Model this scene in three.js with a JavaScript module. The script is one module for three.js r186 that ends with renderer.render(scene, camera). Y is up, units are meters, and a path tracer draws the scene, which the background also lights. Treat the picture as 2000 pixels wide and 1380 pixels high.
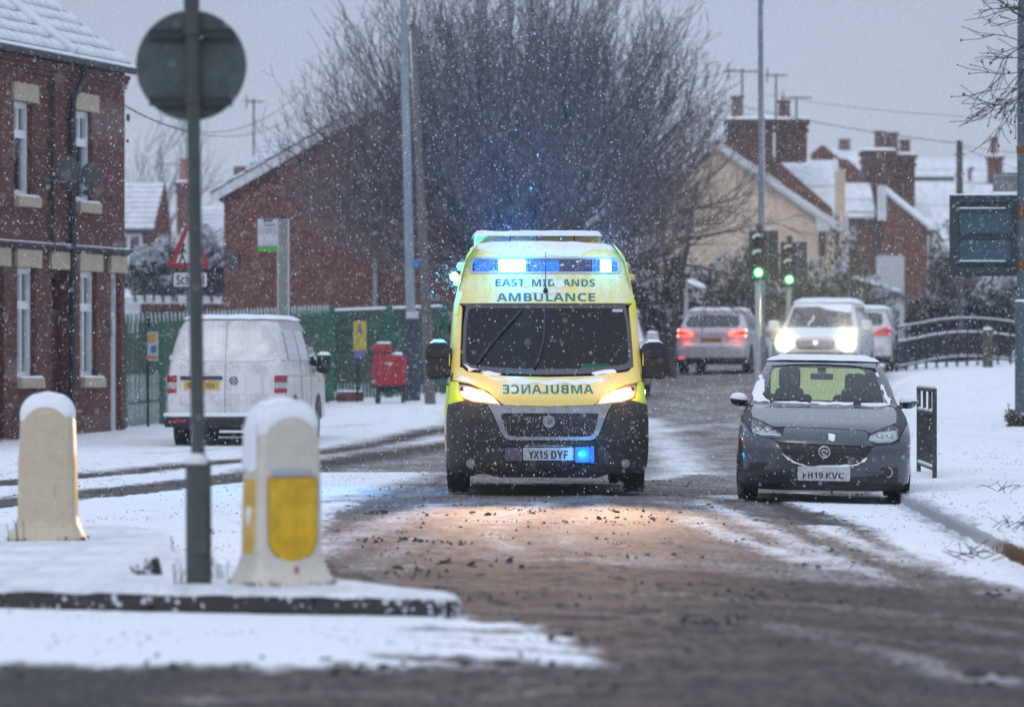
import * as THREE from 'three';
import { mergeGeometries, mergeVertices, toCreasedNormals } from 'three/addons/utils/BufferGeometryUtils.js';
import { FontLoader } from 'three/addons/loaders/FontLoader.js';
import { ImprovedNoise } from 'three/addons/math/ImprovedNoise.js';
import { RoundedBoxGeometry } from 'three/addons/geometries/RoundedBoxGeometry.js';

// ---------------------------------------------------------------- camera, sky, sun, exposure
const EYE = 1.3, FPX = 10000, HORIZON = 720;          // eye height; focal length and horizon in photograph pixels
const scene = new THREE.Scene();
const camera = new THREE.PerspectiveCamera(2 * Math.atan(690 / FPX) * 180 / Math.PI, 2000 / 1380, 0.5, 2000);
camera.position.set(0, EYE, 0);
camera.rotation.x = Math.atan((HORIZON - 690) / FPX);
camera.focus = 52; camera.userData.fStop = 2.9;

const renderer = new THREE.WebGLRenderer({ antialias: true });
renderer.toneMapping = THREE.LinearToneMapping;
renderer.toneMappingExposure = 1.06;
renderer.shadowMap.enabled = true;

{ // overcast dusk sky: brighter towards the zenith, a pale snowy band low down
  const sky0 = new ImprovedNoise(), W = 512, H = 256, d = new Float32Array(W * H * 4);
  for (let r = 0; r < H; r++) {
    const el = ((r + 0.5) / H - 0.5) * Math.PI, s = Math.max(0, Math.sin(el));
    const low = Math.exp(-Math.pow(Math.max(0, el) / 0.05, 1.3));
    for (let c = 0; c < W; c++) {
      const cl = 1 + 0.06 * sky0.noise(Math.cos(c / W * 6.283) * 5, Math.sin(c / W * 6.283) * 5, r * 0.35) + 0.04 * sky0.noise(Math.cos(c / W * 6.283) * 14, Math.sin(c / W * 6.283) * 14, r * 0.8), v = (0.36 + 0.58 * s) * cl;
      const o = (r * W + c) * 4, k = 1 + 0.02 * Math.sin(c / W * 2 * Math.PI + 1);
      d[o] = (v * 0.92 + low * 0.25) * k; d[o + 1] = (v * 1.06 + low * 0.265) * k; d[o + 2] = (v * 1.36 + low * 0.28) * k; d[o + 3] = 1;
    }
  }
  const t = new THREE.DataTexture(d, W, H, THREE.RGBAFormat, THREE.FloatType);
  t.mapping = THREE.EquirectangularReflectionMapping; t.magFilter = THREE.LinearFilter; t.needsUpdate = true;
  scene.background = t; scene.environment = t;
}
const sun = new THREE.DirectionalLight(new THREE.Color(1.0, 0.97, 0.93), 0.5);
sun.position.set(-20, 60, 15); sun.target.position.set(0, 0, -60); sun.shadow.radius = 40; sun.castShadow = true;
Object.assign(sun.shadow.camera, { left: -60, right: 60, top: 60, bottom: -60, near: 1, far: 250 });
scene.add(sun, sun.target);
scene.fog = new THREE.FogExp2(new THREE.Color(0.80, 0.88, 1.0), 0.00055);

// ---------------------------------------------------------------- helpers
let seed = 7;
const rng = (s) => () => { s = (s + 0x6d2b79f5) | 0; let t = Math.imul(s ^ (s >>> 15), 1 | s); t = (t + Math.imul(t ^ (t >>> 7), 61 | t)) ^ t; return ((t ^ (t >>> 14)) >>> 0) / 4294967296; };
const R0 = rng(11), rr = (a, b, f = R0) => a + (b - a) * f();
const clamp = (x, a = 0, b = 1) => Math.min(b, Math.max(a, x)), lerp = (a, b, t) => a + (b - a) * t;
const sstep = (a, b, x) => { const t = clamp((x - a) / (b - a)); return t * t * (3 - 2 * t); };
const PN = new ImprovedNoise(), noise = (x, y, z = 0.37) => PN.noise(x, y, z);
const fbm = (x, y, o = 4, z = 0.37) => { let v = 0, a = 0.5; for (let i = 0; i < o; i++) { v += a * PN.noise(x, y, z + i * 7.1); x *= 2.03; y *= 2.03; a *= 0.5; } return v; };
const rad = (d) => d * Math.PI / 180;
const V = (x, y, z) => new THREE.Vector3(x, y, z);
// the terrain: level as far as the junction, then a rise up the hill; a footway stands a kerb's height above the road on the right
const kerbX = (Z) => Z < 34 ? 3.45 - (34 - Z) * 0.02 : Z < 50 ? lerp(3.45, 3.86, (Z - 34) / 16) : Z < 60 ? lerp(3.86, 4.3, (Z - 50) / 10) : 4.3 + (Z - 60) * 0.083;
function G0(x, Z) {
  const t = Z - 70.5, ramp = 0.0205 * (t > 12 ? t : t < -12 ? 0 : (t + 12) * (t + 12) / 48);
  const far = Z > 140 ? 0.0205 * (140 - 70.5) + (Z - 140) * 0.002 : ramp;
  let y = far + 0.025 * clamp(x, -12, 14) * sstep(66, 100, Z);
  y -= 0.028 * clamp(x - 0.9, 0, 3.2) * sstep(20, 34, Z) * (1 - sstep(58, 70, Z));
  return y;
}
function G(x, Z) {
  let y = G0(x, Z);
  y += 0.13 * sstep(-0.03, 0.05, x - kerbX(Z)) * sstep(30, 33, Z) * (1 - sstep(112, 118, Z)) + 0.06 * sstep(0.1, 1.2, x - kerbX(Z)) * sstep(30, 36, Z) * (1 - sstep(112, 118, Z));
  return y;
}
const at = (px, py, Z) => V((px - 1000) * Z / FPX, EYE - (py - HORIZON) * Z / FPX, -Z);     // a point seen at a place in the photograph, at a chosen distance
const ax = (px, Z) => (px - 1000) * Z / FPX;
const ay = (py, Z) => EYE - (py - HORIZON) * Z / FPX;
function gp(px, py) { // where a point of the ground in the photograph lies: [x, Z]
  let Z = 40;
  for (let i = 0; i < 40; i++) Z = lerp(Z, (EYE - G0(ax(px, Z), Z)) * FPX / Math.max(8, py - HORIZON), 0.5);
  Z = clamp(Z, 10, 139);
  return [ax(px, Z), Z];
}

const used = {};
const numbered = (n) => { const k = used[n] = (used[n] ?? -1) + 1; return k ? n + '_' + String(k).padStart(3, '0') : n; };
function meta(o, label, category, group, kind) { if (label) o.userData.label = label; if (category) o.userData.category = category; if (group) o.userData.group = group; if (kind) o.userData.kind = kind; return o; }
function mesh(name, g, m, parent = scene) {
  if (Array.isArray(g)) g = merge(g);
  const o = new THREE.Mesh(g, m); o.name = parent === scene ? numbered(name) : name; o.castShadow = o.receiveShadow = true; parent.add(o); return o;
}
function thing(name, label, category, p = [0, 0, 0], turn = 0, group) {
  const o = new THREE.Group(); o.name = numbered(name); scene.add(o);
  if (p.isVector3) o.position.copy(p); else o.position.set(...p);
  o.rotation.y = turn; return meta(o, label, category, group);
}
function copyOf(o, label) { const c = o.clone(); c.name = numbered(o.name.replace(/_\d{3}$/, '')); scene.add(c); c.userData = { ...o.userData }; if (label) c.userData.label = label; return c; }
function merge(list) {
  const l = list.map((g) => { let h = g.index ? g.toNonIndexed() : g.clone(); for (const k of Object.keys(h.attributes)) if (!['position', 'normal', 'uv'].includes(k)) h.deleteAttribute(k); if (!h.attributes.uv) h.setAttribute('uv', new THREE.BufferAttribute(new Float32Array(h.attributes.position.count * 2), 2)); if (!h.attributes.normal) h.computeVertexNormals(); return h; });
  return mergeGeometries(l);
}
const T = (g, x = 0, y = 0, z = 0, rx = 0, ry = 0, rz = 0) => { g = g.clone(); if (rx || ry || rz) g.applyMatrix4(new THREE.Matrix4().makeRotationFromEuler(new THREE.Euler(rx, ry, rz))); return g.translate(x, y, z); };
// boxes carry uv in metres
function box(w, h, d, x = 0, y = 0, z = 0, r = 0) {
  const g = r ? new RoundedBoxGeometry(w, h, d, 2, Math.min(r, w / 2.01, h / 2.01, d / 2.01)) : new THREE.BoxGeometry(w, h, d);
  return metreUV(g).translate(x, y, z);
}
function metreUV(g) {
  if (g.index) g = g.toNonIndexed();
  const p = g.attributes.position, n = g.attributes.normal, uv = new Float32Array(p.count * 2);
  for (let i = 0; i < p.count; i++) {
    const X = Math.abs(n.getX(i)), Y = Math.abs(n.getY(i)), Z = Math.abs(n.getZ(i));
    if (Y > X && Y > Z) { uv[i * 2] = p.getX(i); uv[i * 2 + 1] = p.getZ(i); } else if (X > Z) { uv[i * 2] = p.getZ(i); uv[i * 2 + 1] = p.getY(i); } else { uv[i * 2] = p.getX(i); uv[i * 2 + 1] = p.getY(i); }
  }
  g.setAttribute('uv', new THREE.BufferAttribute(uv, 2)); return g;
}
const cyl = (r0, r1, h, n = 16, open = false) => new THREE.CylinderGeometry(r1, r0, h, n, 1, open).translate(0, h / 2, 0);   // r0 at the base
function tube(pts, r, n = 6, seg) { const c = new THREE.CatmullRomCurve3(pts.map((p) => p.isVector3 ? p : V(...p)), false, 'catmullrom', 0.3); return new THREE.TubeGeometry(c, seg ?? Math.max(2, pts.length * 4), r, n, false); }
function bar(a, b, r, n = 6, r2 = r) { // round bar between two points
  a = a.isVector3 ? a : V(...a); b = b.isVector3 ? b : V(...b); const d = b.clone().sub(a), L = d.length();
  const g = new THREE.CylinderGeometry(r2, r, L, n, 1); g.translate(0, L / 2, 0);
  g.applyQuaternion(new THREE.Quaternion().setFromUnitVectors(V(0, 1, 0), d.normalize())); return g.translate(a.x, a.y, a.z);
}
// a rounded polygon as a Shape
function poly(pts, r = 0) {
  const s = new THREE.Shape(), n = pts.length;
  if (!r) { s.setFromPoints(pts.map((p) => new THREE.Vector2(p[0], p[1]))); return s; }
  const out = [];
  for (let i = 0; i < n; i++) {
    const a = pts[(i + n - 1) % n], b = pts[i], c = pts[(i + 1) % n], rb = b[2] ?? r;
    const da = Math.hypot(a[0] - b[0], a[1] - b[1]), dc = Math.hypot(c[0] - b[0], c[1] - b[1]), k = Math.min(rb, da * 0.45, dc * 0.45);
    const p = [b[0] + (a[0] - b[0]) * k / da, b[1] + (a[1] - b[1]) * k / da], q = [b[0] + (c[0] - b[0]) * k / dc, b[1] + (c[1] - b[1]) * k / dc];
    for (let j = 0; j <= 4; j++) { const t = j / 4, u = 1 - t; out.push(new THREE.Vector2(u * u * p[0] + 2 * u * t * b[0] + t * t * q[0], u * u * p[1] + 2 * u * t * b[1] + t * t * q[1])); }
  }
  s.setFromPoints(out); return s;
}
const rect = (x0, y0, x1, y1, r = 0) => poly([[x0, y0], [x1, y0], [x1, y1], [x0, y1]], r);
const circ = (x, y, r, n = 20) => poly(Array.from({ length: n }, (_, i) => [x + r * Math.cos(i / n * 2 * Math.PI), y + r * Math.sin(i / n * 2 * Math.PI)]));
const flipX = (pts) => pts.map((p) => [-p[0], ...p.slice(1)]).reverse();
const extr = (s, d, bevel = 0) => { const g = new THREE.ExtrudeGeometry(s, { depth: d, bevelEnabled: bevel > 0, bevelThickness: bevel, bevelSize: bevel, bevelSegments: 2, curveSegments: 8 }); return g; };
// triangles cut up until no edge is longer than L once placed by f
function subdivide(tris, f, L, rounds = 7) {
  for (let k = 0; k < rounds; k++) {
    const out = []; let cut = false;
    const long = (a, b) => f(a).distanceTo(f(b)) > L, mid = (a, b) => [(a[0] + b[0]) / 2, (a[1] + b[1]) / 2];
    for (const [a, b, c] of tris) {
      const ab = long(a, b), bc = long(b, c), ca = long(c, a), n = ab + bc + ca;
      if (!n) { out.push([a, b, c]); continue; }
      cut = true;
      const p = mid(a, b), q = mid(b, c), r = mid(c, a);
      if (n === 3) out.push([a, p, r], [p, b, q], [r, q, c], [p, q, r]);
      else if (n === 1) { if (ab) out.push([a, p, c], [p, b, c]); else if (bc) out.push([a, b, q], [a, q, c]); else out.push([a, b, r], [r, b, c]); }
      else if (!ab) out.push([c, r, q], [a, b, q], [a, q, r]);
      else if (!bc) out.push([a, p, r], [p, b, c], [p, c, r]);
      else out.push([b, q, p], [a, p, q], [a, q, c]);
    }
    tris = out; if (!cut) break;
  }
  return tris;
}
// a flat shape laid on a curved surface: P(x, y, off) gives the point off metres above the surface
function drape(shape, P, off = 0.004, thick = 0.01, L = 0.07) {
  const shapes = Array.isArray(shape) ? shape : [shape], tris = [];
  for (const s of shapes) { const g = new THREE.ShapeGeometry(s, 8), p = g.attributes.position, ix = g.index.array; for (let i = 0; i < ix.length; i += 3) tris.push([0, 1, 2].map((k) => [p.getX(ix[i + k]), p.getY(ix[i + k])])); }
  const f = (a) => P(a[0], a[1], off), cut = subdivide(tris, f, L), key = (a) => Math.round(a[0] * 2e5) + ',' + Math.round(a[1] * 2e5);
  const idx = new Map(), pos = [], uv = [], index = [], count = new Map();
  const id = (a) => { const k = key(a); if (!idx.has(k)) { idx.set(k, pos.length / 3); const q = f(a); pos.push(q.x, q.y, q.z); uv.push(a[0], a[1]); } return idx.get(k); };
  const src = [];
  for (const t of cut) { const [i, j, k] = t.map((a) => { const n = id(a); src[n] = a; return n; }); if (i === j || j === k || k === i) continue; index.push(i, j, k); for (const [u, v] of [[i, j], [j, k], [k, i]]) { const r = v + '_' + u; if (count.has(r)) count.delete(r); else count.set(u + '_' + v, [u, v]); } }
  const top = new THREE.BufferGeometry(); top.setAttribute('position', new THREE.Float32BufferAttribute(pos, 3)); top.setAttribute('uv', new THREE.Float32BufferAttribute(uv, 2)); top.setIndex(index); top.computeVertexNormals();
  if (!thick) return top.toNonIndexed();
  const sp = [], su = [];
  for (const [u, v] of count.values()) {
    const a = f(src[u]), b = f(src[v]), c = P(src[u][0], src[u][1], off - thick), d = P(src[v][0], src[v][1], off - thick);
    for (const q of [a, c, b, b, c, d]) sp.push(q.x, q.y, q.z); for (const q of [src[u], src[u], src[v], src[v], src[u], src[v]]) su.push(q[0], q[1]);
  }
  const side = new THREE.BufferGeometry(); side.setAttribute('position', new THREE.Float32BufferAttribute(sp, 3)); side.setAttribute('uv', new THREE.Float32BufferAttribute(su, 2)); side.computeVertexNormals();
  return merge([top, side]);
}
// lettering
const font = await new FontLoader().loadAsync('fonts/droid/droid_sans_bold.typeface.json');
const fontR = await new FontLoader().loadAsync('fonts/droid/droid_sans_regular.typeface.json');
function words(text, x0, y0, x1, y1, f = font, mirror = false) { // shapes of the words, stretched to fill a box
  const sh = f.generateShapes(text, 1); let a = 1e9, b = -1e9, c = 1e9, d = -1e9;
  for (const s of sh) for (const p of s.getPoints(6)) { a = Math.min(a, p.x); b = Math.max(b, p.x); c = Math.min(c, p.y); d = Math.max(d, p.y); }
  const fx = (x) => { const t = (x - a) / (b - a); return lerp(x0, x1, mirror ? 1 - t : t); }, fy = (y) => lerp(y0, y1, (y - c) / (d - c));
  return sh.map((s) => { const { shape, holes } = s.extractPoints(6), m = (q) => { const r = q.map((p) => new THREE.Vector2(fx(p.x), fy(p.y))); return mirror ? r.reverse() : r; }; const n = new THREE.Shape(m(shape)); for (const h of holes) n.holes.push(new THREE.Path(m(h))); return n; });
}

// ---------------------------------------------------------------- textures and materials
function texture(w, h, f, srgb = false, repeat = true) {
  const d = new Uint8Array(w * h * 4);
  for (let y = 0; y < h; y++) for (let x = 0; x < w; x++) { const c = f(x, y, x / w, y / h), o = (y * w + x) * 4; if (typeof c === 'number') d[o] = d[o + 1] = d[o + 2] = clamp(c) * 255; else { d[o] = clamp(c[0]) * 255; d[o + 1] = clamp(c[1]) * 255; d[o + 2] = clamp(c[2]) * 255; } d[o + 3] = 255; }
  const t = new THREE.DataTexture(d, w, h); t.magFilter = THREE.LinearFilter; t.minFilter = THREE.LinearMipmapLinearFilter; t.generateMipmaps = true; if (repeat) t.wrapS = t.wrapT = THREE.RepeatWrapping; if (srgb) t.colorSpace = THREE.SRGBColorSpace; t.needsUpdate = true; return t;
}
// noise that tiles: values on a torus
const tile = (u, v, k, s = 0) => { const a = u * 2 * Math.PI, b = v * 2 * Math.PI, r = k / (2 * Math.PI); return PN.noise(Math.cos(a) * r + s, Math.sin(a) * r + s * 1.7, Math.cos(b) * r + 3.1 * Math.sin(b) * r * 0.33 + s) ; };
const scaled = (t, s, s2 = s) => { const c = t.clone(); c.repeat.set(1 / s, 1 / s2); c.needsUpdate = true; return c; };
const lin = (c) => { c = c / 255; return c <= 0.04045 ? c / 12.92 : Math.pow((c + 0.055) / 1.055, 2.4); };
const C = (r, g, b) => new THREE.Color().setRGB(r, g, b);
const std = (c, rough = 0.8, o = {}) => new THREE.MeshStandardMaterial({ color: Array.isArray(c) ? C(...c) : C(c, c, c), roughness: rough, ...o });
const phy = (c, rough = 0.5, o = {}) => new THREE.MeshPhysicalMaterial({ color: Array.isArray(c) ? C(...c) : C(c, c, c), roughness: rough, ...o });
const glow = (c, k, base = 0.05) => new THREE.MeshStandardMaterial({ color: C(base, base, base), emissive: C(...c), emissiveIntensity: k, roughness: 0.4 });
const grainT = texture(256, 256, (x, y, u, v) => 0.5 + 0.35 * tile(u, v, 60, 3) + 0.35 * tile(u, v, 24, 9) + 0.2 * tile(u, v, 110, 5));
const blotT = texture(256, 256, (x, y, u, v) => { const n = 0.82 + 0.22 * tile(u, v, 8, 2) + 0.14 * tile(u, v, 26, 4) + 0.08 * tile(u, v, 70, 8); return [n, n, n]; });
// bricks: 4 x 12 bricks, 0.9 m x 0.9 m, each with its own tone
const brickTone = Array.from({ length: 400 }, () => R0());
function brickTex(bump, snowy) {
  return texture(512, 512, (x, y, u, v) => {
    const row = Math.floor(v * 12), fx = u * 4 + (row % 2) * 0.5, col = Math.floor(fx) % 4, a = fx - Math.floor(fx), b = v * 12 - row;
    const mortar = a < 0.045 || a > 0.955 || b < 0.12 || b > 0.88, t = 0.3 + 0.4 * brickTone[row * 7 + col * 3], n = tile(u, v, 60, 5) * 0.3 + tile(u, v, 14, 2) * 0.25;
    if (bump) return mortar ? 0.15 : 0.75 + n * 0.4;
    if (snowy && !mortar && b < 0.2 && tile(u, v, 30, 8) > 0.05) return [0.85, 0.87, 0.9];
    if (mortar) return [0.36 + n * 0.1, 0.27 + n * 0.1, 0.25 + n * 0.1];
    const k = 0.62 + 0.75 * t + n; return [0.46 * k, 0.265 * k + 0.03 * t, 0.205 * k + 0.03 * t];
  }, !bump);
}
const brickC = brickTex(false), brickB = brickTex(true);
function brickMat(tint = [1, 1, 1]) { return std(tint, 0.9, { map: scaled(brickC, 0.9), bumpMap: scaled(brickB, 0.9), bumpScale: 0.008 }); }
const dirtT = texture(512, 512, (x, y, u, v) => { const a = tile(u, v, 5, 2) + 0.6 * tile(u, v, 14, 4) + 0.45 * tile(u, v, 42, 6), b = tile(u, v, 120, 9); const k = clamp(0.42 + 0.55 * a + 0.25 * b); return [0.22 + 0.78 * k, 0.22 + 0.76 * k, 0.22 + 0.74 * k]; });
const stainT = texture(256, 256, (x, y, u, v) => { const k = clamp(0.93 + 0.10 * tile(u, v, 6, 3) + 0.10 * tile(u * 1, v, 30, 8) - 0.5 * Math.max(0, tile(u, v, 46, 5) - 0.36)); return [k, k * 0.985, k * 0.96]; });
const M = {
  snow: std([0.86, 0.88, 0.91], 0.75, { map: scaled(blotT, 1.7), bumpMap: scaled(grainT, 0.35), bumpScale: 0.006 }),
  snowSoft: std([0.86, 0.88, 0.91], 0.8, { bumpMap: scaled(grainT, 0.12), bumpScale: 0.002 }),
  brick: brickMat([0.95, 0.92, 0.92]), brickDark: brickMat([0.72, 0.65, 0.62]), brickSoot: brickMat([0.55, 0.47, 0.47]), brickRed: brickMat([0.9, 0.8, 0.78]),
  stone: std([0.56, 0.47, 0.34], 0.85, { map: scaled(blotT, 0.8), bumpMap: scaled(grainT, 0.3), bumpScale: 0.004 }),
  cream: std([0.82, 0.64, 0.47], 0.9, { map: scaled(blotT, 2.3), bumpMap: scaled(grainT, 0.2), bumpScale: 0.006 }),
  slate: std([0.06, 0.06, 0.07], 0.7, { map: scaled(blotT, 0.9) }),
  white: std([0.72, 0.73, 0.74], 0.45, { map: scaled(blotT, 1.3) }),
  pvc: std([0.75, 0.77, 0.78], 0.35),
  black: std([0.018, 0.018, 0.02], 0.55),
  grimy: std([0.062, 0.053, 0.049], 0.55, { map: scaled(dirtT, 1.1), bumpMap: scaled(grainT, 0.05), bumpScale: 0.0006 }),
  plastic: std([0.016, 0.0145, 0.0145], 0.5, { map: scaled(blotT, 0.7), bumpMap: scaled(grainT, 0.05), bumpScale: 0.0006 }),
  rubber: std([0.016, 0.016, 0.017], 0.85, { bumpMap: scaled(grainT, 0.05), bumpScale: 0.002 }),
  gloss: phy([0.012, 0.012, 0.014], 0.15, { clearcoat: 1, clearcoatRoughness: 0.1 }),
  chrome: std([0.62, 0.63, 0.66], 0.28, { metalness: 1 }),
  silver: std([0.45, 0.46, 0.48], 0.38, { metalness: 0.7 }),
  galv: std([0.33, 0.36, 0.39], 0.6, { metalness: 0.35, map: scaled(blotT, 0.5), bumpMap: scaled(grainT, 0.1), bumpScale: 0.001 }),
  glass: phy([0.86, 0.92, 0.9], 0.03, { transmission: 1, thickness: 0, ior: 1.5, transparent: false }),
  darkGlass: phy([0.018, 0.022, 0.025], 0.06, { clearcoat: 0.6, clearcoatRoughness: 0.03 }),
  winGlass: phy([0.05, 0.06, 0.065], 0.05, { map: scaled(blotT, 0.9), clearcoat: 1, clearcoatRoughness: 0.02 }),
  iron: std([0.025, 0.026, 0.028], 0.6, { metalness: 0.2 }),
  wood: std([0.16, 0.13, 0.10], 0.9, { map: scaled(blotT, 0.25, 1.6), bumpMap: scaled(grainT, 0.05, 0.6), bumpScale: 0.003 }),
  plate: std([0.62, 0.63, 0.64], 0.4, { map: scaled(blotT, 0.3) }),
  plateY: std([0.72, 0.46, 0.03], 0.4, { map: scaled(blotT, 0.3) }),
  ink: std([0.012, 0.012, 0.014], 0.5),
  dish: std([0.06, 0.065, 0.07], 0.6, { map: scaled(blotT, 0.3) }),
};
// snow lying on a level strip: a cushion with an uneven rounded edge
function cushion(w, d, h, x = 0, y = 0, z = 0, s = 1) {
  const nx = Math.max(4, Math.min(90, Math.round(w / 0.05))), nz = Math.max(3, Math.min(60, Math.round(d / 0.05))), g = new THREE.PlaneGeometry(w, d, nx, nz).rotateX(-Math.PI / 2), p = g.attributes.position, q = Math.min(w, d) * 0.5;
  const soft = Math.min(q, h * 1.6);
  for (let i = 0; i < p.count; i++) {
    const X = p.getX(i), Z = p.getZ(i), e = Math.min(w / 2 - Math.abs(X), d / 2 - Math.abs(Z)), k = Math.sqrt(Math.max(0, 1 - Math.pow(1 - clamp(e / soft), 2)));
    const edge = e < 1e-6, j = 1 + 0.35 * noise(X * 2.3 + s * 9, Z * 2.3, s) + 0.2 * noise(X * 9 + s, Z * 9, s);
    p.setXYZ(i, X * (edge ? 1 + 0.012 * noise(X * 7, Z * 7, s) : 1), edge ? -0.004 : h * k * j, Z);
  }
  g.computeVertexNormals(); return metreUV(g).translate(x, y, z);
}
// ---------------------------------------------------------------- the ground: slush, tyre tracks and lying snow
function coverMap(x0, x1, z0, z1, N, base, draw) { // how much snow lies, drawn from above on a canvas
  const cv = document.createElement('canvas'); cv.width = cv.height = N; const c = cv.getContext('2d');
  const g = (v) => `rgb(${Math.round(v * 255)},${Math.round(v * 255)},${Math.round(v * 255)})`;
  const X = (x) => (x - x0) / (x1 - x0) * N, Y = (z) => (z - z0) / (z1 - z0) * N;
  c.fillStyle = g(base); c.fillRect(0, 0, N, N);
  const path = (pts, close) => { c.beginPath(); pts.forEach((p, i) => i ? c.lineTo(X(p[0]), Y(p[1])) : c.moveTo(X(p[0]), Y(p[1]))); if (close) c.closePath(); };
  draw({
    area: (pts, v) => { path(pts, true); c.fillStyle = g(v); c.fill(); },
    line: (pts, v, w) => { // width in metres across, drawn as a band
      const L = [], Rr = []; for (let i = 0; i < pts.length; i++) { const a = pts[Math.max(0, i - 1)], b = pts[Math.min(pts.length - 1, i + 1)], dx = b[0] - a[0], dz = b[1] - a[1], l = Math.hypot(dx, dz) || 1, k = (Array.isArray(w) ? lerp(w[0], w[1], i / (pts.length - 1)) : w) / 2; L.push([pts[i][0] - dz / l * k, pts[i][1] + dx / l * k]); Rr.push([pts[i][0] + dz / l * k, pts[i][1] - dx / l * k]); }
      path([...L, ...Rr.reverse()], true); c.fillStyle = g(v); c.fill();
    },
  });
  const d = c.getImageData(0, 0, N, N).data, m = new Float32Array(N * N); for (let i = 0; i < N * N; i++) m[i] = d[i * 4] / 255;
  // soften a little in both directions
  const blur = (r, sx, sy) => { const o = new Float32Array(N * N); for (let y = 0; y < N; y++) for (let x = 0; x < N; x++) { let s = 0; for (let k = -r; k <= r; k++) s += m[clamp(y + k * sy, 0, N - 1) * N + clamp(x + k * sx, 0, N - 1)]; o[y * N + x] = s / (2 * r + 1); } m.set(o); };
  blur(5, 1, 0); blur(3, 0, 1);
  return (x, z) => m[clamp(Math.floor(Y(z)), 0, N - 1) * N + clamp(Math.floor(X(x)), 0, N - 1)];
}
const P = (...pts) => pts.map((p) => gp(p[0], p[1]));
const smooth = (pts, n = 8) => new THREE.CatmullRomCurve3(pts.map((p) => V(p[0], 0, p[1]))).getPoints(pts.length * n).map((p) => [p.x, p.z]);
const NEAR = [-10, 10, 12, 64], FAR = [-26, 26, 64, 142];
const nearCover = coverMap(...NEAR, 1024, 0.30, (d) => {
  d.area([[-10, 12], [10, 12], [10, 26.8], [-10, 26.8]], 0.05);
  d.area([...P([560, 1150], [640, 1085], [1100, 1100], [1750, 1150], [2400, 1190]), [12, 22], [-0.5, 22]], 0.05);
  d.area([...P([640, 1100], [640, 1010], [760, 972], [1000, 968], [1500, 985], [1750, 1060], [1800, 1120], [1300, 1090])], 0.19);
  // the snowed-over left of the road and the traffic island
  d.area([...P([-900, 1008], [0, 998], [150, 978], [400, 938], [640, 908], [800, 885], [872, 880], [850, 915], [780, 950], [715, 975], [660, 995], [625, 1030], [610, 1090], [640, 1150]), [-0.9, 27.6], [-0.3, 26.5], [-10, 27], [-10, 40]], 0.93);
  d.area([...P([-900, 960], [-900, 912], [0, 905], [300, 880], [640, 862], [868, 830], [872, 882], [640, 910], [400, 940], [150, 980], [0, 1000], [-900, 1010])], 0.9);
  d.line(P([640, 985], [760, 955], [860, 925]), 0.55, 0.3);
  d.line(smooth(P([-300, 972], [0, 946], [320, 915], [640, 884], [868, 838], [960, 822])), 0.12, 0.72);
  d.line(smooth(P([-300, 1015], [0, 984], [320, 952], [640, 906], [868, 871], [960, 860])), 0.12, 1.0);
  d.line(P([-200, 914], [0, 907], [150, 899], [290, 889]), 0.15, 0.12);
  // snow in front of the island
  d.area([...P([-900, 1186], [872, 1200], [930, 1212], [1000, 1222], [1090, 1247], [1150, 1280], [1180, 1306], [1100, 1310], [1040, 1296], [960, 1312], [860, 1303], [760, 1313], [680, 1300], [560, 1309], [420, 1303], [250, 1311], [120, 1300], [-900, 1310])], 1);
  d.line(smooth(P([330, 1368], [600, 1355], [900, 1362], [1150, 1350])), 0.45, 0.14);
  d.line(smooth(P([1170, 1300], [1300, 1312], [1420, 1318])), 0.5, 0.16);
  // right of the road: kerb side
  d.area([...P([1385, 972], [1480, 985], [1580, 1000], [1650, 1012], [1700, 1038], [1760, 1076], [1830, 1108], [1900, 1135], [2000, 1157], [2300, 1215], [2500, 1240]), [12, 24], [12, 64], [4.4, 64], [3.9, 52], [3.2, 56]], 0.92);
  d.line(P([1755, 985], [1820, 1022], [1900, 1062]), 0.3, 0.10);
  const tr = rng(61); // a fan of wheel tracks swinging out of the junction
  for (let i = 0; i < 46; i++) { const u = tr(), v = (tr() - 0.5) * 0.25, w = 0.05 + 0.16 * tr(), tone = tr() < 0.58 ? 0.03 + 0.10 * tr() : 0.34 + 0.22 * tr(), side = tr() < 0.62; d.line(smooth(side ? P([1300 + 230 * u, 978], [1370 + 230 * u, 1010 + 10 * v], [1500 + 200 * u, 1060 + 30 * u], [1700 + 160 * u, 1120 + 26 * (u + v)], [2050, 1185 + 50 * (u + v)]) : P([900 + 330 * u, 982], [830 + 260 * u, 1010 + 30 * v], [740 + 220 * u, 1045 + 40 * v], [640 + 120 * u, 1085 + 60 * u])), tone, w); }
  for (let i = 0; i < 26; i++) { const y0 = 1120 + 190 * tr(), k = tr(); d.line(smooth(P([640 + 500 * k, y0], [1000 + 500 * k, y0 + 14], [1500 + 400 * k, y0 + 40 + 30 * k], [2200, y0 + 90 + 50 * k])), tr() < 0.6 ? 0.05 : 0.26, 0.05 + 0.12 * tr()); }
  // ridges and streaks of paler slush along the wheel tracks
  d.line(smooth(P([1395, 985], [1480, 1015], [1560, 1060], [1650, 1100], [1760, 1135])), 0.72, [0.36, 0.12]);
  d.line(smooth(P([1600, 1030], [1700, 1075], [1780, 1110])), 0.75, [0.3, 0.12]);
  d.line(smooth(P([1330, 1010], [1420, 1050], [1520, 1080], [1620, 1115])), 0.72, [0.25, 0.1]);
  d.line(smooth(P([1500, 1228], [1640, 1258], [1760, 1285], [1850, 1318], [1990, 1340])), 0.62, [0.05, 0.14]);
  d.line(smooth(P([1090, 985], [1010, 1010], [960, 1040], [1010, 1085])), 0.42, 0.2);
  d.line(smooth(P([1180, 985], [1120, 1020], [1100, 1050], [1110, 1075])), 0.4, 0.16);
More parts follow.
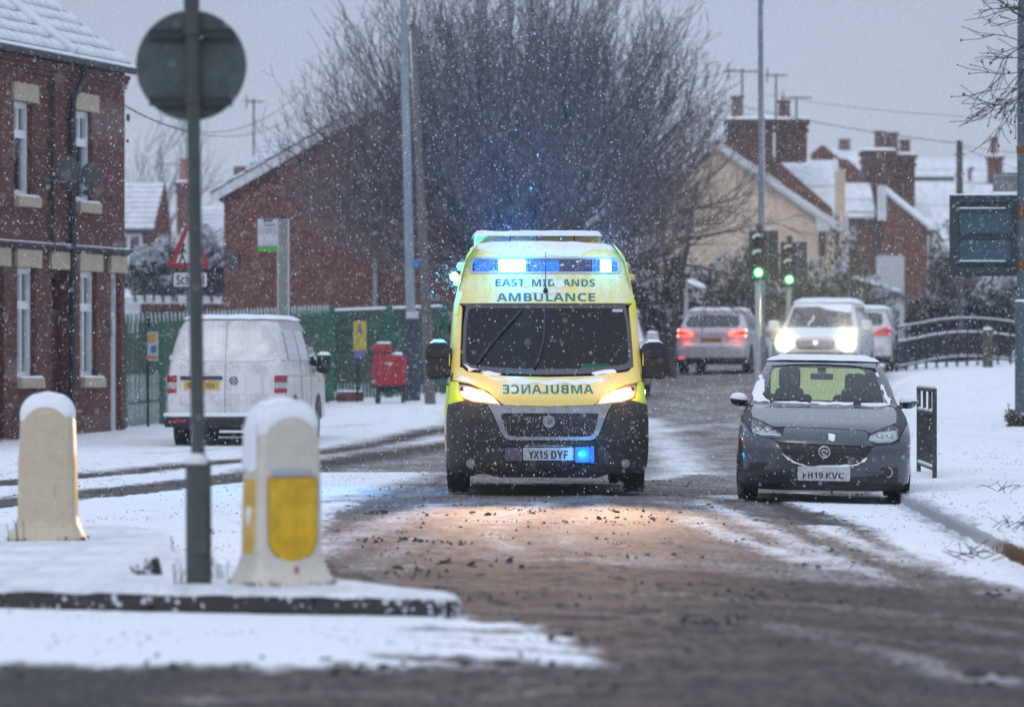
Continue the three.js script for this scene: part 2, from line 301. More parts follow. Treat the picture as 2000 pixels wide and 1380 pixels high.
  d.line(smooth(P([1300, 990], [1330, 1030], [1420, 1075], [1560, 1105])), 0.22, 0.25);
  d.line(smooth(P([1430, 985], [1560, 1040], [1680, 1090], [1850, 1150])), 0.2, 0.3);
  d.line(smooth(P([860, 985], [780, 1010], [680, 1050], [640, 1090])), 0.5, 0.25);
  d.line(smooth(P([940, 990], [860, 1030], [760, 1060], [660, 1100])), 0.2, 0.25);
  d.line(smooth(P([1275, 940], [1360, 900], [1440, 860])), 0.7, 0.35); d.line(smooth(P([1270, 900], [1340, 870], [1440, 826])), 0.22, 0.5);
});
const farCover = coverMap(...FAR, 1024, 0.36, (d) => {
  d.area([[-26, 60], [-26, 142], [1, 142], [2.4, 128], ...P([1300, 742], [1270, 752], [1100, 775], [870, 800], [870, 838], [760, 850], [640, 866], [300, 897], [0, 925])], 0.95);
  d.area([...P([0, 1000], [640, 912], [872, 880], [880, 812], [700, 850], [300, 885], [0, 905])], 0.9);
  d.line(smooth(P([0, 946], [320, 915], [640, 884], [868, 838], [960, 822])), 0.12, 0.72);
  d.line(smooth(P([0, 984], [320, 952], [640, 906], [868, 871], [960, 860])), 0.12, 1.0);
  d.line(P([290, 889], [330, 885], [440, 878]), 0.15, 0.12); d.line(P([640, 838], [706, 831]), 0.05, 0.12);
  d.area([[26, 60], [26, 142], [6, 142], [9.2, 124], [7.6, 104], [5.8, 80], [4.5, 64], [4.2, 60]], 0.95);
  d.line(smooth(P([1255, 818], [1330, 790], [1400, 765], [1500, 738])), 0.85, [0.4, 0.6]);
  d.line(smooth(P([1255, 872], [1340, 838], [1440, 800], [1500, 780])), 0.62, 0.26);
  d.line(smooth(P([1290, 765], [1380, 752], [1460, 735])), 0.7, 0.4);
});
const cover = (x, Z) => Z < 63 ? nearCover(x, Z) : farCover(x, Z);
const islandPts = [[-0.34, 26.32], [-0.30, 26.6], [-0.55, 27.2], [-1.05, 28.4], [-1.7, 30.4], [-2.2, 33], [-2.45, 36.5], [-3.0, 38.2], [-4.4, 38.4], [-6.2, 33], [-7.2, 29.2], [-7.2, 28.9], [-4, 27.9], [-2.74, 27.32]];
function roughCover(x, Z) { // cover with ragged, clotted edges, and the height of what lies
  const wx = x + 0.16 * fbm(x * 3.1, Z * 0.9, 3) + 0.09 * noise(x * 14, Z * 4) + 0.04 * noise(x * 40, Z * 11), wz = Z + 0.7 * fbm(x * 1.2 + 9, Z * 0.5, 3) + 0.22 * noise(x * 9, Z * 3 + 5) + 0.08 * noise(x * 30, Z * 8);
  return cover(wx, wz);
}
function groundTex(b, N) {
  const [x0, x1, z0, z1] = b, fine = 1;
  const t = texture(N, N, (i, j) => {
    const x = lerp(x0, x1, (i + 0.5) / N), Z = lerp(z0, z1, (j + 0.5) / N);
    const c = roughCover(x, Z), n1 = fbm(x * 2.2, Z * 0.8, 4, 5.2), n2 = noise(x * 23, Z * 9, 1.1), n3 = noise(x * 61, Z * 24, 2.1), hash = (Math.imul(i * 73856093 ^ j * 19349663, 2654435761) >>> 0) / 4294967296;
    let s = c + 0.34 * n1 * (1 - Math.abs(c - 0.5)) + (0.16 * n2 + 0.13 * n3) * (c < 0.85 ? 1 : 0.35) + (hash - 0.5) * 0.1;
    s = clamp(s);
    // grit thrown on the snow, lumps of wet slush
    if (c > 0.7 && n3 > 0.44 + (c - 0.7) * 0.5 + 0.1 * n1) s *= 0.45;
    const wet = sstep(0.10, 0.0, s), k = sstep(0.12, 0.95, s), kk = k * 0.75 + 0.25 * k * k, m = 0.9 + 0.25 * n2 + 0.2 * n3;
    const n4 = fbm(x * 1.1 - Z * 0.3, Z * 3.1, 4, 9.1), dk = clamp(1 + 0.75 * n4 + 0.25 * n2, 0.5, 1.5) * (0.62 + 0.38 * sstep(0.04, 0.26, c));
    const slush = [0.118 * m - 0.048 * wet, 0.097 * m - 0.04 * wet, 0.082 * m - 0.034 * wet].map((v) => v * dk), snow = [0.84, 0.86, 0.89];
    const q = [0, 1, 2].map((h) => lerp(slush[h], snow[h], kk * (0.96 + 0.06 * n3)));
    return q.map((v) => v <= 0.0031308 ? v * 12.92 : 1.055 * Math.pow(v, 1 / 2.4) - 0.055);
  }, true, false);
  return t;
}
const roughT = texture(256, 256, (x, y, u, v) => 0.62 + 0.25 * tile(u, v, 20, 3) + 0.2 * tile(u, v, 60, 7));
function lumps(x, Z) { // relief of snow and slush in metres
  const c = roughCover(x, Z), rough = 1 - sstep(0.72, 0.9, c);
  const a = 0.022 * c, n = 0.014 * fbm(x * 3.3, Z * 1.6, 3, 3.1) + 0.012 * noise(x * 11, Z * 7, 4.4) + 0.010 * Math.max(0, noise(x * 19, Z * 14, 6.1)) * 2;
  return a + n * (0.2 + 0.55 * rough) + 0.004 * rough * Math.max(0, fbm(x * 7, Z * 5, 2, 12.2)) * 2 + 0.012 * fbm(x * 0.7, Z * 0.5, 2, 8.8);
}
function sheet(b, nx, rows) {
  const [x0, x1, z0, z1] = b, pos = [], uv = [], idx = [];
  rows.forEach((Z) => { for (let i = 0; i <= nx; i++) { const x = lerp(x0, x1, i / nx); pos.push(x, G(x, Z) + lumps(x, Z), -Z); uv.push((x - x0) / (x1 - x0), (Z - z0) / (z1 - z0)); } });
  for (let j = 0; j + 1 < rows.length; j++) for (let i = 0; i < nx; i++) { const a = j * (nx + 1) + i, c = a + nx + 1; idx.push(a, a + 1, c, a + 1, c + 1, c); }
  const g = new THREE.BufferGeometry(); g.setAttribute('position', new THREE.Float32BufferAttribute(pos, 3)); g.setAttribute('uv', new THREE.Float32BufferAttribute(uv, 2)); g.setIndex(idx); g.computeVertexNormals(); return g;
}
{
  const rows = []; for (let Z = 12; Z < 64; Z *= 1.0036) rows.push(Z); rows.push(64);
  const rowsF = []; for (let Z = 64; Z < 142; Z += 0.3) rowsF.push(Z); rowsF.push(142);
  const bump = (s) => ({ bumpMap: scaled(grainT, s), bumpScale: 0.01 });
  const near = mesh('road', sheet(NEAR, 420, rows), phy([1, 1, 1], 0.78, { map: groundTex(NEAR, 2048), specularIntensity: 0.5 }));
  meta(near, 'slushy snow covered road junction with tyre tracks', null, null, 'structure');
  const far = mesh('road', sheet(FAR, 300, rowsF), phy([1, 1, 1], 0.9, { map: groundTex(FAR, 1536), specularIntensity: 0.3 }));
  meta(far, 'snowy road rising away uphill behind the ambulance', null, null, 'structure');
  // beyond and beside: one wide sheet of snow reaching the horizon, lower than the road where the road lies on it
  const pos = [], idx = [], xs = [-900, -300, -120, -60, -26, -18, -10, 0, 10, 18, 26, 60, 120, 300, 900], zs = [-400, -100, -20, 12, 30, 64, 70, 80, 100, 120, 142, 160, 200, 300, 500, 900, 1500];
  for (const Z of zs) for (const x of xs) { const inside = Math.abs(x) <= 26 && Z >= 12 && Z <= 142; pos.push(x, G(clamp(x, -26, 26), clamp(Z, 12, 600)) - (inside && !(Math.abs(x) === 26 && Z > 64) ? 0.5 : Z > 142 ? 0.0 : 0.05), -Z); }
  for (let j = 0; j + 1 < zs.length; j++) for (let i = 0; i + 1 < xs.length; i++) { const a = j * xs.length + i, c = a + xs.length; idx.push(a, a + 1, c, a + 1, c + 1, c); }
  const g = new THREE.BufferGeometry(); g.setAttribute('position', new THREE.Float32BufferAttribute(pos, 3)); g.setAttribute('uv', new THREE.Float32BufferAttribute(pos.flatMap((v, i) => i % 3 === 1 ? [] : [v]), 2)); g.setIndex(idx); g.computeVertexNormals();
  meta(mesh('ground', g, M.snow), 'open snow covered ground round the junction', null, null, 'structure');
}
{ // traffic island: kerb stones round a snow-covered top
  const isl = thing('traffic_island', 'low traffic island with dark kerb stones under a thick cover of snow', 'traffic island');
  const ctr = [-3.2, 31], pts = new THREE.CatmullRomCurve3(islandPts.map((p) => V(p[0], 0, p[1])), true, 'catmullrom', 0.12).getPoints(160);
  const kerbM = std([0.075, 0.068, 0.064], 0.9, { map: scaled(blotT, 0.22), bumpMap: scaled(grainT, 0.1), bumpScale: 0.006 });
  let acc = 0, start = 0;
  const H = 0.118;
  for (let i = 1; i <= 160; i++) { // stones about 0.9 m long, each a piece
    acc += pts[i].distanceTo(pts[i - 1]);
    if (acc > 0.86 || i === 160) {
      const seg = pts.slice(start, i + 1).map((p) => p.clone()), out = []; seg[0].lerp(seg[1], 0.05); seg[seg.length - 1].lerp(seg[seg.length - 2], 0.05);
      const inn = seg.map((p) => { const d = V(ctr[0] - p.x, 0, ctr[1] - p.z).normalize(); return p.clone().addScaledVector(d, 0.13); });
      const A = seg[0].clone().lerp(seg[1], 0.02), s = new THREE.Shape([...seg.map((p) => new THREE.Vector2(p.x, p.z)), ...inn.reverse().map((p) => new THREE.Vector2(p.x, p.z))]);
      const g = extr(s, H - 0.012, 0.006).rotateX(-Math.PI / 2).scale(1, 1, 1);
      g.translate(0, 0.006 + G(seg[0].x, seg[0].z) - 0.01, 0);
      mesh('kerb_stone', metreUV(g), kerbM, isl); start = i; acc = 0;
    }
  }
  { const r = rng(3), l = []; for (let i = 0; i < 5200; i++) { const u = r() * 160, k = Math.floor(u), a = pts[k], b = pts[Math.min(160, k + 1)], p = a.clone().lerp(b, u - k), s = 0.003 + 0.009 * Math.pow(r(), 2); if (noise(p.x * 2.2, p.z * 2.2) < 0.35 * r() - 0.22) continue; l.push(new THREE.IcosahedronGeometry(s, 0).scale(1 + 3 * r(), 0.6 + r(), 0.5).translate(p.x, 0.01 + 0.1 * Math.sqrt(r()), -p.z)); } mesh('snow_specks', l, M.snowSoft, isl).userData.kind = 'stuff'; }
  // the snow on top, hanging a little over the kerb
  const poly2 = pts.map((p) => [p.x, p.z]), inside = (x, z) => { let c = false; for (let i = 0, j = poly2.length - 1; i < poly2.length; j = i++) { const [xi, zi] = poly2[i], [xj, zj] = poly2[j]; if ((zi > z) !== (zj > z) && x < (xj - xi) * (z - zi) / (zj - zi) + xi) c = !c; } return c; };
  const pos = [], idx = [], K = 26, n = 480, ring = new THREE.CatmullRomCurve3(islandPts.map((p) => V(p[0], 0, p[1])), true, 'catmullrom', 0.12).getSpacedPoints(n).slice(0, n);
  for (let k = 0; k <= K; k++) for (let i = 0; i < n; i++) {
    const p = ring[i], D = Math.hypot(ctr[0] - p.x, ctr[1] - p.z), d0 = k < 8 ? -0.012 + 0.16 * (1 - Math.cos(k / 8 * Math.PI / 2)) : 0.148 + (D - 0.148) * Math.pow((k - 8) / (K - 8), 1.3), t = d0 / D;
    const x = lerp(p.x, ctr[0], t), z = lerp(p.z, ctr[1], t), e = k < 8 ? Math.sin(k / 8 * Math.PI / 2) : 1;
    pos.push(x, H - 0.006 + 0.012 * noise(x * 6, z * 6) * (1 - e) + 0.032 * e * (1 + 0.3 * noise(x * 1.7, z * 1.2)) + 0.004 * noise(x * 9, z * 6), -z);
  }
  for (let k = 0; k < K; k++) for (let i = 0; i < n; i++) { const a = k * n + i, b = k * n + (i + 1) % n; idx.push(a, a + n, b, b, a + n, b + n); }
  const g = new THREE.BufferGeometry(); g.setAttribute('position', new THREE.Float32BufferAttribute(pos, 3)); g.setIndex(idx); g.computeVertexNormals(); g.setAttribute('uv', new THREE.Float32BufferAttribute(pos.flatMap((v, i) => i % 3 === 1 ? [] : [v]), 2));
  if (g.attributes.normal.getY(n * 12) < 0) { const ix = g.index.array; for (let i = 0; i < ix.length; i += 3) { const q = ix[i]; ix[i] = ix[i + 1]; ix[i + 1] = q; } g.computeVertexNormals(); }
  mesh('snow', g, M.snow, isl);
}
{ // kerb stones along the footway on the right, nearly buried
  const k = thing('kerb', 'row of kerb stones half buried in snow along the right-hand footway', 'kerb');
  const kerbS = std([0.62, 0.63, 0.66], 0.9, { map: scaled(blotT, 0.3), bumpMap: scaled(grainT, 0.1), bumpScale: 0.01 }), kerbM = std([0.16, 0.12, 0.09], 0.9, { map: scaled(blotT, 0.3), bumpMap: scaled(grainT, 0.1), bumpScale: 0.006 });
  for (let Z = 31; Z < 60; Z += 0.92) { const x = kerbX(Z + 0.45), a = Math.atan2(kerbX(Z + 0.9) - kerbX(Z), 0.9); const b = box(0.12, 0.15, 0.9, 0, 0, 0, 0.012); mesh('kerb_stone', T(b, x + 0.045, G0(x - 0.1, Z) + 0.05 + rr(-0.004, 0.004), -Z - 0.45, 0, -a, 0), Z < 36 ? kerbM : kerbS, k); }
}
{ // clods of slush thrown up on the road
  const g = new THREE.IcosahedronGeometry(1, 1), p = g.attributes.position; for (let i = 0; i < p.count; i++) { const k = 1 + 0.45 * noise(p.getX(i) * 1.9 + 4, p.getY(i) * 1.9, p.getZ(i) * 1.9); p.setXYZ(i, p.getX(i) * k, p.getY(i) * k, p.getZ(i) * k); } g.computeVertexNormals();
  const r = rng(5), list = [];
  for (let i = 0; i < 26000 && list.length < 3200; i++) {
    const Z = 17 + 45 * Math.pow(r(), 0.75), x = lerp(-0.13 * Z - 1, 0.13 * Z + 1, r()), c = roughCover(x, Z);
    if (c > 0.62 && r() > 0.03) continue; if (fbm(x * 1.9, Z * 0.8, 2, 4) < 0.10) continue;
    const s = 0.003 + 0.008 * Math.pow(r(), 4); list.push([x, Z, s, c, r(), r()]);
  }
  for (const [px, py, n, w] of [[655, 0, 0, 0], [770, 1004, 9, .25], [900, 1006, 6, .3], [1290, 1018, 5, .1], [1170, 1013, 6, .3], [780, 1058, 14, .35], [930, 1100, 10, .25], [830, 1115, 6, .2], [1690, 1185, 6, .15], [1420, 1215, 8, .2], [1950, 1333, 8, .12], [1390, 1215, 8, .2], [1980, 1162, 7, .2], [1445, 1160, 5, .15], [700, 1308, 7, .2], [400, 1300, 6, .25], [1110, 1250, 4, .1], [990, 1300, 8, .2]]) { const [X, Z] = gp(px, py); for (let i = 0; i < n; i++) list.push([X + (r() - .5) * w * 2, Z + (r() - .5) * 0.8, 0.008 + 0.014 * r() * r(), -1, r(), r()]); }
  const im = new THREE.InstancedMesh(g, std([1, 1, 1], 0.7), list.length), m = new THREE.Matrix4(), q = new THREE.Quaternion(), e = new THREE.Euler();
  list.forEach(([x, Z, s, c, a, b], i) => { q.setFromEuler(e.set(a * 3, b * 6, a * 5)); m.compose(V(x, G(x, Z) + lumps(x, Z) + s * 0.2, -Z), q, V(s * (1 + a), s * 0.55, s * (1 + 2 * b))); im.setMatrixAt(i, m); const t = c < 0 ? 0.035 + 0.04 * a : 0.07 + 0.10 * b * b; im.setColorAt(i, C(t * 1.05, t * 0.97, t * 0.92)); });
  im.name = 'slush_clods'; im.castShadow = im.receiveShadow = true; meta(im, 'dark clods of dirty slush scattered over the road', null, null, 'stuff'); scene.add(im);
}

{ // grit thrown on to the lying snow
  const r = rng(15), g = new THREE.IcosahedronGeometry(1, 0), list = []; for (let i = 0; i < 30000 && list.length < 5200; i++) { const Z = 19 + 50 * Math.pow(r(), 0.8), x = lerp(-0.12 * Z - 0.6, 0.12 * Z + 0.6, r()), c = roughCover(x, Z); if (c < 0.7 || fbm(x * 0.9 + 3, Z * 0.4, 2, 14) < 0.16 * r() - 0.03) continue; list.push([x, Z, 0.002 + 0.005 * Math.pow(r(), 3)]); }
  const im = new THREE.InstancedMesh(g, std([0.13, 0.11, 0.095], 0.9), list.length), m = new THREE.Matrix4(), q = new THREE.Quaternion(); list.forEach(([x, Z, s], i) => { m.compose(V(x, G(x, Z) + lumps(x, Z) + s * 0.3, -Z), q, V(s * 1.6, s * 0.7, s * 1.6)); im.setMatrixAt(i, m); }); im.name = 'grit'; im.castShadow = im.receiveShadow = true; meta(im, 'fine dark grit and slush specks sprinkled over the snow', null, null, 'stuff'); scene.add(im);
}
// ---------------------------------------------------------------- the brick terrace on the left
{
  const h = thing('brick_terrace', 'red brick terraced house with stone lintels, white windows and satellite dishes on its drainpipe', 'house', [-6.64, 0, -87.7], rad(76.9));
  const uAt = (px) => { const k = (px - 1000) / 1e4; return (k * 87.7 + 6.64) / (0.227 - 0.974 * k); };
  const base = -0.2, eave = 6.42, far = 0, near = -13;
  const wins = [[uAt(26), uAt(62), 4.08, 5.6], [uAt(148), uAt(180), 4.08, 5.6], [uAt(33), uAt(68), 1.16, 2.93], [uAt(155), uAt(189), 1.16, 2.93]];
  const w0 = (wins[0][1] - wins[0][0] + wins[1][1] - wins[1][0] + wins[2][1] - wins[2][0]) / 3;
  const mid = (w) => (w[0] + w[1]) / 2; for (const w of wins) { const m = mid(w); w[0] = m - w0 / 2; w[1] = m + w0 / 2; }
  for (const k of [-1]) for (const w of wins.slice(0, 4)) wins.push([w[0] - 6.4, w[1] - 6.4, w[2], w[3]]);
  const doors = [[uAt(100), uAt(131), 0.15, 2.93], [uAt(216), uAt(236), 0.15, 2.93], [uAt(-22), uAt(7), 0.15, 2.93]];
  const sh = rect(near, base, far, eave); for (const w of wins) sh.holes.push(new THREE.Path(rect(w[0], w[2], w[1], w[3]).getPoints().reverse())); for (const d of doors) sh.holes.push(new THREE.Path(rect(d[0], d[2], d[1], d[3]).getPoints().reverse()));
  const wall = extr(sh, 0.24).translate(0, 0, -0.24);
  mesh('wall', [metreUV(wall), box(0.24, eave - base, 6, far - 0.12 - 0.003, (eave + base) / 2, -3.26), box(13, eave - base, 0.2, near / 2, (eave + base) / 2, -6.4)], M.brickDark, h);
  mesh('gable', metreUV(extr(poly([[-6.3, eave], [-0.003, eave], [-3.15, eave + 2.45]]), 0.22).rotateY(-Math.PI / 2)).translate(far - 0.01, 0, -6.36 + 6.3), M.brickDark, h);
  for (const w of wins) {
    const wd = new THREE.Group(); wd.name = 'window'; h.add(wd); const W = w[1] - w[0], H = w[3] - w[2], cx = mid(w), tr = w[2] + H * 0.66;
    mesh('frame', [box(0.09, H, 0.08, w[0] + 0.045, w[2] + H / 2, -0.13), box(0.09, H, 0.08, w[1] - 0.045, w[2] + H / 2, -0.13), box(W - 0.18, 0.1, 0.08, cx, w[3] - 0.05, -0.13), box(W - 0.18, 0.09, 0.08, cx, w[2] + 0.045, -0.13), box(W - 0.18, 0.13, 0.085, cx, tr, -0.127), box(0.07, w[3] - tr - 0.165, 0.07, cx, (w[3] + tr - 0.035) / 2, -0.13), ...(w[2] < 2 ? [box(0.07, tr - w[2] - 0.155, 0.07, cx, (tr + w[2] + 0.025) / 2, -0.13)] : [])], M.pvc, wd);
    for (const [a, b, c, d] of [[w[0] + 0.09, cx - 0.035, tr + 0.065, w[3] - 0.1], [cx + 0.035, w[1] - 0.09, tr + 0.065, w[3] - 0.1], ...(w[2] < 2 ? [[w[0] + 0.09, cx - 0.035, w[2] + 0.09, tr - 0.065], [cx + 0.035, w[1] - 0.09, w[2] + 0.09, tr - 0.065]] : [[w[0] + 0.09, w[1] - 0.09, w[2] + 0.09, tr - 0.065]])]) mesh('pane', box(b - a, d - c, 0.012, (a + b) / 2, (c + d) / 2, -0.15), M.glass, wd);
    mesh('curtain', [box(W * 0.3, H, 0.03, w[0] + W * 0.16, w[2] + H / 2, -0.34), box(W * 0.3, H, 0.03, w[1] - W * 0.16, w[2] + H / 2, -0.34)], std([0.33, 0.33, 0.32], 0.95), wd);
    mesh('lintel', box(W + 0.34, 0.29, 0.08, cx + 0.02, w[3] + 0.148, 0.02, 0.012), M.stone, h); mesh('sill', box(W + 0.24, 0.17, 0.14, cx + 0.1, w[2] - 0.088, 0.03, 0.015), M.stone, h);
    mesh('snow', cushion(W + 0.2, 0.1, 0.03, cx + 0.1, w[2] - 0.004, 0.05, w[0]), M.snowSoft, h);
  }
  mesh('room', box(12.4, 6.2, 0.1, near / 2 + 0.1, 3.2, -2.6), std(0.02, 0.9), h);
  mesh('floor', box(12.4, 0.2, 2.2, near / 2 + 0.1, 3.35, -1.4), std(0.05, 0.9), h);
  for (const [i, d] of doors.entries()) {
    const g = new THREE.Group(); g.name = 'door'; h.add(g); const W = d[1] - d[0], cx = (d[0] + d[1]) / 2, red = i === 1 ? M.pvc : std([0.10, 0.012, 0.016], 0.5);
    mesh('frame', [box(0.08, 2.78, 0.1, d[0] + 0.04, 1.54, -0.15), box(0.08, 2.78, 0.1, d[1] - 0.04, 1.54, -0.15), box(W - 0.16, 0.08, 0.1, cx, 2.89, -0.15), box(W - 0.16, 0.08, 0.1, cx, 2.22, -0.15)], i === 1 ? M.pvc : red, g);
    mesh('leaf', box(W - 0.16, 2.03, 0.05, cx, 1.165, -0.17, 0.01), i === 1 ? std([0.55, 0.56, 0.58], 0.4) : std([0.045, 0.012, 0.014], 0.5), g); mesh('pane', box(W - 0.16, 0.58, 0.012, cx, 2.555, -0.17), M.glass, g); mesh('handle', box(0.03, 0.14, 0.05, d[0] + 0.16, 1.1, -0.12, 0.01), M.chrome, g);
    mesh('lintel', box(W + 0.34, 0.29, 0.08, cx + 0.02, 3.078, 0.02, 0.012), M.stone, h); mesh('step', box(W + 0.3, 0.16, 0.3, cx, 0.1, 0.1, 0.02), M.stone, h);
  }
  mesh('string_course', [box(13.1, 0.06, 0.1, near / 2 + 0.05, 3.31, 0.05, 0.01), box(13.1, 0.05, 0.06, near / 2 + 0.05, 3.255, 0.03, 0.01)], std([0.05, 0.035, 0.035], 0.8), h); mesh('snow', cushion(13.1, 0.1, 0.02, near / 2 + 0.05, 3.338, 0.05, 2), M.snowSoft, h);
  for (let i = 0; i < 3; i++) mesh('corbel_course', box(13.06, 0.075, 0.03 + i * 0.03, near / 2 + 0.015, eave - 0.3 + i * 0.078, (0.03 + i * 0.03) / 2, 0.006), M.brickDark, h);
  // roof: courses of tiles, each step showing its dark edge under the snow
  const pitch = rad(38), L = 4.1, c0 = Math.cos(pitch), s0 = Math.sin(pitch), tileM = std([0.05, 0.042, 0.045], 0.8, { map: scaled(blotT, 0.6) });
  const up = (d, off = 0) => [eave + 0.02 + d * s0 + off * c0, 0.11 - d * c0 + off * s0];
  for (let i = 0; i < 11; i++) for (const [u0, u1, dd] of [[near, uAt(126) - 0.05, 0.12], [uAt(126) + 0.05, 0.1, 0]]) {
    const a = i * 0.365 - dd + (dd ? 0.12 : 0), [y, z] = up(a + 0.2, 0.02);
    mesh('tile_course', T(box(u1 - u0, 0.05, 0.42, 0, 0, 0, 0.01), (u0 + u1) / 2, y, z, pitch + 0.09, 0, 0), tileM, h);
    const [ys, zs] = up(a + 0.21, 0.055); mesh('snow', T(cushion(u1 - u0 + 0.02, 0.285, 0.03, 0, 0, -0.045, i + u0), (u0 + u1) / 2, ys, zs, pitch + 0.09, 0, 0), M.snow, h);
  }
  const [py0, pz0] = up(0.0, 0.08), [py1, pz1] = up(L, 0.12); mesh('party_ridge', [bar([uAt(126), py0, pz0], [uAt(126), py1, pz1], 0.11, 8)], M.snow, h);
  mesh('verge', bar([0.1, up(-0.02)[0], up(-0.02)[1]], [0.1, up(L)[0], up(L)[1]], 0.05, 6), tileM, h);
  mesh('back_roof', T(box(13.4, 0.08, 4.4, 0, 0, 0), near / 2 + 0.1, eave + 1.15, -4.75, -pitch, 0, 0), tileM, h);
  const gut = tube([[near, eave - 0.02, 0.15], [-6, eave - 0.02, 0.15], [0.12, eave - 0.02, 0.15]], 0.065, 8); mesh('gutter', gut, M.black, h); mesh('snow', tube([[near, eave + 0.035, 0.15], [-6, eave + 0.035, 0.15], [0.12, eave + 0.035, 0.15]], 0.05, 8, 60), M.snowSoft, h);
  const dp = uAt(132), up2 = uAt(146);
  const pipe = mesh('drainpipe', [tube([[up2, eave - 0.05, 0.15], [up2, eave - 0.3, 0.15], [dp, eave - 0.62, 0.1], [dp, eave - 0.85, 0.08]], 0.055, 8, 24), bar([dp, eave - 0.8, 0.08], [dp, 0.1, 0.08], 0.06, 10)], std([0.018, 0.02, 0.024], 0.5), h);
  mesh('bracket', [0.9, 2.2, 4.6, 5.4].map((y) => box(0.2, 0.05, 0.14, dp, y, 0.06, 0.01)), M.black, pipe);
  for (const [u, y, s] of [[uAt(72) - 0.25, 4.5, 1], [uAt(119) - 0.25, 4.44, 1]]) { // dishes on arms beside the pipe
    const d = new THREE.Group(); d.name = 'satellite_dish'; h.add(d); const g = new THREE.SphereGeometry(0.37, 24, 8, 0, Math.PI * 2, 0, 0.62).scale(0.85, 0.4, 1.08); g.rotateX(Math.PI / 2 - 0.25); g.rotateY(-1.25);
    mesh('reflector', T(g, u + 0.25, y, 0.52), M.dish, d); mesh('arm', [bar([u, y - 0.12, 0.05], [u + 0.1, y - 0.05, 0.5], 0.025), bar([u + 0.15, y - 0.3, 0.5], [u + 0.62, y - 0.34, 0.7], 0.015), box(0.1, 0.1, 0.12, u + 0.66, y - 0.33, 0.72, 0.03), bar([dp, y - 0.14, 0.1], [u, y - 0.12, 0.12], 0.02)], M.dish, d);
  }
  mesh('cable_clip', [box(0.05, 0.12, 0.05, 0.0, 5.6, 0.06), box(0.04, 0.05, 0.04, 0.0, 5.2, 0.05)], M.black, h); mesh('soil_pipe', bar([uAt(96), 3.2, 0.07], [uAt(96), eave - 0.4, 0.07], 0.045, 8), std([0.06, 0.03, 0.03], 0.6), h);
  mesh('entry_light', T(new THREE.SphereGeometry(0.07, 12, 8).scale(0.7, 2.2, 0.7), uAt(214), 2.0, 0.05), std([0.6, 0.6, 0.62], 0.4), h);
}

// ---------------------------------------------------------------- houses seen across the road
function pots(parent, cx, cz, y, n, gap, mat, r = 0.13, hh = 0.75) { for (let i = 0; i < n; i++) { const x = cx + (i - (n - 1) / 2) * gap; const p = mesh('chimney_pot', [T(cyl(r * 1.15, r, hh, 12), x, y, cz), T(cyl(r * 1.3, r * 1.3, 0.08, 12), x, y + hh - 0.06, cz), T(cyl(r * 1.3, r * 1.3, 0.08, 12), x, y + 0.06, cz)], mat, parent); } }
function stack(parent, x0, x1, y0, y1, z, d, mat, potsX, potM, potH = 0.8) {
  const c = mesh('chimney', [box(x1 - x0, y1 - y0, d, (x0 + x1) / 2, (y0 + y1) / 2, z), box(x1 - x0 + 0.12, 0.1, d + 0.12, (x0 + x1) / 2, y1 - 0.32, z), box(x1 - x0 + 0.16, 0.16, d + 0.16, (x0 + x1) / 2, y1 - 0.06, z)], mat, parent);
  mesh('snow', cushion(x1 - x0 + 0.16, d + 0.16, 0.08, (x0 + x1) / 2, y1 + 0.02, z, x0), M.snowSoft, c);
  for (const x of potsX) pots(c, x, z, y1, 1, 0, potM, 0.17, potH); return c;
}
// a roof slope with thickness, tile courses showing as steps, snow on top: a, b at the eave, c, d at the ridge (in the house's own axes)
function slope(parent, a, b, c, d, courses, mat, snowM = M.snow, th = 0.14) {
  const L = V(...a), Rr = V(...b), R2 = V(...c), L2 = V(...d), n = Rr.clone().sub(L).cross(L2.clone().sub(L)).normalize(); if (n.y < 0) n.negate();
  const g = (lo, hi, o0, o1, t) => { const p = [L.clone().lerp(L2, lo).addScaledVector(n, o0), Rr.clone().lerp(R2, lo).addScaledVector(n, o0), Rr.clone().lerp(R2, hi).addScaledVector(n, o1), L.clone().lerp(L2, hi).addScaledVector(n, o1)], q = p.map((v) => v.clone().addScaledVector(n, -t)), pos = []; const quad = (A, B, Cc, D) => [A, B, Cc, A, Cc, D].forEach((v) => pos.push(v.x, v.y, v.z)); quad(p[0], p[1], p[2], p[3]); quad(q[3], q[2], q[1], q[0]); for (let i = 0; i < 4; i++) { const j = (i + 1) % 4; quad(p[i], q[i], q[j], p[j]); } const G2 = new THREE.BufferGeometry(); G2.setAttribute('position', new THREE.Float32BufferAttribute(pos, 3)); G2.computeVertexNormals(); return metreUV(G2); };
  const r = mesh('roof', g(0, 1, 0, 0, th), mat, parent);
  const l = []; for (let i = 0; i < courses; i++) l.push(g(i / courses - (i ? 0.006 : 0.012), (i + 1) / courses - 0.012, 0.075 + 0.015, 0.055, 0.06)); mesh('snow', l, snowM, r); return r;
}
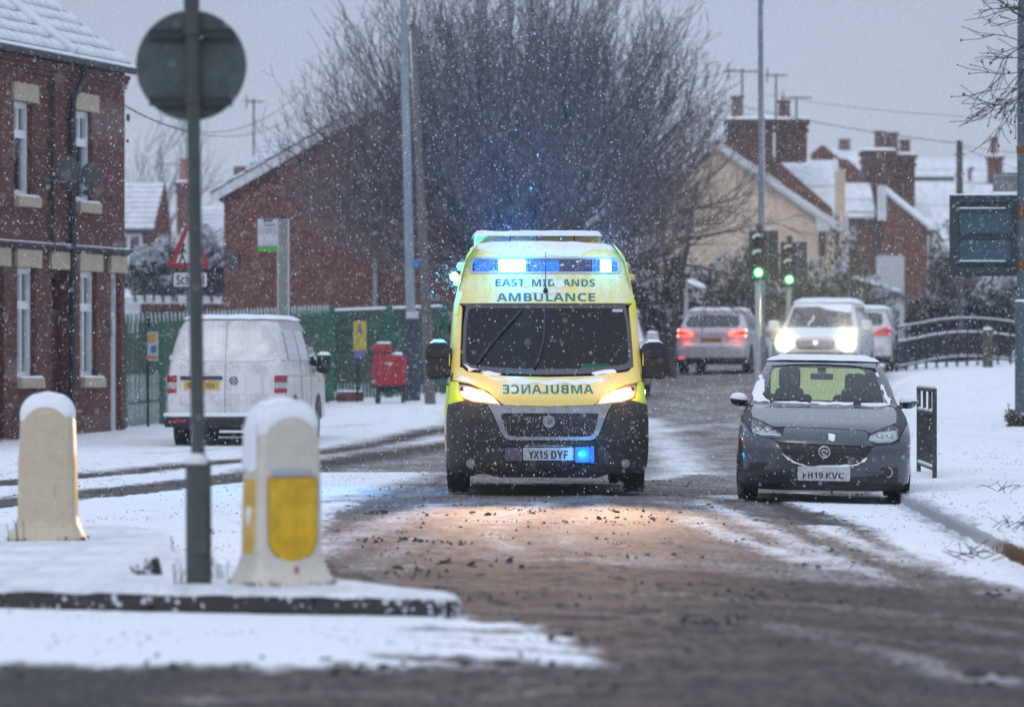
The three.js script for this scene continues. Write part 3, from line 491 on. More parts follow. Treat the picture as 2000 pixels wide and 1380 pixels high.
// walls with a gable facing +z; roof ridge runs back in z
function gableHouse(t, x0, x1, eaveY, apexX, apexY, depth, base, wallM, roofM, o = {}) {
  mesh('wall', metreUV(extr(poly([[x0, base], [x1, base], [x1, o.eaveR ?? eaveY], [apexX, apexY], [x0, eaveY]]), depth).translate(0, 0, -depth)), wallM, t);
  const ov = 0.3, oz = o.oz ?? 0.25, eR = o.eaveR ?? eaveY, kl = (apexY - eaveY) / (apexX - x0), kr = (apexY - eR) / (x1 - apexX), n = o.courses ?? 10;
  slope(t, [x0 - ov, eaveY - ov * kl + 0.12, oz], [x0 - ov, eaveY - ov * kl + 0.12, -depth - 0.2], [apexX, apexY + 0.12, -depth - 0.2], [apexX, apexY + 0.12, oz], n, roofM); slope(t, [x1 + ov, eR - ov * kr + 0.12, -depth - 0.2], [x1 + ov, eR - ov * kr + 0.12, oz], [apexX, apexY + 0.12, oz], [apexX, apexY + 0.12, -depth - 0.2], n, roofM);
  const bd = (a, b) => { const A = V(a[0], a[1], oz + 0.012), B = V(b[0], b[1], oz + 0.012), L = A.distanceTo(B); return T(box(L, o.board ?? 0.22, 0.03), (a[0] + b[0]) / 2, (a[1] + b[1]) / 2 - 0.03, oz + 0.02, 0, 0, Math.atan2(b[1] - a[1], b[0] - a[0])); };
  mesh('bargeboard', bd([x0 - ov, eaveY - ov * kl], [apexX, apexY]), o.boardM ?? M.white, t); mesh('bargeboard', bd([apexX, apexY], [x1 + ov, eR - ov * kr]), o.boardM ?? M.white, t);
  return t;
}
function plainWindow(t, x, y, w, h, z = 0, lights = 2) { const g = new THREE.Group(); g.name = 'window'; t.add(g); mesh('frame', [box(w, 0.09, 0.1, x, y + h / 2, z + 0.0), box(w, 0.09, 0.1, x, y - h / 2, z + 0.0), ...Array.from({ length: lights + 1 }, (_, i) => box(0.08, h - 0.09, 0.1, x - w / 2 + 0.04 + i * (w - 0.08) / lights, y, z + 0.002))], M.pvc, g); for (let i = 0; i < lights; i++) mesh('pane', box((w - 0.08) / lights - 0.08, h - 0.09, 0.02, x - w / 2 + 0.04 + (i + 0.5) * (w - 0.08) / lights, y, z), M.winGlass, g); return g; }
function aerial(name, label, p, h, w, n = 6, turn = 0) { const t = thing(name, label, 'aerial', p, turn, 'television aerials on the roofs'); mesh('mast', bar([0, 0, 0], [0, h, 0], 0.03, 6), M.iron, t); mesh('boom', bar([-w / 2, h * 0.96, 0], [w / 2, h * 0.96, 0], 0.022, 6), M.iron, t); mesh('elements', Array.from({ length: n }, (_, i) => bar([-w / 2 + i / (n - 1) * w, h * 0.96, -0.3], [-w / 2 + i / (n - 1) * w, h * 0.96, 0.3], 0.016, 5)).concat(bar([-w * 0.46, h * 0.96 - 0.22, 0], [-w * 0.46, h * 0.96 + 0.22, 0], 0.02, 5)), M.iron, t).userData.kind = 'stuff'; return t; }
{ // big brick gable behind the fence
  const Z = 121, t = thing('brick_house', 'large brick house whose plain gable with white bargeboard stands behind the bare tree', 'house', [0, 0, -Z]);
  gableHouse(t, ax(437, Z), ax(1040, Z), ay(372, Z), ax(738, Z), ay(200, Z), 9, 0.2, M.brick, M.slate, { board: 0.2, courses: 9 });
  mesh('vent', box(0.28, 0.42, 0.1, ax(455, Z), ay(510, Z), 0.05, 0.02), M.dish, t);
  mesh('drainpipe', bar([ax(733, Z), 0.5, 0.09], [ax(733, Z), ay(497, Z), 0.09], 0.06, 8), M.galv, t);
}
{ // roofs and chimney far left
  const Z = 172, t = thing('brick_house', 'brick house with a snowy tiled roof and a sharp dark gable, beyond the school sign', 'house', [0, 0, -Z]), x = (p) => ax(p, Z), y = (p) => ay(p, Z);
  mesh('wall', [box(x(302) - x(170), y(440) - 0.5, 4, (x(170) + x(302)) / 2, (y(440) + 0.5) / 2, -2.4)], M.brick, t);
  mesh('gable', metreUV(extr(poly([[x(298), 0.5], [x(332), 0.5], [x(332), y(440)], [x(320), y(352)], [x(298), y(442)]]), 0.3)).translate(0, 0, -0.6), M.brickDark, t);
  slope(t, [x(165), y(447), -0.1], [x(299), y(447), -0.1], [x(321), y(352), -3], [x(165), y(352), -3], 9, M.slate);
  plainWindow(t, x(249), y(505), 0.9, 1.6, -0.38); mesh('door', box(0.9, 2.2, 0.1, x(252), y(598), -0.35), M.pvc, t);
  const u = thing('brick_house', 'far pale roof with a single brick chimney stack, behind the round sign pole', 'house', [0, 0, -190]), X = (p) => ax(p, 190), Y = (p) => ay(p, 190);
  mesh('wall', box(X(470) - X(330), Y(470) - 0.5, 6, (X(330) + X(470)) / 2, (Y(470) + 0.5) / 2, -6), M.brick, u); slope(u, [X(325), Y(480), -2], [X(475), Y(480), -2], [X(475), Y(395), -6], [X(325), Y(395), -6], 9, M.slate);
  stack(u, X(336), X(366), Y(452), Y(352), -2.8, 0.9, M.brick, [X(351)], std([0.32, 0.13, 0.10], 0.8), 0.9);
  aerial('aerial', 'thin television aerial above the far chimney beside the round sign', [X(345), Y(352), -193], 0.75, 1.6);
}
{ // the low white roof and brick wall beside the fence
  const Z = 138, t = thing('garage', 'low brick outbuilding with a flat snow-covered roof and pale door behind the green fence', 'outbuilding', [0, 0, -Z]), x = (p) => ax(p, Z), y = (p) => ay(p, Z);
  mesh('wall', box(x(440) - x(240), y(586) - 0.6, 5, (x(240) + x(440)) / 2, (y(586) + 0.6) / 2, -2.5), M.brick, t); mesh('roof', T(box(x(446) - x(236), 0.14, 5.6, 0, 0, 0, 0.02), (x(236) + x(446)) / 2, y(570), -2.4, 0.09), M.white, t); mesh('snow', T(cushion(x(446) - x(236), 5.6, 0.09, 0, 0, 0, 4), (x(236) + x(446)) / 2, y(563), -2.4, 0.09), M.snow, t);
  mesh('door', box(0.5, 1.2, 0.08, x(256), y(607), 0.02), M.pvc, t);
}
{ // tiled roof showing over the gable's slope
  const Z = 165, t = thing('brick_house', 'distant house with dark tile lines on its snowy roof, just above the big gable', 'house', [0, 0, -Z]), x = (p) => ax(p, Z), y = (p) => ay(p, Z);
  mesh('wall', box(3, y(320) - 0.5, 4, x(540), (y(320) + 0.5) / 2, -4), M.brick, t); slope(t, [x(485), y(318), -1], [x(580), y(318), -1], [x(575), y(258), -4], [x(505), y(258), -4], 5, M.slate, std([0.6, 0.62, 0.66], 0.8));
  aerial('aerial', 'tall television aerial standing left of the big brick gable', [x(489), y(305), -Z - 2], 1.95, 0.55, 5, 0.4);
}
// ---- the cream house and the terraces climbing the hill on the right
{
  const Z = 150, t = thing('cream_house', 'cream rendered house whose gable faces the road behind the traffic lights', 'house', [0, 0, -Z]), x = (p) => ax(p, Z), y = (p) => ay(p, Z), b = 1.2;
  mesh('wall', metreUV(extr(poly([[x(1285), b], [x(1632), b], [x(1632), y(438)], [x(1402), y(280)], [x(1285), y(356)]]), 7).translate(0, 0, -7)), M.cream, t);
  slope(t, [x(1640), y(443), -7.2], [x(1640), y(443), 0.2], [x(1402), y(279), 0.2], [x(1402), y(279), -7.2], 2, M.slate); slope(t, [x(1272), y(362), 0.2], [x(1272), y(362), -7.2], [x(1402), y(272), -7.2], [x(1402), y(272), 0.2], 7, M.slate);
  mesh('bargeboard', bar([x(1402), y(287), 0.2], [x(1640), y(449), 0.2], 0.1, 6), M.white, t); mesh('bargeboard', bar([x(1402), y(282), 0.2], [x(1272), y(370), 0.2], 0.1, 6), M.white, t);
  mesh('gutter_box', box(0.4, 0.5, 0.3, x(1607), y(436), 0.1, 0.03), M.white, t); mesh('drainpipe', bar([x(1606), y(500), 0.12], [x(1606), y(440), 0.12], 0.1, 8), M.iron, t);
  const w = thing('end_wall', 'cream painted house corner with pale drainpipes beside the dark brick terrace', 'wall', [0, 0, -Z]); mesh('wall', box(x(1660) - x(1633), y(418) - b, 3, (x(1633) + x(1660)) / 2, (y(418) + b) / 2, -2), M.white, w); mesh('pier', box(x(1652) - x(1641), y(330) - b, 2.4, x(1646), (y(330) + b) / 2, -1.2), M.cream, w); mesh('drainpipe', bar([x(1637), b, -0.3], [x(1637), y(420), -0.3], 0.09, 8), M.galv, w);
  // dark brick party gable that stands above the cream slope, with the big chimney
  const Z2 = 158, u = thing('brick_house', 'brick house with a broad stack of red pots standing above the cream gable', 'house', [0, 0, -Z2]), X = (p) => ax(p, Z2), Y = (p) => ay(p, Z2);
  mesh('wall', metreUV(extr(poly([[X(1300), 1.3], [X(1624), 1.3], [X(1624), Y(408)], [X(1505), Y(303)], [X(1440), Y(258)], [X(1300), Y(365)]]), 0.5)), M.brickDark, u);
  stack(u, X(1420), X(1508), Y(345), Y(236), 0.2, 1.2, M.brickSoot, [X(1440)], std([0.16, 0.10, 0.085], 0.8), 0.75);
  stack(u, X(1521), X(1580), Y(312), Y(231), -1.5, 1.2, M.brickSoot, [X(1537)], std([0.12, 0.055, 0.05], 0.8), 0.62);
  slope(u, [X(1500), Y(422), -0.2], [X(1640), Y(418), -0.2], [X(1647), Y(304), -4], [X(1500), Y(304), -4], 2, M.slate);
  mesh('verge', bar([X(1640), Y(424), -0.1], [X(1648), Y(304), -4], 0.1, 6), M.white, u);
  aerial('aerial', 'wide television aerial beside the tall grey lamp post', [X(1516), Y(232), -Z2], 1.4, 0.6, 6, 0.2); aerial('aerial', 'spiky television aerial on the broad chimney stack', [X(1450), Y(236), -Z2], 1.6, 1.0, 7, 0.3); aerial('aerial', 'low television aerial on the small square chimney', [X(1556), Y(230), -Z2], 0.65, 0.9, 6, 0.1);
}
{ // second terrace house up the hill
  const Z = 172, t = thing('brick_house', 'brick end house with a white edged slope and a huge chimney of three pots', 'house', [0, 0, -Z]), x = (p) => ax(p, Z), y = (p) => ay(p, Z), b = 1.6;
  mesh('wall', metreUV(extr(poly([[x(1722), b], [x(1812), b], [x(1812), y(440)], [x(1727), y(372)], [x(1722), y(376)]]), 3).translate(0, 0, -3)), M.brickRed, t);
  mesh('side_wall', box(x(1723) - x(1655), y(412) - b, 0.4, (x(1655) + x(1723)) / 2, (y(412) + b) / 2, -0.6), M.brickDark, t);
  slope(t, [x(1650), y(426), -0.1], [x(1713), y(426), -0.1], [x(1713), y(352), -3.4], [x(1650), y(352), -3.4], 2, M.slate);
  mesh('bargeboard', bar([x(1724), y(366), 0.12], [x(1820), y(444), 0.12], 0.12, 6), M.snowSoft, t); mesh('downpipe', bar([x(1713), y(600), 0.15], [x(1713), y(360), 0.15], 0.08, 8), M.iron, t); mesh('corner_board', box(0.3, y(362) - y(430), 0.2, x(1722), (y(362) + y(430)) / 2, 0.2), M.white, t);
  stack(t, x(1705), x(1766), y(395), y(284), -5, 1.6, M.brickSoot, [x(1740)], std([0.12, 0.055, 0.05], 0.8), 0.7); stack(t, x(1768), x(1812), y(390), y(290), -6, 1.4, M.brickSoot, [x(1795)], std([0.12, 0.055, 0.05], 0.8), 0.55); pots(t, x(1764), -5, y(284), 1, 0, std([0.12, 0.055, 0.05], 0.8), 0.2, 0.65);
  slope(t, [x(1806), y(446), -3], [x(1846), y(446), -3], [x(1843), y(387), -6], [x(1778), y(387), -6], 2, M.slate); mesh('gable', box(x(1850) - x(1815), y(450) - b, 0.4, x(1832), (y(450) + b) / 2, -3), M.brickDark, t);
  for (const p of [1822, 1840]) mesh('pipe', bar([x(p), b, -2.7], [x(p), y(455), -2.7], 0.12, 8), M.white, t);
  mesh('porch', [box(0.9, 3.4, 0.8, x(1733), y(600), 1.4, 0.02)], std([0.42, 0.43, 0.45], 0.7), t); const pr = mesh('porch_roof', T(box(2.1, 0.16, 1.6, 0, 0, 0), x(1722), y(568), 1.2, 0.1, 0, -0.28), M.slate, t); mesh('snow', T(cushion(1.4, 1.4, 0.06, 0, 0, 0, 3), x(1712), y(556), 1.2, 0.1, 0, -0.28), M.snowSoft, pr);
  plainWindow(t, x(1684), y(585), 0.9, 1.5, -0.36);
  const Z3 = 215, u = thing('brick_house', 'distant brick gable between snowy roofs, left of the huge chimney', 'house', [0, 0, -Z3]), X = (p) => ax(p, Z3), Y = (p) => ay(p, Z3);
  mesh('wall', metreUV(extr(poly([[X(1584), 2], [X(1700), 2], [X(1700), Y(352)], [X(1655), Y(312)], [X(1640), Y(310)], [X(1606), Y(283)], [X(1584), Y(300)]]), 0.5)), M.brickDark, u);
  slope(u, [X(1625), Y(352), 0.4], [X(1708), Y(352), 0.4], [X(1690), Y(287), -4], [X(1612), Y(284), -4], 2, M.slate); pots(u, X(1662), -4, Y(287), 2, 0.22, std([0.2, 0.12, 0.11], 0.8), 0.13, 0.5);
  const Z4 = 236, v = thing('terraced_house', 'far row of white snow-covered roofs behind the wooden pole', 'house', [0, 0, -Z4]), A = (p) => ax(p, Z4), B = (p) => ay(p, Z4);
  mesh('wall', box(A(2080) - A(1800), B(480) - 2, 6, (A(1800) + A(2080)) / 2, (B(480) + 2) / 2, -6), M.brick, v); slope(v, [A(1790), B(492), -2], [A(2090), B(488), -2], [A(2090), B(355), -6], [A(1790), B(345), -6], 3, M.slate); slope(v, [A(1790), B(345), -9], [A(2090), B(345), -9], [A(2090), B(290), -14], [A(1790), B(283), -14], 2, M.slate);
  mesh('ridge', bar([A(1800), B(338), -7], [A(1890), B(338), -7], 0.12, 6), M.slate, v); stack(v, A(1962), A(1990), B(345), B(292), -8, 0.9, M.brick, [A(1974)], std([0.25, 0.12, 0.11], 0.8), 0.9);
  mesh('vent_pipe', tube([[A(1914), B(345), -5], [A(1914), B(325), -5], [A(1920), B(318), -5]], 0.11, 6), std([0.2, 0.1, 0.1], 0.8), v);
  const w = thing('brick_house', 'small snowy roofed house with a pale gable edge below the back of the road sign', 'house', [0, 0, -186]), Q1 = (p) => ax(p, 186), Q2 = (p) => ay(p, 186);
  mesh('wall', box(Q1(2060) - Q1(1905), Q2(590) - 1.5, 3, (Q1(1905) + Q1(2060)) / 2, (Q2(590) + 1.5) / 2, -4), M.brick, w); slope(w, [Q1(1915), Q2(560), -1], [Q1(1975), Q2(610), 0.4], [Q1(2040), Q2(540), -4], [Q1(1930), Q2(530), -4], 5, M.slate); mesh('bargeboard', bar([Q1(1918), Q2(545), 0.5], [Q1(1985), Q2(588), 0.5], 0.12, 6), M.white, w);
}
{ // brick house front half hidden by the tree, with the lit porch canopy
  const Z = 140, t = thing('brick_house', 'dark brick house with tall pale windows between the bare tree and the cream house', 'house', [0, 0, -Z]), x = (p) => ax(p, Z), y = (p) => ay(p, Z);
  mesh('wall', box(x(1300) - x(1215), y(330) - 1, 5, (x(1215) + x(1300)) / 2, (y(330) + 1) / 2, -2.5), M.brickDark, t); slope(t, [x(1205), y(334), 0.3], [x(1305), y(334), 0.3], [x(1300), y(270), -2.6], [x(1210), y(270), -2.6], 6, M.slate);
  for (const [px, py, w, h] of [[1252, 475, 0.3, 0.9], [1272, 475, 0.26, 0.9], [1255, 590, 0.3, 1.2]]) plainWindow(t, x(px), y(py), w, h, 0.02, 1);
  mesh('pier', box(0.3, y(445) - 1, 0.3, x(1297), (y(445) + 1) / 2, 0.15), M.cream, t);
  const c = thing('porch_canopy', 'small white porch canopy under snow by the thin dark tree trunk', 'canopy', [x(1328), y(574), -128]); mesh('slab', T(box(0.5, 0.1, 0.7, 0, 0, 0, 0.02), 0, 0, 0, 0.1, 0, -0.35), M.white, c); mesh('snow', T(cushion(0.52, 0.7, 0.1, 0, 0.05, 0, 3), 0, 0, 0, 0.1, 0, -0.35), M.snowSoft, c); mesh('bracket', box(0.3, 0.16, 0.5, 0.06, -0.18, 0, 0.02), M.white, c); mesh('post', bar([-0.32, -2.6, 0], [-0.22, 0, 0], 0.06, 6), M.white, c);
}

{ // across the junction, behind the viewer: the terrace that the cars' glass and paint mirror
  for (let k = 0; k < 4; k++) {
    const t = thing('brick_terrace', ['end house of the terrace opposite, behind the viewer on the left', 'second house of the terrace opposite, behind the viewer', 'third house of the terrace opposite, behind the viewer', 'far end house of the terrace opposite, behind the viewer on the right'][k], 'house', [-18 + k * 12, 0, 22], Math.PI);
    const sh = rect(-5.98, -0.2, 5.98, 5.6); for (const x of [-3.6, 0.4, 3.6]) for (const y of [0.9, 3.4]) sh.holes.push(new THREE.Path(rect(x - 0.6, y, x + 0.6, y + 1.5).getPoints().reverse()));
    mesh('wall', [metreUV(extr(sh, 0.24).translate(0, 0, -0.24)), box(11.9, 5.8, 0.2, 0, 2.7, -7)], M.brickDark, t); for (const x of [-3.6, 0.4, 3.6]) for (const y of [0.9, 3.4]) plainWindow(t, x, y + 0.75, 1.2, 1.5, -0.14);
    slope(t, [-6, 5.5, 0.3], [6, 5.5, 0.3], [6, 8.2, -3.6], [-6, 8.2, -3.6], 9, M.slate); slope(t, [6, 5.5, -7.3], [-6, 5.5, -7.3], [-6, 8.2, -3.6], [6, 8.2, -3.6], 9, M.slate); stack(t, 4.6, 5.6, 7.6, 9.6, -3.6, 1, M.brickDark, [4.9, 5.3], std([0.25, 0.1, 0.08], 0.8), 0.5);
  }
}
// ---------------------------------------------------------------- street furniture
{ // round sign seen from behind, with its pole, on the island
  const Z = 27.5, t = thing('road_sign', 'back of a round grey road sign on a steel pole standing on the traffic island', 'road sign', [ax(388, Z), 0.1, -Z], 0), k = Z / FPX, dx = (p, y) => (p - 388) * k, Yl = (p) => ay(p, Z) - 0.1;
  const m = std([0.10, 0.125, 0.125], 0.6, { metalness: 0.2, map: scaled(blotT, 0.5), bumpMap: scaled(grainT, 0.05), bumpScale: 0.0006 }), mp = std([0.09, 0.105, 0.10], 0.6, { metalness: 0.2, map: scaled(blotT, 0.25), bumpMap: scaled(grainT, 0.04), bumpScale: 0.001 });
  mesh('pole', [bar([dx(386.5), Yl(905), 0], [dx(373), Yl(-60), 0], 0.037, 24), bar([dx(388), 0, 0], [dx(387), Yl(905), 0], 0.069, 28), T(cyl(0.069, 0.04, 0.05, 28), dx(386.7), Yl(905), 0), T(cyl(0.043, 0.043, 0.12, 24), dx(373.6), Yl(18), 0)], mp, t);
  mesh('snow', T(new THREE.SphereGeometry(0.068, 18, 10, 0, Math.PI * 2, 0, 1.7).scale(0.95, 0.8, 1.1), dx(386) - 0.006, Yl(903), 0.012), M.snowSoft, t);
  mesh('sign_plate', T(extr(circ(0, 0, 0.296, 56), 0.004, 0.003), dx(371), Yl(126), -0.085), m, t);
  for (const y of [64, 197]) { const c = mesh('channel', [box(0.45, 0.045, 0.03, dx(371), Yl(y), -0.06, 0.004), box(0.45, 0.008, 0.05, dx(371), Yl(y) + 0.02, -0.06), box(0.45, 0.008, 0.05, dx(371), Yl(y) - 0.02, -0.06)], std([0.05, 0.06, 0.065], 0.6, { metalness: 0.3 }), t); mesh('clip', [T(new THREE.TorusGeometry(0.042, 0.008, 8, 24), dx(374 + (y - 64) * 0.014), Yl(y) , 0, Math.PI / 2), box(0.09, 0.03, 0.03, dx(374), Yl(y), -0.03, 0.006)], std([0.11, 0.09, 0.09], 0.5, { metalness: 0.4 }), c); }
  mesh('door', box(0.09, 0.26, 0.006, dx(388), 0.34, 0.068, 0.002), mp, t); mesh('bolt', T(new THREE.SphereGeometry(0.01, 10, 6), dx(412) + 0.004, Yl(1036), 0), M.iron, t);
}
function bollard(label, px, Z, turn, panels, h) {
  const t = thing('bollard', label, 'bollard', [ax(px, Z), 0.105, -Z], turn, 'traffic bollards on the island'), k = h;
  const body = std(panels.front ? [0.66, 0.62, 0.54] : [0.60, 0.51, 0.37], 0.45, { map: scaled(stainT, 0.6) });
  // a rounded box that narrows upwards, flares at its foot, with a round shouldered top
  const prof = [[0, 0.265, 0.215], [0.045, 0.262, 0.212], [0.06, 0.25, 0.2], [0.13, 0.215, 0.17], [0.2, 0.195, 0.152], [0.5, 0.19, 0.146], [0.78, 0.182, 0.138], [0.86, 0.176, 0.132], [0.92, 0.158, 0.118], [0.96, 0.128, 0.1], [0.985, 0.08, 0.07], [0.995, 0.0, 0.0]].map(([y, a, b]) => [y * k, a, b]), n = 56, pos = [], idx = [];
  prof.forEach(([y, a, b]) => { for (let i = 0; i < n; i++) { const th = i / n * 2 * Math.PI, e = 0.36, c = Math.cos(th), s = Math.sin(th); pos.push(a * Math.sign(c) * Math.pow(Math.abs(c), e), y, b * Math.sign(s) * Math.pow(Math.abs(s), e)); } });
  for (let j = 0; j + 1 < prof.length; j++) for (let i = 0; i < n; i++) { const a = j * n + i, b = j * n + (i + 1) % n; idx.push(a, a + n, b, b, a + n, b + n); }
  const g = new THREE.BufferGeometry(); g.setAttribute('position', new THREE.Float32BufferAttribute(pos, 3)); g.setIndex(idx); g.computeVertexNormals();
  mesh('body', metreUV(g), body, t);
  // snow lying on the shoulders and plastered on the weather side
  const sp = [], si = []; const rows = 9; for (let j = 0; j <= rows; j++) { const y = lerp(0.845, 1.0, j / rows) * k; let q = 0; while (q + 2 < prof.length && y > prof[q + 1][0]) q++; const u = clamp((y - prof[q][0]) / (prof[q + 1][0] - prof[q][0])), a = lerp(prof[q][1], prof[q + 1][1], u) + 0.012 * Math.min(1, j / 2), b = lerp(prof[q][2], prof[q + 1][2], u) + 0.012 * Math.min(1, j / 2); for (let i = 0; i < n; i++) { const th = i / n * 2 * Math.PI, c = Math.cos(th), s = Math.sin(th), e = 0.4, drop = j === 0 ? 0.12 * Math.max(0, -c) + 0.05 * noise(c * 3, s * 3, px) - 0.085 * Math.exp(-c * c * 12) * (s > 0 ? 1 : 0) * -1 : 0; sp.push(a * Math.sign(c) * Math.pow(Math.abs(c), e), y + 0.022 * (j / rows) + (j === 0 ? -drop + 0.0 : 0), b * Math.sign(s) * Math.pow(Math.abs(s), e)); } }
  for (let j = 0; j < rows; j++) for (let i = 0; i < n; i++) { const a = j * n + i, b = j * n + (i + 1) % n; si.push(a, a + n, b, b, a + n, b + n); } const sg = new THREE.BufferGeometry(); sg.setAttribute('position', new THREE.Float32BufferAttribute(sp, 3)); sg.setIndex(si); sg.computeVertexNormals(); mesh('snow', metreUV(sg), M.snowSoft, t);
  // raised front and back faces with round heads
  const face = (w, y0, y1) => { const p = [[-w, y0], [w, y0]]; for (let i = 0; i <= 16; i++) { const a = i / 16 * Math.PI; p.push([w * Math.cos(a), y1 - w * 0.9 + w * 0.9 * Math.sin(a)]); } return poly(p, 0.004); };
  for (const s of [1, -1]) mesh('face', T(extr(face(0.15, 0.16 * k, 0.915 * k), 0.012, 0.005), 0, 0, 0, 0.0, s > 0 ? 0 : Math.PI, 0).translate(0, 0, s * 0.133).applyMatrix4(new THREE.Matrix4().makeRotationX(s * -0.012)), body, t);
  const lens = phy([0.78, 0.46, 0.005], 0.45, { clearcoat: 0.3, map: scaled(blotT, 0.6) }), pan = (w, y0, y1) => { const p = [[w, y1], [-w, y1]]; for (let i = 0; i <= 14; i++) { const a = Math.PI + i / 14 * Math.PI; p.push([w * Math.cos(a), y0 + w * 1.05 + w * 1.05 * Math.sin(a)]); } return poly(p, 0.012); };
  if (panels.front) { mesh('reflective_panel', T(extr(pan(0.132, 0.165 * k, 0.59 * k), 0.006, 0.004), 0, 0, 0.152), lens, t); const o = pan(0.142, 0.152 * k, 0.602 * k); o.holes.push(new THREE.Path(pan(0.136, 0.16 * k, 0.595 * k).getPoints().reverse())); mesh('rim', T(extr(o, 0.004, 0.002), 0, 0, 0.15), std([0.4, 0.26, 0.04], 0.6), t); mesh('light_slot', box(0.23, 0.035, 0.008, 0.0, 0.63 * k, 0.147, 0.003), std([0.42, 0.44, 0.48], 0.4), t); mesh('mark', T(extr(poly([[-0.012, -0.024], [0.012, -0.02], [0.014, 0.022], [-0.01, 0.024]], 0.006), 0.002), 0.012, 0.115 * k, 0.178, -0.2), std([0.42, 0.12, 0.09], 0.7), t); }
  for (const s of panels.sides) mesh('reflective_panel', T(extr(pan(0.085, 0.165 * k, 0.59 * k), 0.006, 0.004), 0, 0, 0, 0, s * Math.PI / 2, 0).translate(s * 0.1885, 0, 0).applyMatrix4(new THREE.Matrix4().makeRotationZ(s * 0.014)), lens, t);
  const r = rng(Math.round(px)), grime = std([0.11, 0.09, 0.075], 0.9), gl = []; for (let i = 0; i < 420; i++) { const a = r() * 6.283, y = 0.004 + 0.055 * Math.pow(r(), 1.6), s = 0.002 + 0.011 * r() * r(); const c = Math.cos(a), q = Math.sin(a); gl.push(new THREE.IcosahedronGeometry(s, 0).scale(1, 0.5 + r(), 1).translate(0.262 * Math.sign(c) * Math.pow(Math.abs(c), 0.36), y, 0.212 * Math.sign(q) * Math.pow(Math.abs(q), 0.36))); }
  mesh('mud', gl, grime, t).userData.kind = 'stuff';
  if (panels.plaster) mesh('snow_patch', panels.plaster.map((p, i) => T(extr(blob(p, i + 3, 0.6), 0.004, 0.004), 0, 0, 0, 0, -Math.PI / 2, 0).translate(-0.197, 0, 0).applyMatrix4(new THREE.Matrix4().makeRotationZ(-0.014))), M.snowSoft, t);
  return t;
}
bollard('white traffic bollard with yellow reflective panels on the nearest corner of the island', 550, 27.5, rad(25), { front: true, sides: [-1, 1], plaster: [[[-0.09, 0.66], [0.08, 0.64], [0.1, 0.9], [-0.08, 0.9]], [[-0.02, 0.36], [0.03, 0.38], [0.04, 0.44], [-0.02, 0.46]]] }, 1.02);
bollard('plain beige back of a traffic bollard farther along the island', 93, 34.6, rad(-2), { front: false, sides: [-1, 1] }, 1.02);
{ // dead weeds and a broken stub poking out of the snow
  const [X, Z] = [ax(300, 28.6), 28.6], r = rng(8);
  const t = thing('dead_weed', 'dark dead weed stalks and a broken stub poking through snow on the island', 'plant', [X, 0.125, -Z]);
  mesh('stub', T(box(0.05, 0.13, 0.03, 0, 0.06, 0, 0.012), 0.03, 0, 0, 0.1, 0.3, 0.22), std([0.05, 0.05, 0.055], 0.9), t);
  const l = []; for (let i = 0; i < 16; i++) { const a = r() * 6.28, h = 0.04 + 0.08 * r(), x = (r() - 0.7) * 0.12; l.push(tube([[x, -0.02, r() * 0.05], [x + 0.02 * Math.cos(a), h * 0.6, 0.03], [x + 0.06 * Math.cos(a), h, 0.03 + 0.03 * Math.sin(a)]], 0.003, 4, 5), T(new THREE.IcosahedronGeometry(0.009, 0), x + 0.05 * Math.cos(a), h * 0.9, 0.03)); } mesh('stalks', l, std([0.06, 0.05, 0.045], 0.9), t).userData.kind = 'stuff';
  const m = []; for (const [px, n, Zz] of [[868, 0, 0], [30, 5, 34.3], [350, 7, 27.4], [432, 6, 28.2]]) for (let i = 0; i < n; i++) { const x = ax(px, Zz) - X + (r() - 0.5) * 0.09, z = -Zz + Z, h = 0.05 + 0.12 * r(); m.push(tube([[x, -0.02, z], [x + (r() - 0.5) * 0.03, h * 0.6, z], [x + (r() - 0.5) * 0.08, h, z + 0.01]], 0.0025, 4, 5)); }
  mesh('blades', m, std([0.09, 0.075, 0.06], 0.9), t).userData.kind = 'stuff';
}
{ // guard rail beside the parked car
  const t = thing('guard_rail', 'short dark steel pedestrian guard rail standing in snow beside the parked hatchback', 'railing', [0, 0, 0]);
  const A = [ax(1826, 57), 57], B = [ax(1795, 60.4), 60.4], g = (p, y) => V(p[0], G(p[0], p[1]) + 0.02 + y, -p[1]), L = (u) => [lerp(A[0], B[0], u), lerp(A[1], B[1], u)], ang = Math.atan2(B[1] - A[1], B[0] - A[0]);
  const post = (p, h, w) => T(box(w, h, w, 0, h / 2, 0, 0.006), p[0], g(p, 0).y, -p[1], 0, ang, 0); const gm = std([0.05, 0.055, 0.06], 0.6, { metalness: 0.3 });
  for (const u of [0, 1]) mesh('post', post(L(u), 1.0, 0.05), gm, t); for (const u of [0.28, 0.62]) mesh('stanchion', T(box(0.04, 0.25, 0.04, 0, 0, 0, 0.004), L(u)[0], g(L(u), 0.85).y, -L(u)[1], 0, ang, 0), gm, t);
  for (const y of [0.98, 0.72, 0.1]) { mesh('rail', bar(g(A, y), g(B, y), 0.022, 8), gm, t); mesh('snow', bar(g(L(0.02), y + 0.028), g(L(0.98), y + 0.028), 0.02, 8), M.snowSoft, t); }
  for (let i = 1; i < 30; i++) mesh('bar', bar(g(L(i / 30), 0.1), g(L(i / 30), 0.72), 0.008, 6), gm, t);
}
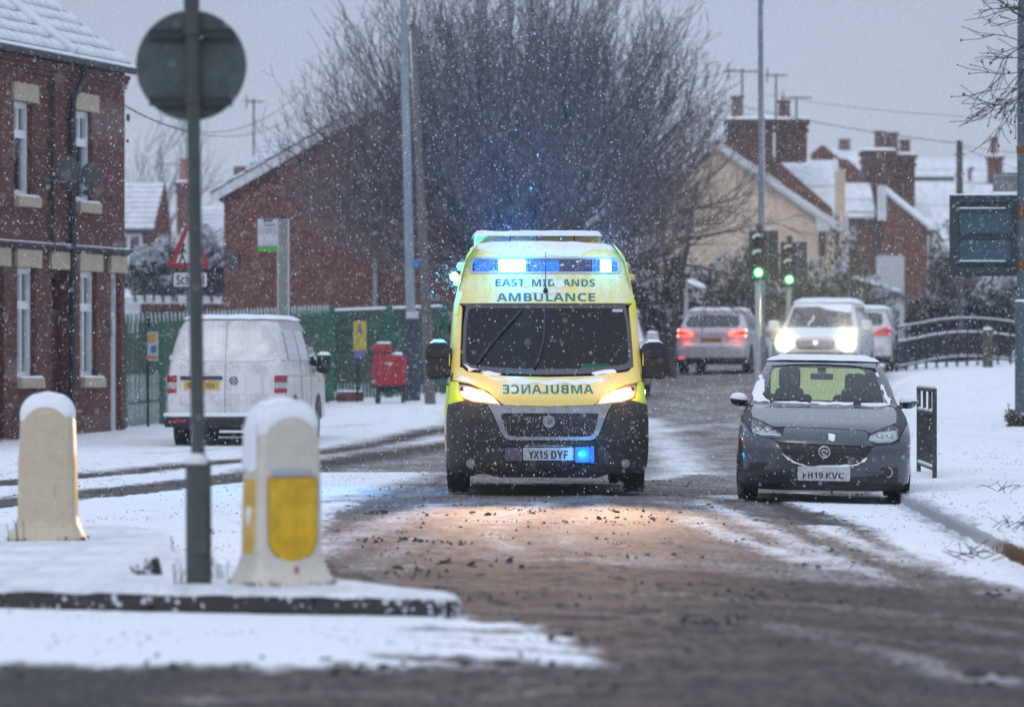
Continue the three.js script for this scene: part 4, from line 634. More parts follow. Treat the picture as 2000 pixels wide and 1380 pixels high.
{ // railing round the far bend, and the wooden post
  const t = thing('iron_railing', 'dark iron railing with snow on its rails curving round the bend on the right', 'railing'), pts = [];
  for (const [px, Z] of [[1752, 119], [1790, 120.5], [1830, 122], [1870, 123], [1910, 123.6], [1950, 124], [2000, 124], [2060, 123.6]]) pts.push([ax(px, Z), Z]);
  const c = new THREE.CatmullRomCurve3(pts.map((p) => V(p[0], 0, -p[1]))), hgt = [0, .04, .1, .12, .1, .04, -.06, -.1], H = (u) => { const k = u * 7, i = Math.min(6, Math.floor(k)); return lerp(hgt[i], hgt[i + 1], k - i); }, q = (u, y) => { const p = c.getPoint(u); return V(p.x, G(p.x, -p.z) + y + H(u), p.z); };
  const line = (y, r, n = 30) => tube(Array.from({ length: n + 1 }, (_, i) => q(i / n, y)), r, 6, 60);
  for (const [y, s] of [[1.04, 0.017], [0.70, 0.024], [0.12, 0.02]]) { const rl = mesh('rail', line(y, 0.027), M.iron, t); mesh('snow', line(y + 0.03, s), M.snowSoft, rl); }
  for (let i = 0; i <= 14; i++) mesh('post', bar(q(i / 14, -0.1), q(i / 14, 1.04), 0.035, 6), M.iron, t);
  for (let i = 0; i < 140; i++) if (i % 10) mesh('bar', bar(q(i / 140, 0.12), q(i / 140, 0.7), 0.011, 5), M.iron, t);
  const Z = 121, w = thing('wooden_post', 'stout wooden post with a snow cap before the curved railing', 'post', [ax(1930, Z), G(11.2, Z) - 0.06, -Z]); mesh('post', box(0.23, 0.98, 0.23, 0, 0.49, 0, 0.02), std([0.10, 0.085, 0.06], 0.9, { map: scaled(blotT, 0.3) }), w); mesh('snow', cushion(0.24, 0.24, 0.05, 0, 0.975, 0, 2), M.snowSoft, w);
}
{ // back of a direction sign on a stout pole at the right edge
  const Z = 79, t = thing('direction_sign', 'dark back of a large direction sign with snow lines on its ribs', 'road sign', [0, 0, -Z]), x = (p) => ax(p, Z), y = (p) => ay(p, Z), dk = std([0.02, 0.042, 0.055], 0.6, { map: scaled(blotT, 0.4) }), bl = std([0.035, 0.085, 0.12], 0.6, { map: scaled(blotT, 0.3) });
  const tilt = (g) => T(g, 0, 0, 0); const cx = (x(1855) + x(1988)) / 2, w = x(1988) - x(1855);
  mesh('back_plate', box(w, y(381) - y(539), 0.02, cx, y(460), 0, 0.006), dk, t);
  mesh('frame', [box(0.12, y(381) - y(539) - 0.01, 0.05, x(1864), y(460), 0.03), box(w - 0.24, 0.07, 0.05, cx, y(390), 0.03), box(w - 0.24, 0.1, 0.05, cx, y(528), 0.03)], dk, t);
  for (const [a, b] of [[410, 457], [466, 508]]) mesh('panel', box(w - 0.26, y(a) - y(b), 0.012, cx + 0.02, y((a + b) / 2), 0.022, 0.004), bl, t);
  for (const p of [408, 462, 511]) { const r = mesh('rib', box(w - 0.22, 0.04, 0.06, cx, y(p) - 0.01, 0.035, 0.004), dk, t); if (p !== 462) mesh('snow', cushion(w * 0.74, 0.05, 0.014, cx - 0.02, y(p) + 0.01, 0.045, p), M.snowSoft, r); }
  mesh('snow', cushion(w - 0.02, 0.05, 0.015, cx, y(380), 0, 4), M.snowSoft, t);
  const s = thing('sign_plate', 'small plain grey plate above the dark direction sign', 'road sign', [0, 0, -Z]); mesh('plate', box(0.4, y(337) - y(374), 0.015, x(1965), y(355.5), 0.02, 0.005), std([0.22, 0.235, 0.235], 0.6, { map: scaled(blotT, 0.4) }), s); mesh('bolt', [T(new THREE.SphereGeometry(0.012, 8, 6), x(1976), y(365), 0.03), T(new THREE.SphereGeometry(0.01, 8, 6), x(1945), y(369), 0.03)], M.iron, s); mesh('band', box(0.4, 0.03, 0.02, x(1965), y(343), 0.03, 0.004), M.galv, s);
  const p = thing('lamp_post', 'thick blue-grey post with rusty patches at the picture edge, carrying the direction sign', 'lamp post', [x(2003), G(7.9, Z), -Z]); const pm = std([0.085, 0.125, 0.15], 0.6, { map: scaled(blotT, 0.3, 0.7), bumpMap: scaled(grainT, 0.1), bumpScale: 0.002 }); mesh('column', [bar([0, -0.2, 0], [0, 9, 0], 0.135, 24, 0.11), bar([0, -0.1, 0], [0, 1.9, 0], 0.16, 24, 0.155)], pm, p);
  mesh('rust_band', [...[417, 428, 527, 300].map((q) => T(cyl(0.136, 0.136, 0.12, 24), 0, y(q) - G(7.9, Z), 0))], std([0.20, 0.075, 0.02], 0.9, { map: scaled(blotT, 0.12) }), p); mesh('snow', T(new THREE.SphereGeometry(0.165, 18, 8, 0, Math.PI * 2, 0, Math.PI / 2).scale(1, 0.35, 1), 0, 1.9, 0), M.snowSoft, p);
}
{ // street lamps and poles
  const Z = 104, k = Z / FPX; const a = thing('lamp_post', 'pale grey steel lamp post with a wrapped dark base behind the green fence corner', 'lamp post', [ax(806, Z), G(-2, Z), -Z]), y = (p) => ay(p, Z) - G(-2, Z);
  mesh('column', [bar([0, 0, 0], [(786.5 - 806) * k, y(-60), 0], 0.105, 20, 0.072)], std([0.30, 0.36, 0.40], 0.55, { metalness: 0.3, map: scaled(blotT, 0.4) }), a); mesh('base', bar([0, 0, 0.0], [-0.01, y(622), 0], 0.155, 20), std([0.05, 0.058, 0.08], 0.7, { map: scaled(blotT, 0.4) }), a); mesh('band', bar([-0.008, y(622), 0], [-0.01, y(608), 0], 0.13, 20), std([0.55, 0.57, 0.6], 0.6), a); mesh('snow', bar([0.0, y(607), 0.02], [(787.5 - 806) * k + 0.05, y(20), 0.02], 0.02, 6), M.snowSoft, a);
  mesh('notice', box(0.1, 0.16, 0.03, (813 - 806) * k, y(514), 0.05, 0.01), std([0.02, 0.2, 0.55], 0.5), a);
  const Zw = 101, b = thing('telegraph_pole', 'leaning brown-grey pole with a flat cap right beside the steel lamp post', 'pole', [ax(841, Zw), G(-1.6, Zw), -Zw]), yw = (p) => ay(p, Zw) - G(-1.6, Zw), kw = Zw / FPX;
  mesh('pole', bar([0, -0.1, 0], [(806 - 841) * kw, yw(52), 0], 0.112, 18, 0.06), std([0.17, 0.15, 0.135], 0.9, { map: scaled(blotT, 0.2, 1.5), bumpMap: scaled(grainT, 0.05, 0.5), bumpScale: 0.003 }), b); mesh('cap', T(cyl(0.09, 0.09, 0.03, 14), (806 - 841) * kw, yw(52), 0), M.iron, b); mesh('snow', bar([-0.1, yw(690), 0.03], [(806.5 - 841) * kw - 0.05, yw(60), 0.02], 0.02, 6), M.snowSoft, b);
  const Zc = 112, c = thing('lamp_post', 'slim blue-grey street lamp column rising out of view behind the traffic lights', 'lamp post', [ax(1489, Zc), G(5.5, Zc), -Zc]), yc = (p) => ay(p, Zc) - G(5.5, Zc);
  mesh('column', bar([0, 0, 0], [-0.03, yc(-60), 0], 0.085, 18, 0.06), std([0.20, 0.25, 0.30], 0.6, { metalness: 0.2, map: scaled(blotT, 0.4) }), c); mesh('bracket', box(0.16, 0.08, 0.16, -0.02, yc(232), 0, 0.01), M.galv, c); mesh('snow', bar([0.05, yc(520), 0.03], [0.02, yc(10), 0.03], 0.014, 6), M.snowSoft, c);
  const Zd = 128, d = thing('telegraph_pole', 'dark wooden telegraph pole standing behind the direction sign', 'pole', [ax(1875, Zd), G(11.2, Zd), -Zd]); mesh('pole', bar([0, 0, 0], [0, ay(274, Zd) - G(11.2, Zd), 0], 0.12, 16, 0.075), std([0.075, 0.075, 0.08], 0.9, { map: scaled(blotT, 0.2) }), d); mesh('step', [0, 1, 2].map((i) => bar([-0.14, 4.8 - i * 0.5 + 0.4, 0], [0.14, 4.8 - i * 0.5 + 0.4, 0], 0.018, 5)), M.iron, d);
}
function trafficLight(label, px, py, Z, s, lit) {
  const t = thing('traffic_light', label, 'traffic light', [ax(px, Z), G(ax(px, Z), Z), -Z]), k = Z / FPX, y0 = ay(py, Z) - t.position.y, w = 0.36 * s, bk = std([0.022, 0.03, 0.03], 0.6);
  mesh('pole', bar([0.0, 0, -0.08], [0, y0, -0.08], 0.058, 12), std([0.40, 0.43, 0.43], 0.6), t);
  mesh('backing_board', box(0.62 * s, 1.06 * s, 0.02, 0.12 * s, y0 + 0.53 * s, -0.04, 0.01), bk, t); mesh('board_edge', box(0.02, 1.0 * s, 0.03, 0.205 * s, y0 + 0.53 * s, 0.0), std([0.22, 0.25, 0.26], 0.6), t);
  mesh('housing', box(w, 1.0 * s, 0.18, 0, y0 + 0.52 * s, 0.06, 0.03), bk, t); mesh('finial', [T(new THREE.SphereGeometry(0.07, 12, 8), 0.02, y0 + 1.13 * s, 0), box(0.06, 0.1, 0.06, 0.02, y0 + 1.07 * s, 0)], bk, t);
  for (let i = 0; i < 3; i++) {
    const y = y0 + (0.17 + 0.33 * i) * s, L = new THREE.Group(); L.name = 'signal'; t.add(L);
    mesh('hood', [new THREE.CylinderGeometry(0.125 * s, 0.125 * s, 0.22, 18, 1, true, Math.PI * 0.5, Math.PI * 1.0).rotateX(Math.PI / 2).rotateZ(Math.PI / 2 * 0).translate(0, y, 0.26)], bk, L);
    if (!i) mesh('lamp_core', T(new THREE.SphereGeometry(0.075 * s, 18, 10).scale(1, 1, 0.4), 0, y, 0.185), glow([0.5, 1.0, 0.6], 4), L);
    mesh(i ? 'lens' : 'lamp_glow', T(new THREE.SphereGeometry(0.105 * s, 18, 10).scale(1, 1, 0.4), 0, y, 0.16), i ? std(i === 2 ? [0.05, 0.008, 0.008] : [0.06, 0.035, 0.008], 0.25) : glow([0.0, 0.85, 0.12], 1.5), L);
    if (i) mesh('snow', T(new THREE.TorusGeometry(0.105 * s, 0.028, 6, 12, 1.9).rotateZ(0.9), -0.02, y + 0.02, 0.3), M.snowSoft, L);
    else { const p = new THREE.PointLight(new THREE.Color(0.05, 1.0, 0.25), 0.3); p.position.set(0, y, 0.42); p.shadow.radius = 3; p.castShadow = true; t.add(p); }
  }
  return t;
}
trafficLight('taller green traffic light with a wide backing board beside the slim lamp column', 1481, 548, 106, 0.98, 1);
trafficLight('shorter green traffic light standing just right of the taller one', 1541, 560, 113, 0.94, 1);
{ // bus stop
  const Z = 92, t = thing('bus_stop', 'bus stop post with a white flag and green lower edge above the van', 'bus stop', [ax(553, Z), G(-4.1, Z), -Z]), k = Z / FPX, y = (p) => ay(p, Z) - G(-4.1, Z);
  mesh('post', box(0.18, y(425), 0.12, 0, y(425) / 2, 0, 0.02), std([0.27, 0.28, 0.275], 0.7, { map: scaled(blotT, 0.3) }), t); mesh('snow', [box(0.02, y(430), 0.1, -0.094, y(425) / 2 + 0.02, 0.01, 0.009), box(0.02, y(430), 0.1, 0.094, y(425) / 2 + 0.02, 0.01, 0.009)], std([0.6, 0.62, 0.65], 0.9), t); mesh('cap', box(0.2, 0.04, 0.14, 0, y(424), 0, 0.01), M.iron, t);
  const cx = (523 - 553) * k, f = mesh('flag', box(0.37, y(427) - y(481), 0.02, cx, y(454), 0, 0.004), std([0.68, 0.7, 0.74], 0.5, { map: scaled(blotT, 0.3) }), t); mesh('green_edge', box(0.37, y(481) - y(491), 0.022, cx, y(486), 0, 0.003), std([0.10, 0.42, 0.06], 0.5), f);
  mesh('bus_mark', box(0.16, 0.05, 0.008, cx, y(430.5), 0.012), std([0.08, 0.09, 0.12], 0.5), f); mesh('name_box', box(0.24, 0.055, 0.008, cx + 0.015, y(439.5), 0.012), std([0.5, 0.52, 0.56], 0.5), f); mesh('lettering', words('LINKWAY', cx - 0.06, y(439.5) - 0.017, cx + 0.12, y(439.5) + 0.017).map((s) => extr(s, 0.003).translate(0, 0, 0.016)), M.ink, f);
  mesh('rule', [box(0.33, 0.012, 0.006, cx, y(447), 0.012), box(0.33, 0.01, 0.006, cx, y(455), 0.012), box(0.2, 0.012, 0.006, cx - 0.03, y(451), 0.012), box(0.35, 0.015, 0.006, cx, y(480), 0.012)], std([0.3, 0.32, 0.38], 0.6), f);
}
{ // school warning sign
  const Z = 87, t = thing('school_sign', 'red triangular warning sign with a walking figure above a School plate', 'road sign', [ax(371, Z), G(-5.5, Z), -Z]), k = Z / FPX, y = (p) => ay(p, Z) - G(-5.5, Z), X = (p) => (p - 371) * k;
  mesh('pole', bar([0, 0, -0.06], [0, y(440), -0.06], 0.038, 12), M.galv, t);
  const tri = (g) => [[X(326) + g * 1.7, y(523) + g], [X(410) - g * 1.7, y(523) + g], [X(368), y(428) - g * 2]];
  const tp = mesh('triangle', extr(poly(tri(0), 0.05), 0.012, 0.002), std([0.42, 0.025, 0.03], 0.45, { map: scaled(blotT, 0.3) }), t); mesh('white_face', T(extr(poly(tri(0.085), 0.03), 0.003), 0, 0, 0.0145), std([0.66, 0.68, 0.72], 0.45), tp);
  const fig = (ox, s) => [T(new THREE.SphereGeometry(0.03 * s, 12, 8).scale(1, 1, 0.2), ox + 0.01, y(478), 0.02), ...[[[0, 472 + 9], [-0.01, 498]], [[-0.01, 498], [-0.06, 513]], [[-0.01, 498], [0.05, 517]], [[0, 484], [-0.055, 496]], [[0, 484], [0.05, 494]]].map(([a, b]) => bar([ox + a[0] * s, y(a[1]), 0.02], [ox + b[0] * s, y(b[1]), 0.02], 0.014 * s, 6))];
  mesh('figure', fig(X(357), 1.0), M.ink, tp); mesh('figure', fig(X(383), 0.9), M.ink, tp);
  const pl = mesh('plate', extr(rect(X(336), y(562), X(406), y(530), 0.04), 0.01, 0.002), M.ink, t); mesh('plate_face', T(extr(rect(X(338.5), y(559.5), X(403.5), y(532.5), 0.03), 0.003), 0, 0, 0.0125), std([0.66, 0.68, 0.72], 0.45), pl); mesh('lettering', words('School', X(344), y(556), X(398), y(536)).map((s) => extr(s, 0.003).translate(0, 0, 0.016)), M.ink, pl);
}
{ // green steel fence: palisade pales, then close-boarded to the lamp post
  const t = thing('palisade_fence', 'green steel palisade fence with pointed pales running back from the brick terrace', 'fence'), gm = std([0.012, 0.125, 0.07], 0.55, { map: scaled(blotT, 0.5) }), snowy = std([0.5, 0.54, 0.56], 0.9);
  const A = [ax(244, 88.5), 88.5], B = [ax(642, 104), 104], N = 112, P2 = (u) => [lerp(A[0], B[0], u), lerp(A[1], B[1], u)], ang = Math.atan2(B[1] - A[1], B[0] - A[0]), g = (p) => G(p[0], p[1]);
  const pale = extr(poly([[-0.036, 0], [0.036, 0], [0.036, 1.86], [0.016, 1.95], [0.006, 1.88], [-0.006, 1.88], [-0.016, 1.95], [-0.036, 1.86]]), 0.012), tip = extr(poly([[-0.03, 1.80], [0.03, 1.80], [0.034, 1.88], [0.014, 1.965], [-0.014, 1.965], [-0.034, 1.88]]), 0.02);
  for (let i = 0; i < N; i++) { const p = P2(i / (N - 1)), o = mesh('pale', pale, gm, t); o.position.set(p[0], g(p) + 0.05, -p[1]); o.rotation.y = ang + 0.0; o.rotation.z = rr(-0.012, 0.012); if (i % 2 === 0) { const s = mesh('snow', tip, snowy, o); s.position.z = -0.004; } }
  for (const y of [0.45, 1.6]) mesh('rail', bar(V(A[0], g(A) + y, -A[1] - 0.03), V(B[0], g(B) + y, -B[1] - 0.03), 0.03, 6), gm, t); for (let i = 0; i <= 6; i++) { const p = P2(i / 6); mesh('post', box(0.1, 2.0, 0.06, p[0] - 0.03, g(p) + 1.0, -p[1] - 0.06, 0.01), gm, t); }
  const u = thing('board_fence', 'close green board fence with snow along its top behind the red trolley', 'fence'), C0 = [ax(646, 105), 105], D0 = [ax(868, 109), 109], m = 34; const bm = [std([0.02, 0.115, 0.07], 0.6, { map: scaled(blotT, 0.5) }), std([0.018, 0.095, 0.06], 0.6, { map: scaled(blotT, 0.5) })], brd = box((D0[0] - C0[0]) / m - 0.008, 1.82, 0.025, 0, 0.91, 0, 0.004);
  for (let i = 0; i < m; i++) { const q = (i + 0.5) / m, x = lerp(C0[0], D0[0], q), Z = lerp(C0[1], D0[1], q), o = mesh('board', brd, bm[i % 2], u); o.position.set(x, G(x, Z) + 0.05 + rr(-0.015, 0.015), -Z); o.rotation.z = rr(-0.004, 0.004); }
  for (const q of [0, 0.5, 1]) { const x = lerp(C0[0], D0[0], q), Z = lerp(C0[1], D0[1], q); mesh('post', box(0.16, 2.0, 0.12, x, G(x, Z) + 0.95, -Z + 0.08, 0.01), gm, u); }
  mesh('rail', [bar(V(C0[0], G(...C0) + 1.5, -C0[1] + 0.05), V(D0[0], G(...D0) + 1.5, -D0[1] + 0.05), 0.04, 6)], gm, u); mesh('snow', bar(V(C0[0], G(...C0) + 1.89, -C0[1]), V(D0[0], G(...D0) + 1.89, -D0[1]), 0.03, 8), M.snowSoft, u);
  // the lighter green panel and brick wall corner at the fence foot
  const bw = thing('low_wall', 'short red brick wall showing at the foot of the green fence', 'wall', [ax(684, 104.5), G(-3.3, 104.5), -104.5]); mesh('wall', box(0.55, 0.24, 0.12, 0, 0.1, 0.2), M.brickRed, bw); mesh('snow', cushion(0.57, 0.14, 0.03, 0, 0.22, 0.2, 3), M.snowSoft, bw);
  // posters
  const pa = thing('poster', 'tall yellow poster on a thin stand in front of the green boards', 'poster', [ax(703, 104), G(-3.1, 104), -104]), k = 104 / FPX, y = (p) => ay(p, 104) - G(-3.1, 104); mesh('sheet', T(box(0.26, y(627) - y(684), 0.015, 0, y(655.5), 0.12, 0.004)), std([0.62, 0.50, 0.05], 0.6, { map: scaled(blotT, 0.3) }), pa); mesh('foot', T(box(0.2, y(683) - y(698), 0.015, -0.02, y(691), 0.12, 0.004)), std([0.16, 0.15, 0.34], 0.6), pa); mesh('lettering', words('A', -0.045, y(652), 0.075, y(633)).map((s) => extr(s, 0.004).translate(-0.02, 0, 0.128)), std([0.06, 0.06, 0.25], 0.6), pa); mesh('stand', bar([-0.05, 0, 0.1], [-0.05, y(612), 0.1], 0.025, 8), M.iron, pa); mesh('line', [660, 666, 672].map((p) => box(0.11, 0.025, 0.004, -0.03, y(p), 0.13)), std([0.3, 0.26, 0.14], 0.6), pa);
  const Zb = 90, pb = thing('poster', 'small orange and white poster hung on the palisade fence left of the van', 'poster', [ax(300, Zb), G(-6.3, Zb), -Zb]), yb = (p) => ay(p, Zb) - G(-6.3, Zb); mesh('sheet', box(0.19, yb(648) - yb(704), 0.012, 0, yb(676), 0.3, 0.003), std([0.6, 0.62, 0.66], 0.6), pb); mesh('patch', [box(0.15, 0.16, 0.006, -0.01, yb(660), 0.307)], std([0.7, 0.38, 0.04], 0.6), pb); mesh('patch', [box(0.1, 0.14, 0.006, 0.02, yb(682), 0.307)], std([0.14, 0.2, 0.42], 0.6), pb); mesh('patch', box(0.17, 0.07, 0.006, 0, yb(698), 0.307), std([0.6, 0.25, 0.12], 0.6), pb); mesh('stand', bar([-0.08, 0, 0.28], [-0.08, yb(610), 0.28], 0.025, 8), M.iron, pb);
}
{ // red delivery trolley by the fence
  const Z = 102.5, t = thing('delivery_trolley', 'red postal delivery trolley with two bags standing in the snow by the fence', 'trolley', [ax(759, Z), G(-2.5, Z), -Z], 0.28), k = Z / FPX, y = (p) => ay(p, Z) - G(-2.5, Z), red = std([0.46, 0.022, 0.035], 0.65, { map: scaled(blotT, 0.3), bumpMap: scaled(grainT, 0.12), bumpScale: 0.004 });
  mesh('bag', box(0.62, y(698) - y(754), 0.5, 0, y(726), 0, 0.06), red, t); mesh('lid', box(0.64, 0.12, 0.52, 0.02, y(698) - 0.02, 0, 0.05), red, t); mesh('upper_bag', [box(0.37, 0.2, 0.3, -0.12, y(682), -0.02, 0.07), T(box(0.2, 0.06, 0.2, 0, 0, 0, 0.02), -0.22, y(675), -0.02, 0, 0, 0.5)], red, t);
  mesh('snow', [cushion(0.2, 0.3, 0.05, 0.18, y(692), 0, 3), cushion(0.3, 0.24, 0.03, -0.1, y(673) + 0.03, -0.02, 5)], M.snowSoft, t); mesh('flap', T(extr(poly([[-0.07, 0.05], [0.09, 0.05], [0.02, -0.04]], 0.01), 0.006), -0.06, y(712), 0.255), std([0.55, 0.45, 0.47], 0.6), t);
  mesh('frame', [bar([-0.27, 0.12, 0.18], [-0.27, y(690), -0.2], 0.02), bar([-0.3, y(755), 0.22], [0.3, y(755), 0.22], 0.03), bar([-0.3, y(755), -0.22], [0.3, y(755), -0.22], 0.03), bar([0.26, 0.1, 0.18], [0.26, y(755), 0.2], 0.04), bar([-0.26, 0.1, 0.18], [-0.26, y(755), 0.2], 0.035), box(0.44, 0.12, 0.3, 0, y(760), 0, 0.02), bar([-0.36, y(700), -0.1], [-0.27, y(712), 0], 0.02)], M.iron, t);
  for (const [x, z] of [[0.27, 0.2], [-0.27, 0.2], [-0.14, -0.2]]) mesh('wheel', T(cyl(0.1, 0.1, 0.04, 18), x, 0.1, z, 0, 0, Math.PI / 2), M.rubber, t);
}
// overhead wires
function wire(label, a, b, sag, r = 0.0075) { const p = []; for (let i = 0; i <= 12; i++) { const u = i / 12, q = a.clone().lerp(b, u); q.y -= sag * 4 * u * (1 - u); p.push(q); } tagMesh('overhead_wire', tube(p, r, 5, 40), M.iron, label, 'wire'); }
function tagMesh(name, g, m, label, cat, group) { return meta(mesh(name, g, m), label, cat, group); }
wire('thin upper overhead wire running right from the chimney aerials to the edge', at(1500, 184, 150), at(2030, 232, 120), 0.15);
wire('thicker overhead wire dipping from the tall chimney to the telegraph pole', at(1440, 205, 150), at(1876, 280, 128), 0.1, 0.012); wire('short wire from the telegraph pole towards the edge of the picture', at(1876, 282, 128), at(2040, 300, 110), 0.05); wire('lower short wire fanning from the telegraph pole', at(1876, 285, 128), at(2040, 345, 120), 0.05);
wire('wire rising from the brick terrace to the bare tree', at(243, 205, 88), at(600, 165, 118), 0.75); wire('lower wire sagging from the brick terrace past the round sign', at(243, 208, 88), at(560, 235, 125), 0.45);
{ // twigs lying on the snow by the kerb
  const r = rng(31); for (const [px, py, n, lab] of [[1945, 1005, 5, 'forked bare twig lying on the snow above the kerb'], [1900, 1100, 9, 'straggling bare twigs lying on snow beside the brown kerb end'], [1985, 1080, 9, 'bunch of bare twigs at the picture edge by the kerb']]) {
    const [X, Z] = gp(px, py), l = []; for (let i = 0; i < n; i++) { const a = r() * 6.28, L = 0.08 + 0.22 * r(), x = (r() - 0.5) * 0.25, z = (r() - 0.5) * 1.4; const y = G(X + x, Z - z) - G(X, Z); l.push(tube([[x, y + 0.04, z], [x + L * 0.5 * Math.cos(a), y + 0.07 + 0.03 * r(), z + L * Math.sin(a)], [x + L * Math.cos(a), y + 0.06 + 0.07 * r(), z + 1.6 * L * Math.sin(a)]], 0.0035, 4, 6), tube([[x + L * 0.5 * Math.cos(a), y + 0.07, z + L * Math.sin(a)], [x + L * 0.6 * Math.cos(a + 0.8), y + 0.11 + 0.05 * r(), z + 1.3 * L * Math.sin(a + 0.5)]], 0.0025, 4, 4)); }
    const t = thing('twigs', lab, 'twigs', [X, G(X, Z), -Z]); mesh('twig', l, std([0.075, 0.055, 0.05], 0.9), t).userData.kind = 'stuff';
  }
  const gr = []; for (let i = 0; i < 260; i++) { const Z = 33.6 + 3.4 * r() * r() + 1.2 * r(), x = kerbX(Z) - 0.03 + 0.06 * r(), h = 0.05 + 0.09 * r(), a = (r() - 0.5) * 0.1; gr.push(new THREE.ConeGeometry(0.006, h, 3).rotateZ(0.25 + (r() - 0.5) * 0.9).translate(x, G0(x - 0.1, Z) + 0.06 + h * 0.4, -Z)); } meta(mesh('dry_grass', gr, std([0.20, 0.10, 0.045], 0.9)), 'fringe of dry brown grass along the kerb end', null, null, 'stuff');
}
// ---------------------------------------------------------------- trees: trunk, limbs and a crown of thin bare twigs, each a tapered prism
class Twigs {
  constructor() { this.p = []; this.n = []; this.i = []; this.c = 0; }
  seg(a, b, r0, r1, k = 3) {
    const d = b.clone().sub(a).normalize(), u = Math.abs(d.y) < 0.9 ? V(0, 1, 0).cross(d).normalize() : V(1, 0, 0).cross(d).normalize(), w = d.clone().cross(u), s = this.p.length / 3;
    for (const [q, r] of [[a, r0], [b, r1]]) for (let j = 0; j < k; j++) { const t = j / k * 2 * Math.PI, n = u.clone().multiplyScalar(Math.cos(t)).addScaledVector(w, Math.sin(t)); this.p.push(q.x + n.x * r, q.y + n.y * r, q.z + n.z * r); this.n.push(n.x, n.y, n.z); }
    for (let j = 0; j < k; j++) { const e = (j + 1) % k; this.i.push(s + j, s + e, s + k + j, s + e, s + k + e, s + k + j); } this.c++;
  }
  geo() { const g = new THREE.BufferGeometry(); g.setAttribute('position', new THREE.Float32BufferAttribute(this.p, 3)); g.setAttribute('normal', new THREE.Float32BufferAttribute(this.n, 3)); g.setIndex(this.i); return g; }
}
function bareTree(name, label, pos, o) {
  const r = rng(o.seed), t = thing(name, label, 'tree', pos), trunk = new Twigs(), limbs = new Twigs(), fine = new Twigs(), buds = [];
  const grow = (a, dir, len, rad0, depth, solo) => {
    const tw = depth >= o.fineFrom ? fine : depth === 0 ? trunk : limbs, n = depth === 0 ? 6 : depth > 3 ? 2 : 4; let p = a.clone(), d = dir.clone(), rr0 = rad0; const pts = [];
    for (let i = 0; i < n; i++) {
      const q = p.clone().addScaledVector(d, len / n), r1 = Math.max(o.min, rr0 - (rad0 - Math.max(o.min, rad0 * o.taper)) / n); tw.seg(p, q, rr0, r1, depth < 2 ? 10 : depth < 4 ? 5 : 3); pts.push([q.clone(), d.clone(), r1]); p = q; rr0 = r1;
      d.add(V((r() - 0.5) * o.wob, (r() - 0.5) * o.wob + o.up * (depth > 0 ? 1 : 0), (r() - 0.5) * o.wob)).normalize();
    }
    if (o.buds && depth >= o.depth - 1 && r() < o.buds) buds.push(p.clone());
    if (depth >= o.depth || solo) return;
    const kids = o.kids[Math.min(depth, o.kids.length - 1)];
    for (let i = 0; i < kids; i++) {
      const at0 = depth === 0 ? (i < kids * 0.3 ? n - 1 : Math.floor(n * (0.42 + 0.58 * i / kids))) : Math.min(n - 1, Math.floor((0.25 + 0.8 * (i + r() * 0.6) / kids) * n)), [b, bd, br] = pts[Math.min(n - 1, at0)];
      const side = V(r() - 0.5, (r() - 0.5) * 0.6, r() - 0.5).normalize(), sp = depth === 0 ? o.spread0 : o.spread, nd = bd.clone().addScaledVector(side.sub(bd.clone().multiplyScalar(side.dot(bd))).normalize(), sp * (0.6 + 0.8 * r())).normalize();
      grow(b, nd, len * o.ratio[Math.min(depth, o.ratio.length - 1)] * (0.75 + 0.5 * r()), Math.max(o.min, br * (depth === 0 ? 0.55 : 0.66)), depth + 1);
    }
  };
  for (const s of o.stems) grow(V(...s[0]), V(...s[1]).normalize(), s[2], s[3], s[4] ?? 0, s[5]);
  if (trunk.c) mesh('trunk', trunk.geo(), o.bark, t); if (limbs.c) mesh('limbs', limbs.geo(), o.bark, t).userData.kind = 'stuff'; if (fine.c) mesh('crown', fine.geo(), o.twig ?? o.bark, t).userData.kind = 'stuff';
  if (buds.length) mesh('buds', buds.map((p) => new THREE.IcosahedronGeometry(o.budR * (0.7 + 0.6 * r()), 1).translate(p.x, p.y, p.z)), o.bark, t).userData.kind = 'stuff';
  return { t, count: trunk.c + limbs.c + fine.c };
}
const barkM = std([0.085, 0.07, 0.07], 0.95), twigM = std([0.15, 0.118, 0.113], 0.95);
